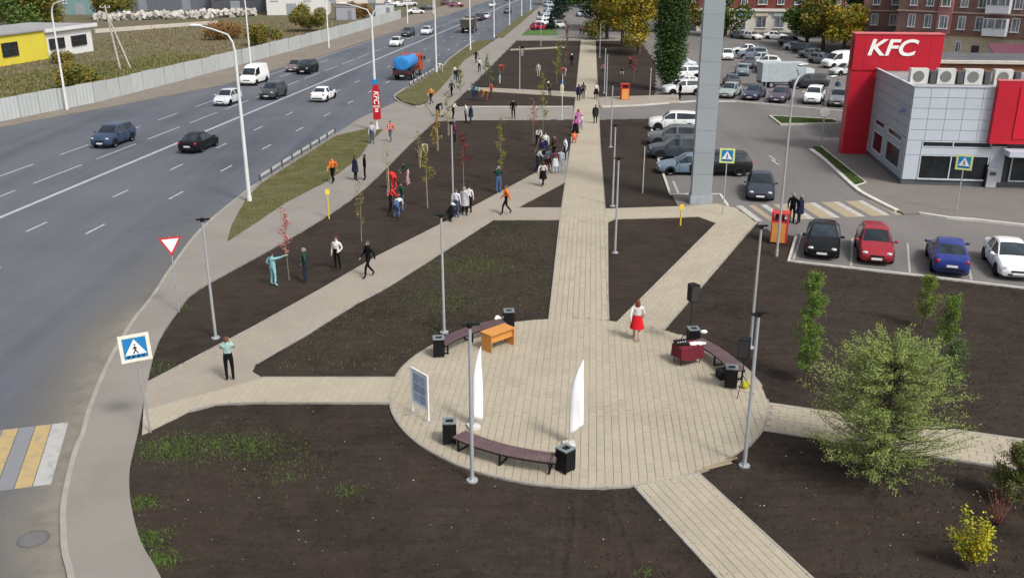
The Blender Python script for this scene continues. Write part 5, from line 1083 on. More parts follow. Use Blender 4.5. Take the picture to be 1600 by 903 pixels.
for px, yaw, lab in (([(-1.18, 24.13)][0], .3, 'grey park lamp post standing in soil behind the curved bench with the flags'), ([(-2.79, 35.58)][0], .2, 'grey park lamp post beside the bench with the orange desk'),
  ([(-12.01, 34.97)][0], .2, 'grey park lamp post at the soil tip near the yield sign'), ([(5.36, 46.36)][0], .1, 'grey park lamp post in the soil wedge right of the main walk'),
  ([(7.08, 24.97)][0], .5, 'grey park lamp post beside the plaza near the larch bush'), ([(9.42, 33.99)][0], .5, 'grey park lamp post behind the loudspeaker on the right bed'),
  ([(-3.67, 56.65)][0], .2, 'grey park lamp post beside the dark red sapling'), ([(6.19, 55.87)][0], .1, 'grey park lamp post at the bed corner facing the pylon'),
  ([(7.90, 74.32)][0], .1, 'slim grey lamp post beside the main walk opposite the parked SUVs'), ([(0.87, 107.13)][0], .1, 'grey park lamp post at the far cross path'),
  ([(9.79, 98.04)][0], .1, 'slim grey lamp post at the crossing beside the main walk'), ([(10.20, 104.58)][0], .1, 'slim grey lamp post in front of the yellow trees'), ([(4.79, 159.90)][0], .1, 'grey park lamp post at the farthest cross path'), ([(12.99, 141.88)][0], .1, 'farthest grey lamp post on the right of the main walk')):
    park_lamp(px, yaw, lab)
def mast(pos, yaw, label, h=10.4, arms=((1, 2.2),), z=.1, r=.13, group='white highway masts'):
    WHITEP = MC['white_mast_paint'] if r > .1 else STEEL
    t = empty('street_light', (pos[0], pos[1], z), yaw)
    MB().tube((0, 0, -.2), (0, 0, h - 1.2), r, r * .62, 14).build('mast', WHITEP, t, True)
    MB().tube((0, 0, -.1), (0, 0, .35), r * 1.18, n=14).build('base_sleeve', WHITEP, t, True)
    for s, L in arms:
        pts = [(0, 0, h - 1.3), (s * .08, 0, h - .75), (s * .35, 0, h - .3), (s * L * .6, 0, h - .02), (s * L, 0, h + .18)]
        MB().path(pts, [.07, .06, .05, .045, .04], 8).build('arm', WHITEP, t, True)
        m = MB(); m.ball((s * (L + .3), 0, h + .2), (.42, .15, .10), 12, 6); m.build('lamp_head', WHITEP, t, True)
    return tag(t, label, 'street light', group)
A0 = RYAW - math.pi / 2
mast([(-16.43, 56.89)][0], A0, 'white street light whose arm reaches over the highway from the verge tip', arms=((-1, 2.0),))
mast(R(30.4, 14.9), A0, 'white street light carrying the red banner', arms=((-1, 2.2), (1, 1.6)))
mast([(-9.76, 123.02)][0], A0, 'white street light on the verge beside the tanker', arms=((-1, 2.2),))
mast([(-6.60, 152.19)][0], A0, 'white street light with a round globe on the narrow verge', arms=((-1, 2.2),))
mast([(-3.29, 177.05)][0], A0, 'white street light past the verge gap', arms=((-1, 2.2),))
mast([(-0.54, 205.59)][0], A0, 'white street light second past the verge gap', arms=((-1, 2.2),))
mast([(2.32, 234.83)][0], A0, 'white street light third past the verge gap', arms=((-1, 2.2),))
mast([(4.98, 261.22)][0], A0, 'white street light fourth past the verge gap', arms=((-1, 2.2),))
mast([(-44.27, 93.52)][0], A0, 'white street light in front of the yellow building', arms=((1, 2.2),), z=0)
mast([(-36.06, 131.84)][0], A0, 'white street light behind the white van', arms=((1, 2.2),), z=0)
mast([(-30.00, 157.45)][0], A0, 'white street light on the dirt shoulder by the fence', arms=((1, 2.2),), z=0)
mast([(-22.69, 210.75)][0], A0, 'white street light on the shoulder past the fence end', arms=((1, 2.2),), z=0)
mast([(-19.95, 246.39)][0], A0, 'farthest white street light on the left shoulder', arms=((1, 2.2),), z=0)
mast([(13.61, 45.82)][0], .6, 'tall thin grey light pole behind the red box', 9.4, ((1, .25),), .08, .07, 'tall thin lot poles')
mast([(25.59, 76.88)][0], .3, 'short grey pole left of the red tower', 5.0, ((1, .2),), .1, .045, 'tall thin lot poles')
for px, hh, lab in (([(8.47, 59.11)][0], 3.0, 'slender white marker pole in the bed beside the parked SUVs'), ([(14.63, 100.28)][0], 3.2, 'slender white marker pole beside the poplar'), ([(4.64, 87.03)][0], 4.2, 'slender pole at the crossing road edge'), ([(28.71, 107.19)][0], 3.0, 'slender white pole in front of the dark sedan in the lot')):
    t = empty('marker_pole', (*px, .06)); MB().tube((0, 0, 0), (0, 0, hh), .028, n=8).build('shaft', WHITEP, t, True); MB().tube((0, 0, hh), (0, 0, hh + .05), .04, n=8).build('finial', WHITEP, t, True); tag(t, lab, 'pole', 'slender poles')
# traffic signs
def flat(parent, name, pts, y, m):
    return MB().add([(a, y, b) for a, b in pts], [tuple(range(len(pts)))]).build(name, m, parent)
def crossing_sign(pos, yaw, zc, size, border, label, z, lean=0, polex=0):
    t = empty('crossing_sign', (pos[0], pos[1], z), yaw); t.rotation_euler = (0, lean, yaw); s = size / 2
    MB().tube((polex, .045, -.1), (polex, .045, zc + s), .032, n=10).build('pole', STEEL, t, True)
    pl = MB().box((0, 0, zc), (size, .02, size)).build('sign_plate', border, t)
    q = s * .76; flat(pl, 'blue_field', [(-q, zc - q), (q, zc - q), (q, zc + q), (-q, zc + q)], -.012, SB)
    flat(pl, 'white_triangle', [(-q * .92, zc - q * .62), (q * .92, zc - q * .62), (0, zc + q * .86)], -.014, SWT)
    def bar(a, b, w):
        a, b = Vector(a), Vector(b); d = (b - a).normalized(); n = Vector((-d.y, d.x)) * w
        return [(p.x * q, zc + p.y * q) for p in (a - n, b - n, b + n, a + n)]
    wk = MB()
    for a, b, w in (((-.02, .18), (0, -.16), .075), ((0, -.16), (-.18, -.54), .055), ((0, -.14), (.22, -.54), .055), ((-.02, .14), (-.2, -.08), .04), ((-.02, .14), (.18, -.06), .04)):
        wk.add([(x, -.016, zz) for x, zz in bar(a, b, w)], [(0, 1, 2, 3)])
    c = (0, .32); wk.add([(q * (c[0] + .085 * math.cos(k * .785)), -.016, zc + q * (c[1] + .085 * math.sin(k * .785))) for k in range(8)], [tuple(range(8))]); wk.build('walking_figure', SBK, pl)
    st_ = MB()
    for k in range(4): st_.add([(x * q, -.015, zc + zz * q) for x, zz in ((-.8 + k * .42, -.9), (-.55 + k * .42, -.9), (-.5 + k * .42, -.72), (-.75 + k * .42, -.72))], [(0, 1, 2, 3)])
    st_.build('stripes', SBK, pl)
    return tag(t, label, 'road sign', 'pedestrian crossing signs')
crossing_sign([(-11.77, 27.04)][0], .42, 3.0, .92, mat('sign_cream_border', (.74, .71, .60), .45), 'large crossing sign with a pale border at the pavement corner', .1, -.03)
crossing_sign([(12.51, 53.71)][0], -.25, 3.55, .86, SYG, 'crossing sign with a yellow green border beside the grey pylon', .1)
crossing_sign([(26.71, 54.44)][0], -.5, 3.0, .9, SYG, 'crossing sign with a yellow green border in front of the restaurant', .1)
ys = empty('yield_sign', (*[(-14.45, 37.83)][0], .08), .4)
MB().tube((0, .05, -.05), (0, .05, 3.4), .03, n=10).build('pole', STEEL, ys, True)
def tri(r, zc): return [(r * math.cos(a), zc + r * math.sin(a)) for a in (-math.pi / 2, math.pi / 6, math.pi * 5 / 6)]
m = MB(); o_, q = tri(.55, 3.12), .01; m.add([(a, -q, b) for a, b in o_] + [(a, q, b) for a, b in o_], [(0, 1, 2), (5, 4, 3), (0, 3, 4, 1), (1, 4, 5, 2), (2, 5, 3, 0)]); yp = m.build('sign_plate', SRD, ys)
flat(yp, 'white_field', tri(.40, 3.12), -.013, SWT); tag(ys, 'red rimmed white triangular yield sign at the soil edge', 'road sign')
rs = empty('round_sign', (*[(25.64, 76.88)][0], 0), -.3)
MB().tube((0, 0, 0), (0, 0, 2.6), .03, n=8).build('pole', STEEL, rs, True); MB().tube((0, -.03, 2.45), (0, -.05, 2.45), .38, n=20).build('sign_plate', SWT, rs); tag(rs, 'round pale sign seen left of the red tower', 'road sign')
# red banner on the mast
bp_ = R(30.4, 14.9); bn = empty('mast_banner', (bp_[0], bp_[1], .1), .05)
MB().box((.08, -.16, 2.25), (.66, .09, 2.6)).build('panel', KRED, bn); MB().box((.08, -.16, 3.75), (.5, .1, .35)).build('head_panel', KRED, bn); MB().box((0, -.16, 4.15), (.5, .1, .42)).build('blue_box', SB, bn)
for zz in (1.2, 3.5): MB().box((0, -.08, zz), (.34, .18, .05)).build('bracket', STEEL, bn)
text(bn, 'KFC', .62, (.08, -.212, 2.85), (math.pi / 2, math.pi / 2, 0), SWT, 'lettering', .2, .012, .004)
MB().add([(-.22, -.2085, 1.98), (.38, -.2085, 1.98), (.38, -.2085, 2.14), (-.22, -.2085, 2.14)], [(0, 1, 2, 3)]).build('pale_stripe', mat('banner_cream', (.6, .5, .4), .6), bn)
for zz in (1.78, 1.6): MB().add([(-.05, -.2085, zz), (.22, -.2085, zz), (.22, -.2085, zz + .1), (-.05, -.2085, zz + .1)], [(0, 1, 2, 3)]).build('white_line', SWT, bn)
tag(bn, 'tall red banner with white letters fixed to the mast', 'banner')
# yellow gas marker posts
YEL = mat('marker_yellow', (.68, .48, .05), .6)
for px, hh, lab in (([(-10.74, 53.00)][0], 1.75, 'yellow marker post at the edge of the pavement'), ([(9.65, 51.63)][0], 1.2, 'short yellow marker post near the grey pylon')):
    t = empty('marker_post', (*px, .06), .3); MB().tube((0, 0, -.05), (0, 0, hh), .045, n=10).build('post', YEL, t, True); MB().box((0, -.03, hh - .12), (.26, .03, .3)).build('plate', YEL, t); tag(t, lab, 'marker post', 'yellow marker posts')
# red and orange bins with a slanted front
BOX_O = mat('box_orange', (.62, .28, .07), .5); BOX_R = mat('box_red', (.50, .03, .03), .5)
def redbox(pos, yaw, label):
    t = empty('collection_box', (pos[0], pos[1], .08), yaw)
    MB().box((0, 0, .62), (.86, .7, 1.16)).build('cabinet', BOX_R, t); MB().box((-.02, -.362, .60), (.72, .03, 1.06)).build('front_panel', BOX_O, t)
    for s in (-1, 1): MB().box((s * .40, 0, 1.40), (.08, .7, .42)).build('upright', BOX_R, t)
    MB().box((0, .05, 1.63), (.92, .76, .06)).build('roof', BOX_R, t); MB().box((-.05, .2, 1.40), (.5, .2, .34)).build('back_board', mat('box_dark_red', (.25, .02, .02), .6), t)
    return tag(t, label, 'collection box', 'red collection boxes')
redbox([(14.37, 48.30)][0], -.35, 'red and orange collection box at the corner of the parking bays'); redbox([(11.92, 99.83)][0], .05, 'red and orange collection box beside the far main walk')
# guard rail
def rail(pts, label, h=.75):
    t = empty('guard_rail', (pts[0][0], pts[0][1], .1)); L = [Vector((p[0] - pts[0][0], p[1] - pts[0][1])) for p in pts]; d = (L[-1] - L[0]); n = int(d.length / 2.0); dd = d.normalized(); nn = Vector((-dd.y, dd.x))
    prof = [(0, .42), (.045, .47), (.0, .53), (.045, .60), (0, .66)]
    for k in range(n):
        a, b = L[0] + d * (k / n), L[0] + d * ((k + .985) / n)
        m = MB(); m.add([(*(a + nn * (q + .06)), zz) for q, zz in prof] + [(*(b + nn * (q + .06)), zz) for q, zz in prof], [(i, i + 1, i + 6, i + 5) for i in range(4)])
        m.add([(*(a + nn * (q + .05)), zz) for q, zz in prof] + [(*(b + nn * (q + .05)), zz) for q, zz in prof], [(i + 5, i + 6, i + 1, i) for i in range(4)])
        m.build('rail_section', mat('rail_zinc', (.45, .46, .46), .5, .2), t)
    for k in range(n + 1):
        a = L[0] + d * (k / n); MB().box((a.x, a.y, .3), (.09, .12, .72)).build('post', mat('rail_post_dark', (.07, .07, .07), .7), t)
        MB().box((a.x + nn.x * .06, a.y + nn.y * .06, .1), (.22, .22, .22)).build('foot_block', M_KERB, t)
    return tag(t, label, 'guard rail', 'steel guard rails')
rail([(-16.92, 61.51), (-14.98, 78.91)], 'low steel guard rail along the near grass verge'); rail([(-11.74, 108.56), (-9.39, 127.23)], 'low steel guard rail beside the blue tanker')
# utility pole with a strut
up = empty('utility_pole', (*[(-52.62, 128.09)][0], 0)); CON = mat('concrete_pole', (.38, .35, .31), .85)
MB().tube((0, 0, -.2), (-.9, 0, 8.2), .16, .10, 10).build('pole', CON, up, True); a, b = [(-52.62, 128.09), (-51.15, 128.09)]; MB().tube((b[0] - a[0], b[1] - a[1], -.2), (-.82, 0, 7.3), .13, .10, 10).build('strut', CON, up, True)
MB().box((-.9, 0, 7.9), (1.4, .12, .12)).build('cross_arm', CON, up)
for s in (-.6, 0, .6): MB().tube((-.9 + s, 0, 7.95), (-.9 + s, 0, 8.15), .05, n=8).build('insulator', SWT, up)
tag(up, 'concrete utility pole with a slanting strut behind the long fence', 'utility pole')
# ------------------------------------------------------------------ plaza furniture
SLAT = mat('bench_slat', (.115, .072, .078), .6, 0, .22, 6)
def bench(a0, a1, label):
    ca = math.radians((a0 + a1) / 2); base = Vector((PC.x + 5.85 * math.cos(ca), PC.y + 5.85 * math.sin(ca))); t = empty('curved_bench', (*base, .13)); n = int(abs(a1 - a0) * math.pi / 180 * 5.85 / .085)
    me = None
    for k in range(n):
        a = math.radians(a0 + (a1 - a0) * (k + .5) / n); c = Vector((PC.x + 5.85 * math.cos(a), PC.y + 5.85 * math.sin(a))) - base
        if me is None: o = MB().box((0, 0, 0), (.60, .064, .035)).build('slat', SLAT, t); me = o.data
        else: o = bpy.data.objects.new('slat', me); col.objects.link(o); o.parent = t
        o.location = (c.x, c.y, .445); o.rotation_euler = (0, 0, a)
    for r in (5.60, 6.10):
        line = [tuple(Vector((PC.x + r * math.cos(math.radians(q)), PC.y + r * math.sin(math.radians(q)))) - base) for q in np.linspace(a0, a1, 24)]
        strip(line, .045, .37, .425).build('side_rail', BLACK, t)
    for f in (.06, .5, .94):
        a = math.radians(a0 + (a1 - a0) * f); c = Vector((PC.x + 5.85 * math.cos(a), PC.y + 5.85 * math.sin(a))) - base; ro = Matrix.Rotation(a, 3, 'Z'); m = MB()
        for off, d in (((-.24, 0, .19), (.05, .05, .37)), ((.24, 0, .19), (.05, .05, .37)), ((0, 0, .02), (.53, .05, .04)), ((0, 0, .35), (.53, .05, .04))):
            q = ro @ Vector(off); m.box((c.x + q.x, c.y + q.y, q.z), d, ro)
        m.build('leg_frame', BLACK, t)
    return tag(t, label, 'bench', 'curved plaza benches')
bench(-133, -99.5, 'curved brown slatted bench between two white flag bases'); bench(151, 117, 'curved brown slatted bench behind the orange desk'); bench(34, 4, 'curved brown slatted bench behind the burgundy table')
BINT = mat('bin_top_grey', (.16, .19, .20), .4)
def bin_(pos, yaw, label):
    t = empty('litter_bin', (pos[0], pos[1], .13), yaw); MB().box((0, 0, .40), (.38, .38, .62)).build('liner', mat('bin_liner', (.01, .01, .011), .7), t)
    me = None
    for side in range(4):
        for k in range(6):
            a = side * math.pi / 2; off = -.185 + k * .074; x, y = .205, off
            if me is None: o = MB().box((0, 0, .40), (.02, .06, .66)).build('slat', BLACK, t); me = o.data
            else: o = bpy.data.objects.new('slat', me); col.objects.link(o); o.parent = t
            o.location = (x * math.cos(a) - y * math.sin(a), x * math.sin(a) + y * math.cos(a), 0); o.rotation_euler = (0, 0, a)
    m = MB(); [m.box(c_, d_) for c_, d_ in (((0, .17, .76), (.44, .10, .04)), ((0, -.17, .76), (.44, .10, .04)), ((.17, 0, .76), (.10, .24, .04)), ((-.17, 0, .76), (.10, .24, .04)))]; m.build('rim', BINT, t)
    for x, y in ((.18, .18), (-.18, .18), (.18, -.18), (-.18, -.18)): MB().box((x, y, .035), (.04, .04, .09)).build('foot', BLACK, t)
    return tag(t, label, 'litter bin', 'black slatted litter bins')
for px, a, lab in (([(-1.98, 26.32)][0], .05, 'black litter bin standing alone left of the flag bench'), ([(1.60, 24.61)][0], .75, 'black litter bin at the right end of the flag bench'), ([(-2.82, 33.09)][0], .1, 'black litter bin at the lower end of the bench behind the desk'), ([(-0.13, 35.97)][0], .1, 'black litter bin behind the orange desk'), ([(7.14, 34.02)][0], .1, 'black litter bin behind the burgundy table'), ([(7.84, 30.38)][0], -.2, 'black litter bin at the lower end of the right bench')):
    bin_(px, a, lab)
# feather flags
FLG = mat('flag_cloth', (.80, .81, .83), .8, 0, .05, 3)
def flag(pos, h, yaw, w, foot, label):
    t = empty('feather_flag', (pos[0], pos[1], .13), yaw); MB().box((0, 0, .05), (.38, .38, .10)).build('base_block', mat('base_block_white', (.5, .49, .46), .8), t);
    m = MB(); n = 18; pts = []
    for k in range(n + 1):
        u = k / n; bow = w * .82 * max(0, (u - .45) / .55) ** 2; z = .35 + (h - .35) * u; pts.append((bow, 0, z)); xr = w * (1 - .12 * u)
        if u < .12: z2 = z + foot * (1 - u / .12)
        else: z2 = z
        for j in range(4): v = j / 3; m.v.append((bow + (xr - bow) * v, .04 * math.sin(7 * u + 2 * v) * v, z + (z2 - z) * v))
    for k in range(n):
        for j in range(3): m.f.append((k * 4 + j, k * 4 + j + 1, k * 4 + j + 5, k * 4 + j + 4)); m.mi.append(0)
    MB().path([(0, 0, .1)] + pts, [.018] + [.016 - .0005 * k for k in range(n + 1)], 6).build('pole', STEEL, t, True)
    o = m.build('flag_sheet', FLG, t, True); so = o.modifiers.new('thick', 'SOLIDIFY'); so.thickness = .006
    return tag(t, label, 'flag', 'white feather flags')
flag([(-1.26, 27.30)][0], 2.85, .35, .34, -.25, 'white feather flag beside the near lamp post'); flag([(1.80, 26.08)][0], 2.95, .05, .45, .42, 'white feather flag at the right end of the flag bench')
# information stand
a, b = (Vector(q) for q in [(-3.36, 28.35), (-2.76, 27.66)]); dd = b - a; st = empty('notice_stand', (*((a + b) / 2), .13), math.atan2(dd.y, dd.x)); L = dd.length
for s in (-1, 1):
    MB().box((s * L / 2, 0, .85), (.05, .05, 1.7)).build('leg', SWT, st); MB().box((s * L / 2, 0, .03), (.06, .6, .05)).build('foot', mat('stand_foot', (.3, .3, .3), .6), st)
for zz in (.42, 1.68): MB().box((0, 0, zz), (L - .05, .045, .05)).build('frame_bar', SWT, st)
bd = MB().box((0, 0, 1.05), (L - .055, .025, 1.2)).build('board', mat('board_white', (.62, .66, .74), .5), st)
for k in range(3):
    for j in range(2): MB().box(((-.5 + j) * (L - .22) * .5, -.016, .70 + k * .35), ((L - .22) * .46, .008, .31)).build('printed_sheet', mat('board_blue_print', (.30, .37, .50), .55, 0, .3, 14), bd)
tag(st, 'white framed notice stand with a blue grey printed board', 'notice stand')
# desk
WOOD = mat('orange_wood', (.55, .24, .055), .5, 0, .15, 5)
q0, q1 = (Vector(q) for q in [(-0.80, 33.27), (0.10, 34.09)]); dd = q1 - q0; L = dd.length; yw = math.atan2(dd.y, dd.x); nn = Vector((-dd.y, dd.x)).normalized() * .6
dk = empty('desk', (*((q0 + q1) / 2 + nn / 2), .13), yw)
MB().box((0, 0, .745), (L + .06, .66, .03)).build('desk_top', WOOD, dk)
for s in (-1, 1): MB().box((s * (L / 2 - .02), 0, .365), (.03, .6, .73)).build('side_panel', WOOD, dk)
MB().box((0, -.2, .55), (L - .08, .02, .34)).build('modesty_panel', WOOD, dk)
tag(dk, 'orange wooden office desk standing on the plaza', 'desk')
bg_ = MB(); rnd = random.Random(4)
for k in range(5): bg_.ball((rnd.uniform(-.25, .25), rnd.uniform(-.1, .1), .06), (rnd.uniform(.07, .13), rnd.uniform(.06, .10), rnd.uniform(.04, .11)), 9, 5)
bo = bg_.build('plastic_bag', SWT, None, True, (*[(-0.51, 35.97)][0], .50)); tag(bo, 'crumpled white bags on the bench behind the desk', 'bag')
# burgundy table
q0, q1 = (Vector(q) for q in [(6.26, 32.08), (7.17, 32.31)]); dd = q1 - q0; L = dd.length; tb = empty('draped_table', (*((q0 + q1) / 2 + Vector((-dd.y, dd.x)).normalized() * .3), .13), math.atan2(dd.y, dd.x) + .15)
m = MB(); ring = []
pr = [(-L / 2, -.3), (-L / 6, -.31), (L / 6, -.3), (L / 2, -.3), (L / 2, 0), (L / 2, .3), (L / 6, .3), (-L / 6, .31), (-L / 2, .3), (-L / 2, 0)]; k = len(pr)
m.add([(x, y, .75) for x, y in pr] + [(x * 1.04, y * 1.10, .72) for x, y in pr] + [(x * (1.06 + .04 * (i % 2)), y * (1.2 + .12 * (i % 2)), .22 + .1 * (i % 3 == 0)) for i, (x, y) in enumerate(pr)], [tuple(range(k))] + [(i + k * j, (i + 1) % k + k * j, (i + 1) % k + k * (j + 1), i + k * (j + 1)) for j in (0, 1) for i in range(k)][::1])
m.build('tablecloth', mat('burgundy_cloth', (.12, .008, .02), .85, 0, .2, 4), tb)
for x in (-1, 1):
    for y in (-1, 1): MB().tube((x * (L / 2 - .06), y * .24, 0), (x * (L / 2 - .06), y * .24, .73), .018, n=8).build('leg', BLACK, tb)
tag(tb, 'folding table draped in burgundy cloth', 'table')
c = Vector(tb.location.xy)
mx = empty('mixing_console', (c.x - .25, c.y, .885), .3); MB().box((0, 0, .05), (.5, .38, .08), Matrix.Rotation(.15, 3, 'X')).build('housing', BLACK, mx)
for i in range(4): MB().box((-.16 + .1 * i, -.05, .1), (.03, .05, .03)).build('fader', SWT, mx)
tag(mx, 'small black mixing console on the burgundy table', 'mixer')
pp = MB()
for i in range(4): pp.box((.12 * i - .1, .05 * (i % 2), .008 + .006 * i), (.21, .3, .004), Matrix.Rotation(.4 * i, 3, 'Z'))
tag(pp.build('papers', SWT, None, False, (c.x + .28, c.y, .885)), 'loose white papers on the burgundy table', 'papers')
tag(MB().ball((0, 0, .04), (.15, .10, .08), 10, 6).build('plastic_bag', SWT, None, True, (*[(7.59, 34.22)][0], .62)), 'white bag at the upper end of the right bench', 'bag')
# loudspeakers on tripods
def speaker(pos, h, label, yaw):
    t = empty('loudspeaker', (pos[0], pos[1], .13), yaw)
    m = MB(); pr = [(-.2, -.2), (.2, -.2), (.14, .18), (-.14, .18)]; m.add([(x, y, h) for x, y in pr] + [(x, y, h + .68) for x, y in pr], [(3, 2, 1, 0), (4, 5, 6, 7), (0, 1, 5, 4), (1, 2, 6, 5), (2, 3, 7, 6), (3, 0, 4, 7)]); cb = m.build('cabinet', BLACK, t)
    MB().box((0, -.205, h + .34), (.36, .012, .62)).build('grille', mat('speaker_grille', (.03, .03, .033), .7), cb); MB().box((0, .185, h + .5), (.12, .01, .2)).build('rear_panel', mat('speaker_panel', (.2, .2, .2), .5), cb)
    MB().tube((0, 0, .35), (0, 0, h), .018, n=8).build('pole', BLACK, t)
    for k in range(3): a = k * 2.094 + .5; MB().tube((0, 0, .75), (.45 * math.cos(a), .45 * math.sin(a), .01), .014, n=6).build('leg', BLACK, t)
    return tag(t, label, 'loudspeaker', 'tripod loudspeakers')
speaker([(7.05, 34.22)][0], 1.85, 'black loudspeaker on a tripod behind the burgundy table', .4); speaker([(8.08, 29.76)][0], 1.45, 'black loudspeaker on a tripod beside the lamp post at the plaza rim', -.5)
tag(MB().box((0, 0, .16), (.55, .4, .32)).build('equipment_case', BLACK, None, False, (*[(7.79, 31.13)][0], .13), .3), 'black equipment case on the ground beside the right bench end', 'case')
yb = MB(); yb.ball((0, 0, .14), (.16, .12, .16), 8, 5); tag(yb.build('cable_bag', mat('acid_yellow', (.45, .42, .03), .6), None, True, (*[(8.35, 30.22)][0], .13)), 'yellow cable bag under the loudspeaker tripod', 'bag')
# planks by the plaza edge
for k, (px, a) in enumerate((((0, 0), .42), ((.25, .22), .5))):
    p0 = [(6.11, 24.79)][0]; tag(MB().box((0, 0, .02), (1.3, .07, .04)).build('plank', mat('pale_plank', (.28, .225, .15), .8), None, False, (p0[0] + px[0], p0[1] + px[1], .12 + .01 * k), a), ('loose plank on soil touching the plaza rim', 'loose plank lying half on the other plank')[k], 'plank')
# pylon
py = empty('sign_pylon', (*[(11.75, 56.73)][0], .1), -.09); PYM = mat('pylon_cladding', (.29, .325, .35), .5, .1, .06, .5)
MB().box((0, .0, .25), (1.36, 1.16, .5)).build('plinth', mat('pylon_plinth', (.33, .35, .38), .7), py)
for k in range(18): MB().box((0, 0, .5 + 1.35 * k + .672), (1.2, 1.0, 1.338)).build('cladding_panel', PYM, py)
MB().box((0, 0, 12.6), (1.12, .92, 24)).build('core', mat('pylon_core', (.1, .1, .1), .8), py)
tag(py, 'tall grey metal clad sign pylon rising out of sight above the lot', 'pylon')
# ------------------------------------------------------------------ trees and plants
def leafcloud(mb, blobs, n, size, rnd, hollow=.35, flat_=.5):
    tot = sum(b[3] * b[4] * b[5] for b in blobs)
    for (x, y, z, rx, ry, rz) in blobs:
        for _ in range(int(n * rx * ry * rz / tot) + 1):
            while True:
                v = Vector((rnd.gauss(0, 1), rnd.gauss(0, 1), rnd.gauss(0, 1)))
                if v.length > .1: break
            v.normalize(); r = (hollow + (1 - hollow) * rnd.random() ** .5) * rnd.uniform(.85, 1.12)
            p = Vector((x + v.x * rx * r, y + v.y * ry * r, z + v.z * rz * r)); leaf(mb, p, size * rnd.uniform(.6, 1.3), rnd)
def leaf(mb, p, s, rnd):
    a = Vector((rnd.uniform(-1, 1), rnd.uniform(-1, 1), rnd.uniform(-.6, .6))).normalized(); b = a.cross(Vector((rnd.uniform(-1, 1), rnd.uniform(-1, 1), rnd.uniform(-1, 1)))).normalized()
    mb.add([p - a * s, p + b * s * .6, p + a * s, p - b * s * .6], [(0, 1, 2, 3)])
def tree(pos, h, blobs, n, size, lm, label, trunk_r=.16, trunk_h=None, seed=1, name='tree', group=None, limbs=7, z=0, lean=0):
    rnd = random.Random(seed); t = empty(name, (pos[0], pos[1], z)); th = trunk_h or h * .6; m = MB()
    m.path([(0, 0, -.1), (lean * .3, 0, th * .5), (lean, .05, th)], [trunk_r * 1.3, trunk_r, trunk_r * .5], 9)
    for k in range(limbs):
        b = blobs[k % len(blobs)]; z0 = th * rnd.uniform(.35, .95); m.path([(lean * z0 / th, 0, z0), ((b[0] + rnd.uniform(-.3, .3) * b[3]) * .55, b[1] * .55, (z0 + b[2]) / 2 + .2), (b[0] + rnd.uniform(-.6, .6) * b[3], b[1] + rnd.uniform(-.6, .6) * b[4], b[2] + rnd.uniform(0, .5) * b[5])], [trunk_r * .4, trunk_r * .25, trunk_r * .08], 5)
    m.build('trunk', BARK, t, True); c = MB(); leafcloud(c, blobs, n, size, rnd); c.build('crown', lm, t)
    return tag(t, label, 'tree', group)
L_DARK = leafmat('leaf_dark_green', (.018, .045, .015), (.055, .10, .028)); L_MID = leafmat('leaf_mid_green', (.045, .085, .018), (.12, .17, .035)); L_YEL = leafmat('leaf_autumn_yellow', (.17, .13, .015), (.42, .30, .03), (.14, .16, .025))
L_OLV = leafmat('leaf_olive', (.07, .095, .018), (.18, .18, .035), (.24, .17, .035)); L_RED = leafmat('leaf_red', (.20, .03, .04), (.34, .08, .08)); L_PINK = leafmat('leaf_pink', (.36, .12, .12), (.5, .24, .2))
L_SPRUCE = leafmat('needle_dark', (.008, .022, .014), (.025, .05, .028)); L_RUST = leafmat('leaf_rust', (.15, .08, .03), (.30, .17, .06))
def rb(rnd, n, R_, z0, z1, r0, r1): return [(rnd.uniform(-R_, R_), rnd.uniform(-R_, R_), rnd.uniform(z0, z1), rnd.uniform(r0, r1), rnd.uniform(r0, r1), rnd.uniform(r0, r1) * .8) for _ in range(n)]
TB = 'trees behind the park'
rnd = random.Random(5)
# poplar: a tight tall column
tree([(17.61, 106.67)][0], 15, [(0, 0, 1.6 + .62 * k, (.9 + 1.05 * math.sin(min(1, (k + 2) / 9) * 1.57)) * rnd.uniform(.85, 1.1) * (1 if k < 15 else .7), 1.5, 1.1) for k in range(22)], 20000, .13, leafmat('leaf_poplar', (.016, .044, .013), (.062, .105, .025)), 'tall dense columnar poplar left of the grey pylon', .28, 13, 3, 'poplar_tree', TB, 5)
def btree(px, h, w, n, size, lm, lab, seed, nb=14, tr=.25, low=.22):
    r_ = random.Random(seed); tree(px, h, rb(r_, nb, w * .55, h * low, h * .88, w * .26, w * .46), n, size, lm, lab, tr, h * .7, seed, 'tree', TB)
btree([(19.35, 146.33)][0], 11, 4.6, 7000, .20, L_YEL, 'yellow autumn tree left of the poplar', 21, low=.18)
btree([(18.16, 158.54)][0], 12, 4.6, 7000, .21, L_YEL, 'yellow olive tree beside the far main walk', 22, low=.2)
btree([(17.00, 172.90)][0], 12, 5.0, 7000, .22, L_OLV, 'olive green tree overhanging the far main walk', 23, low=.15)
btree([(18.24, 199.86)][0], 13, 5.2, 6500, .24, L_DARK, 'dark green tree over the far service lane', 24, low=.15)
btree([(20.14, 190.01)][0], 13, 5.6, 6500, .25, L_OLV, 'broad olive tree behind the far beds', 25)
btree([(25.58, 193.18)][0], 13, 5.5, 6000, .25, L_YEL, 'yellow tree far behind the poplar', 26)
btree([(34.07, 186.93)][0], 11, 5.0, 6000, .25, L_OLV, 'olive gold tree between poplar and pylon', 27)
btree([(39.69, 179.65)][0], 9, 5.0, 6000, .24, L_MID, 'green tree right of the pylon before the pale shop front', 28)
btree([(43.36, 199.86)][0], 13, 5.0, 5000, .26, L_YEL, 'gold tree rising behind the pylon', 29)
btree([(49.23, 160.77)][0], 11, 5.5, 8000, .24, L_MID, 'green tree above the slanted row of cars', 30)
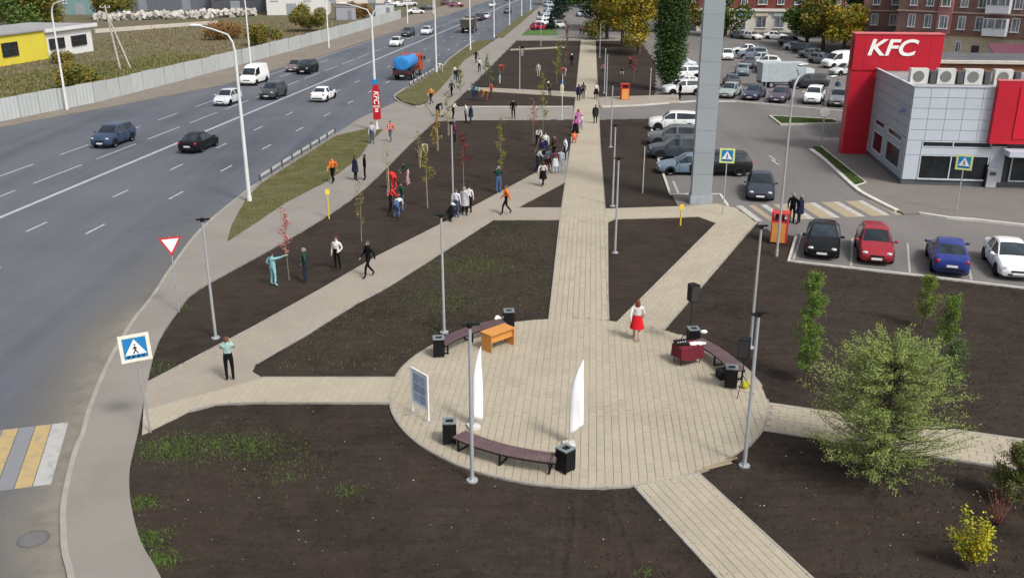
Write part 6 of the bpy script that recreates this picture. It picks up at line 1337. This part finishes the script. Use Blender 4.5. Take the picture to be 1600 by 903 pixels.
btree([(49.23, 152.20)][0], 11, 5.0, 7000, .23, L_OLV, 'olive yellow tree above the slanted row of cars', 31)
btree([(51.26, 148.24)][0], 7.5, 4.4, 7000, .20, L_YEL, 'low golden tree behind the white minibus', 32)
btree([(58.29, 158.54)][0], 14, 6.5, 8000, .26, L_DARK, 'big dark tree behind the red tower', 33)
btree([(61.77, 175.54)][0], 14, 7, 7000, .28, L_DARK, 'dark tree far behind the golden one', 34)
btree([(57.37, 178.26)][0], 13, 6, 6000, .28, L_DARK, 'dark green tree behind the olive yellow one', 35)
for i, (px, h, w, lm, lab) in enumerate((([(-96.88, 186.93)][0], 9, 8, L_MID, 'spreading green tree behind the yellow building'), ([(-93.77, 190.01)][0], 7, 7, L_OLV, 'olive tree behind the grey roof'), ([(-93.65, 227.22)][0], 6, 6, L_OLV, 'olive bush beyond the rubble bank'), ([(-50.01, 251.69)][0], 9, 4.5, L_DARK, 'dark conifer beside the white hall'), ([(-95.84, 275.33)][0], 8, 6, L_MID, 'green tree beside the long grey shed'))):
    btree(px, h, w, 5500, .26, lm, lab, 50 + i)
def bush(px, h, w, n, size, lm, lab, seed, grp='bushes along the fence'):
    r_ = random.Random(seed); t = empty('bush', (px[0], px[1], 0)); m = MB()
    for k in range(7): a = r_.uniform(0, 6.28); m.path([(0, 0, 0), (w * .2 * math.cos(a), w * .2 * math.sin(a), h * .4), (w * .4 * math.cos(a), w * .4 * math.sin(a), h * .8)], [.05, .035, .015], 5)
    m.build('stems', BARK, t); c = MB(); leafcloud(c, rb(r_, 9, w * .4, h * .25, h * .75, w * .18, w * .34), n, size, r_); c.build('foliage', lm, t); return tag(t, lab, 'bush', grp)
bush([(-49.87, 109.84)][0], 2.9, 4.6, 5000, .13, L_OLV, 'golden green bush hanging over the fence beside a mast', 61); bush([(-42.32, 163.06)][0], 3.6, 5.2, 4500, .17, L_OLV, 'round olive bush just behind the fence', 62)
bush([(-39.90, 190.01)][0], 5.6, 6.2, 5500, .19, L_OLV, 'large olive bush behind the fence near the white hall', 63); bush([(-36.51, 231.73)][0], 4, 5.5, 4000, .2, L_RUST, 'rusty autumn bush near the fence end', 64)
bush([(-64.11, 135.81)][0], 1.6, 3.4, 2500, .12, L_OLV, 'low bush in front of the white wall', 65); bush([(-51.68, 172.90)][0], 2.6, 6, 3500, .16, L_RUST, 'dry brown thicket behind the utility pole', 66)
# spruces
def conifer(pos, h, w, label, lm, seed, n=2600, size=.2, z=0):
    r_ = random.Random(seed); t = empty('spruce_tree', (pos[0], pos[1], z)); MB().tube((0, 0, -.1), (0, 0, h), .14, .02, 8).build('trunk', BARK, t); c = MB()
    for _ in range(n):
        u = r_.random() ** .7; zz = h * (.06 + .94 * (1 - u)); R_ = w * .5 * u * (1 + .25 * math.sin(zz * 7)); a = r_.uniform(0, 6.28); q = R_ * r_.uniform(.35, 1.08); leaf(c, Vector((q * math.cos(a), q * math.sin(a), zz - .12 * q)), size * r_.uniform(.6, 1.2), r_)
    c.build('crown', lm, t); return tag(t, label, 'tree', 'dark spruces by the service lane')
conifer([(10.44, 222.87)][0], 7, 3.6, 'dark pointed spruce beside the white sedan', L_SPRUCE, 71); conifer([(7.87, 194.81)][0], 3.6, 2.2, 'small dark spruce on the green strip', L_SPRUCE, 72, 1800, .15); conifer([(13.25, 251.69)][0], 8, 4, 'dark spruce at the head of the service lane', L_SPRUCE, 73)
slab('lawn_island', [(2.01, 178.43), (2.77, 190.29), (8.78, 195.14), (8.52, 178.43)], 0, .11, mat('lawn_green', (.06, .13, .025), .95, 0, .3, 1.2))
# trees closing the service lane
for i, (px, lab) in enumerate((([(15.16, 288.86)][0], 'dark tree behind the dark spruce at the service lane end'), ([(18.84, 296.12)][0], 'green tree closing the far service lane'), ([(22.14, 296.12)][0], 'olive tree closing the far service lane beside a beige SUV'), ([(23.87, 275.33)][0], 'dark tree beside the beige SUV'))):
    btree(px, 10, 8, 3500, .4, (L_DARK, L_MID, L_OLV, L_DARK)[i], lab, 80 + i, low=.08)
# saplings with stakes
SAP = 'newly planted saplings'
STK = mat('sapling_stem', (.26, .21, .15), .85)
def sapling(pos, h, n, lm, label, seed, crown=(.35, .95), spread=.45, size=.055, stake=False, stem=.022, upright=.6):
    r_ = random.Random(seed); t = empty('sapling', (pos[0], pos[1], .06)); m = MB(); m.path([(0, 0, -.05), (r_.uniform(-.05, .05), 0, h * .5), (r_.uniform(-.08, .08), 0, h)], [stem, stem * .8, stem * .3], 7); pts = []
    for k in range(14):
        u = crown[0] + (crown[1] - crown[0]) * k / 13; a = r_.uniform(0, 6.28); L = spread * (1 - .6 * (u - crown[0]) / (1 - crown[0])) * r_.uniform(.6, 1.1); p0 = Vector((0, 0, h * u)); p1 = p0 + Vector((L * math.cos(a), L * math.sin(a), L * upright * 1.4)); m.path([p0, p1], [stem * .4, stem * .15], 4); pts.append((p0, p1))
    m.build('stem', STK, t, True); c = MB()
    for _ in range(n):
        p0, p1 = r_.choice(pts); p = p0.lerp(p1, r_.uniform(.25, 1.1)) + Vector((r_.gauss(0, .07), r_.gauss(0, .07), r_.gauss(0, .07))); leaf(c, p, size * r_.uniform(.6, 1.3), r_)
    c.build('leaves', lm, t)
    if stake: MB().tube((.08, .05, -.05), (.08, .05, h * .55), .025, n=7).build('stake', mat('pale_wood', (.5, .4, .26), .7), t)
    return tag(t, label, 'sapling', SAP)
LY = leafmat('leaf_yellow_green', (.12, .13, .02), (.26, .22, .04)); LRD = leafmat('leaf_deep_red', (.10, .015, .02), (.20, .03, .035))
sapling([(-10.64, 42.13)][0], 3.3, 260, L_PINK, 'pink leaved sapling being planted by two people', 1, (.4, 1), .42, .06)
sapling([(-8.12, 48.30)][0], 3.4, 150, LY, 'bare thin sapling with a few yellow leaves near the white jacket', 2, (.3, .95), .4, .05)
sapling([(-5.16, 55.41)][0], 3.7, 420, LY, 'yellow green sapling with a pale stem in the middle of the bed', 3, (.4, 1), .5, .055, stem=.04)
sapling([(-3.13, 59.45)][0], 3.7, 420, LRD, 'dark red sapling behind a lamp post', 4, (.45, 1), .55, .06)
sapling([(-0.78, 62.15)][0], 4.2, 420, LY, 'slim green sapling beside the person in jeans', 5, (.25, 1), .4, .055)
sapling([(-5.89, 72.78)][0], 3.0, 420, leafmat('leaf_gold', (.3, .17, .02), (.42, .28, .04)), 'golden sapling near the pavement corner', 6, (.2, 1), .5, .06, True)
sapling([(-6.73, 66.76)][0], 2.6, 120, LY, 'thin staked sapling beside the bending yellow trousers', 7, (.4, 1), .35, .05, True)
sapling([(-8.10, 59.45)][0], 3.2, 80, LY, 'thin leafless sapling beside the red jacket', 8, (.5, 1), .35, .05, True)
sapling([(2.59, 78.44)][0], 5.2, 420, LY, 'tall thin sapling behind the planting group', 9, (.3, 1), .55, .07)
sapling([(-5.45, 79.31)][0], 3.6, 260, LY, 'olive sapling at the corner of the crossing road', 10, (.3, 1), .5, .06, True)
sapling([(1.74, 76.46)][0], 3.4, 220, L_RED, 'small red sapling left of the planting group', 11, (.4, 1), .45, .06)
sapling([(5.34, 113.16)][0], 4.6, 420, LY, 'yellow green sapling beside the far main walk', 12, (.2, 1), .6, .09)
sapling([(7.51, 133.47)][0], 5.5, 420, leafmat('leaf_brown', (.10, .05, .03), (.18, .09, .05)), 'brown columnar sapling in the far bed', 13, (.15, 1), .55, .1)
sapling([(6.08, 120.53)][0], 4.0, 300, L_MID, 'dark green sapling in the far bed', 14, (.2, 1), .5, .09)
sapling([(-2.57, 108.71)][0], 2.6, 300, L_MID, 'low green sapling at the far bed corner', 15, (.2, 1), .6, .08)
sapling([(-5.56, 102.63)][0], 2.6, 260, LY, 'yellowish sapling between pavement and small far bed', 16, (.2, 1), .6, .08)
sapling([(14.65, 114.33)][0], 3.0, 240, L_RED, 'reddish sapling in the bed before the poplar', 17, (.3, 1), .5, .08)
sapling([(-3.24, 120.53)][0], 2.4, 200, L_MID, 'dull green sapling beside the far pavement', 18, (.2, 1), .5, .08)
# young pines, larch, maple on the right
def needles(mb, p0, p1, n, L, r_, spread=.05, wd=.2):
    d = (p1 - p0).normalized()
    for _ in range(n):
        p = p0.lerp(p1, r_.random() ** .7) + Vector((r_.gauss(0, spread), r_.gauss(0, spread), r_.gauss(0, spread))); v = (d * .8 + Vector((r_.gauss(0, .8), r_.gauss(0, .8), r_.gauss(0, .8) + .2))).normalized() * L * r_.uniform(.6, 1.2); s = v.cross(Vector((r_.uniform(-1, 1), r_.uniform(-1, 1), r_.uniform(-1, 1)))).normalized() * L * wd
        mb.add([p - s, p + v, p + s], [(0, 1, 2)])
def pine(pos, h, w, nb, nn, lm, label, seed, base=.18, L=.12, up=.7, name='young_pine', top=.35, stem=.035, grp='young conifers on the right beds', bend=0., spread=.05, rings=False, wd=.2, dome=False):
    r_ = random.Random(seed); t = empty(name, (pos[0], pos[1], .07)); m = MB(); m.path([(0, 0, -.06), (bend * .4, 0, h * .5), (bend, 0, h * .97)], [stem, stem * .7, stem * .2], 8); c = MB()
    for k in range(nb):
        u = base + (1 - base) * (k + r_.random()) / nb; prof = math.sin(min(1, (u - base + .12) / .35) * 1.57) * (1 - (u - base) / (1 - base) * (1 - top)); a = r_.uniform(0, 6.28); prof = math.sqrt(max(.05, 1 - ((u - .33) / .72) ** 2)) if dome else prof; Ln = w * .5 * prof * (r_.uniform(.45, 1.0) if r_.random() < .8 else r_.uniform(1.0, 1.22)); p0 = Vector((bend * u * u, 0, h * u)); p1 = p0 + Vector((Ln * math.cos(a), Ln * math.sin(a), Ln * up * r_.uniform(.6, 1.3)))
        pm = p0.lerp(p1, .55) - Vector((0, 0, Ln * .06)); m.path([p0, pm, p1], [stem * .35, stem * .2, stem * .08], 4); needles(c, p0.lerp(p1, .18), p1, nn, L, r_, spread, wd)
    needles(c, Vector((bend * .8, 0, h * .88)), Vector((bend, 0, h * 1.02)), nn * 2, L, r_, .04)
    m.build('trunk', BARK, t, True); c.build('needles', lm, t)
    if rings: MB().tube((0, 0, -.04), (0, 0, .05), .42, .30, 14).build('root_mound', M_SOIL, t)
    return tag(t, label, 'tree', grp)
L_PINE = leafmat('needle_bright', (.06, .13, .02), (.19, .28, .055)); L_PINE2 = leafmat('needle_yellowish', (.10, .15, .025), (.23, .28, .06)); L_LARCH = leafmat('needle_larch', (.15, .20, .05), (.34, .40, .13), (.20, .27, .075))
pine([(10.63, 30.78)][0], 4.1, 1.15, 74, 110, L_PINE, 'tall narrow bright green pine left of the larch bush', 1, .12, .085, .7, top=.55, spread=.06)
pine([(17.11, 36.06)][0], 2.2, 1.3, 44, 100, L_PINE2, 'small yellow green pine in the bed near the white kerb', 2, .2, .075, spread=.06)
pine([(16.46, 32.82)][0], 2.5, 1.3, 48, 100, L_PINE, 'small leaning pine between two others', 3, .25, .075, bend=.12, spread=.06)
pine([(15.47, 29.84)][0], 1.95, 1.3, 46, 100, leafmat('needle_blue', (.055, .10, .035), (.14, .19, .07)), 'small bluish pine nearest the right path', 4, .15, .075, spread=.06)
pine([(10.97, 24.34)][0], 4.1, 4.5, 330, 150, L_LARCH, 'broad airy larch bush with pale green needles beside the right path', 5, .02, .068, .42, 'larch_tree', .30, .06, spread=.065, wd=.2, dome=True)
pine([(14.19, 22.93)][0], 1.75, 1.5, 70, 120, leafmat('needle_olive', (.07, .09, .025), (.15, .16, .05)), 'olive green young pine at the path edge beyond the yellow maple', 6, .08, .08, spread=.06)
r_ = random.Random(9); mp = empty('maple_sapling', (*[(11.59, 19.86)][0], .07)); m = MB(); c = MB()
for k in range(16):
    a = r_.uniform(0, 6.28); L = r_.uniform(.2, .62); p1 = Vector((L * math.cos(a), L * math.sin(a) * .8, r_.uniform(.7, 1.75))); m.path([(0, 0, .1), p1 * .5 + Vector((0, 0, .12)), p1], [.014, .01, .004], 5)
    for _ in range(150): leaf(c, p1 * r_.uniform(.45, 1.05) + Vector((r_.gauss(0, .08), r_.gauss(0, .08), r_.gauss(0, .08))), .034 * r_.uniform(.6, 1.4), r_)
m.path([(0, 0, -.05), (0, 0, .4)], [.025, .02], 6); m.build('stem', BARK, mp, True); c.build('leaves', leafmat('leaf_bright_yellow', (.18, .24, .02), (.60, .44, .02), (.16, .27, .03)), mp); tag(mp, 'bright yellow green maple sapling in the lower right bed', 'sapling')
r_ = random.Random(19); tw = empty('twig_shrub', (*[(13.29, 21.83)][0], .07)); m = MB(); c = MB()
for k in range(26): a = r_.uniform(0, 6.28); L = r_.uniform(.2, .7); p1 = Vector((L * math.cos(a), L * math.sin(a), r_.uniform(.5, 1.2))); m.path([(0, 0, 0), p1], [.009, .003], 4); [leaf(c, p1 * r_.uniform(.6, 1.02), .03, r_) for _ in range(3)]
m.build('twigs', mat('red_twig', (.14, .05, .04), .8), tw); c.build('leaves', L_RUST, tw); tag(tw, 'sparse reddish twig shrub between the maple and a young pine', 'shrub')
# grass, weeds and stones: uncountable stuff
def blades(name, pts, hmin, hmax, lm, seed, w=.018, z=.1, tilt=.5):
    r_ = random.Random(seed); m = MB()
    for x, y in pts:
        h = r_.uniform(hmin, hmax); a = r_.uniform(0, 6.28); b = r_.uniform(0, 6.28); dx, dy = w * math.cos(a), w * math.sin(a); m.add([(x - dx, y - dy, z), (x + dx, y + dy, z), (x + tilt * h * math.cos(b), y + tilt * h * math.sin(b), z + h)], [(0, 1, 2)])
    o = m.build(name, lm); o['kind'] = 'stuff'; return o
L_GRASS = leafmat('grass_blade', (.075, .095, .025), (.15, .15, .05), (.20, .165, .08)); L_WEED = leafmat('weed_blade', (.04, .085, .015), (.10, .16, .03)); L_DRY = leafmat('dry_grass', (.17, .13, .06), (.32, .24, .13), (.11, .12, .04))
r_ = random.Random(31)
blades('verge_grass', sample_in(G1, 26000, r_) + sample_in(G2, 16000, r_), .03, .09, L_GRASS, 1, .016, .14)
blades('island_grass', sample_in([(24.03, 74.07), (24.59, 74.07), (23.94, 62.13), (22.92, 61.20)], 5000, r_) + sample_in([(24.77, 88.95), (29.78, 87.15), (29.80, 85.76), (24.66, 85.42)], 5000, r_), .03, .10, leafmat('lawn_blade', (.03, .07, .012), (.08, .14, .03)), 2, .02, .12)
def patch(cx, n, s, sx=1.): return [(cx[0] + r_.gauss(0, s * sx), cx[1] + r_.gauss(0, s)) for _ in range(n)]
wd = []
for px, n, s in (([(-10.86, 26.03)][0], 1500, .45), ([(-9.55, 26.23)][0], 1100, .6), ([(-8.33, 26.23)][0], 800, .5), ([(-7.77, 26.03)][0], 400, .4), ([(-10.52, 22.93)][0], 500, .22), ([(-9.75, 21.23)][0], 900, .26), ([(-9.14, 20.26)][0], 900, .25), ([(-4.73, 23.50)][0], 260, .25), ([(-6.87, 24.31)][0], 350, .5), ([(-6.93, 25.43)][0], 300, .5), ([(3.36, 19.73)][0], 120, .12), ([(-14.47, 38.29)][0], 160, .2), ([(-13.48, 32.05)][0], 400, .4)): wd += patch(px, n, s, 1.3)
SWI = [p for p in wd if bool(inside(SOUTH, np.array([p[0]]), np.array([p[1]]))[0])]
blades('weeds', SWI, .02, .09, L_WEED, 3, .012, .07, .9)
BEDB = [(-9.08, 31.77), (-8.36, 35.24), (-6.82, 38.77), (-5.68, 41.13), (-3.36, 46.81), (-0.89, 52.52), (2.53, 52.52), (1.56, 37.83), (0.16, 37.08), (-3.27, 34.31), (-4.30, 31.77)]
blades('sparse_weeds', sample_in(BEDB, 9000, r_) + patch([(-2.08, 44.26)][0], 2600, .8, 1.4) + patch([(-3.16, 39.25)][0], 1500, .9), .02, .08, leafmat('thin_weed', (.06, .095, .02), (.12, .15, .045)), 4, .012, .07, .8)
WASTE = [R(5, -60), R(28, -23.5), R(43, -20.5), R(60, -19), R(84, -18.5), R(115, -18), R(160, -18.5), R(160, -60)]
blades('waste_grass', sample_in(WASTE, 30000, r_), .1, .35, L_DRY, 5, .06, -.03, .8)
BELT = [R(40, -21.5), R(60, -20), R(90, -20), R(90, -34), R(70, -40), R(45, -45), R(25, -50), R(20, -34)]
blades('waste_grass', sample_in(BELT, 16000, r_), .12, .45, leafmat('green_waste', (.06, .09, .02), (.14, .16, .04), (.20, .16, .06)), 6, .07, -.03, .6)
def stones(name, pts, s0, s1, m_, seed, z=.08):
    q = random.Random(seed); m = MB()
    for x, y in pts:
        s = q.uniform(s0, s1); o = [(1, 0, 0), (0, 1, 0), (-1, 0, 0), (0, -1, 0), (0, 0, .8), (0, 0, -.6)]; vs = [(x + a * s * q.uniform(.6, 1.3), y + b * s * q.uniform(.6, 1.3), z + c * s * q.uniform(.6, 1.2)) for a, b, c in o]
        m.add(vs, [(0, 1, 4), (1, 2, 4), (2, 3, 4), (3, 0, 4), (1, 0, 5), (2, 1, 5), (3, 2, 5), (0, 3, 5)])
    o = m.build(name, m_); o['kind'] = 'stuff'
BEDH = [(-11.76, 26.44), (-10.79, 28.19), (-8.82, 28.90), (-4.30, 28.90), (-3.29, 26.65), (-1.15, 24.56), (1.86, 23.60), (3.54, 23.60), (5.11, 19.47), (5.58, 17.50), (-7.64, 17.50), (-10.46, 22.45)]; BEDG = [(8.29, 26.86), (15.36, 24.49), (19.22, 23.10), (15.28, 17.28), (9.02, 17.28), (5.75, 24.42)]; BEDF = [(13.69, 49.89), (14.20, 44.77), (23.62, 40.51), (16.69, 27.07), (8.98, 29.54), (6.63, 35.85)]
stones('soil_clods', sample_in(BEDH, 4500, r_) + sample_in(BEDG, 3000, r_) + sample_in(BEDF, 3500, r_) + sample_in(BEDB, 2000, r_), .012, .045, M_SOIL, 1, .075)
crumbs = []
for line in (W_LOW[1:4], [W_LOW[6], W_LOW[4]], [W_MAIN_N[0], W_MAIN_N[1]], [W_MAIN_N[3], (W_MAIN_N[2])], [W_DR[1], W_DR[3]], [W_DR[0], W_DR[6]], W_DIAG[1:9], W_DIAG[10:16], W_LEFT[5:9], [W_RIGHT[1], W_RIGHT[4]], [W_RIGHT[8], W_RIGHT[5]]):
    for i in range(len(line) - 1):
        a, b = Vector(line[i]), Vector(line[i + 1])
        for _ in range(int((b - a).length * 11)): p = a.lerp(b, r_.random()); crumbs.append((p.x + r_.gauss(0, .14), p.y + r_.gauss(0, .14)))
for _ in range(420):
    a = r_.uniform(0, 6.283)
    if not (-1.05 < math.atan2(math.sin(a), math.cos(a)) < -.7): crumbs.append((PC.x + (PRAD + r_.gauss(0, .09)) * math.cos(a), PC.y + (PRAD + r_.gauss(0, .09)) * math.sin(a)))
stones('soil_crumbs', crumbs, .005, .022, M_SOIL, 4, .13)
stones('pale_stones', sample_in(BEDH, 60, r_) + sample_in(BEDG, 40, r_) + sample_in(BEDF, 25, r_), .012, .03, mat('pale_stone', (.42, .38, .33), .9), 2, .10)
stones('fallen_leaves', sample_in(BEDH, 160, r_) + sample_in(BEDG, 120, r_), .01, .022, mat('fallen_leaf', (.25, .18, .06), .9), 3, .105)
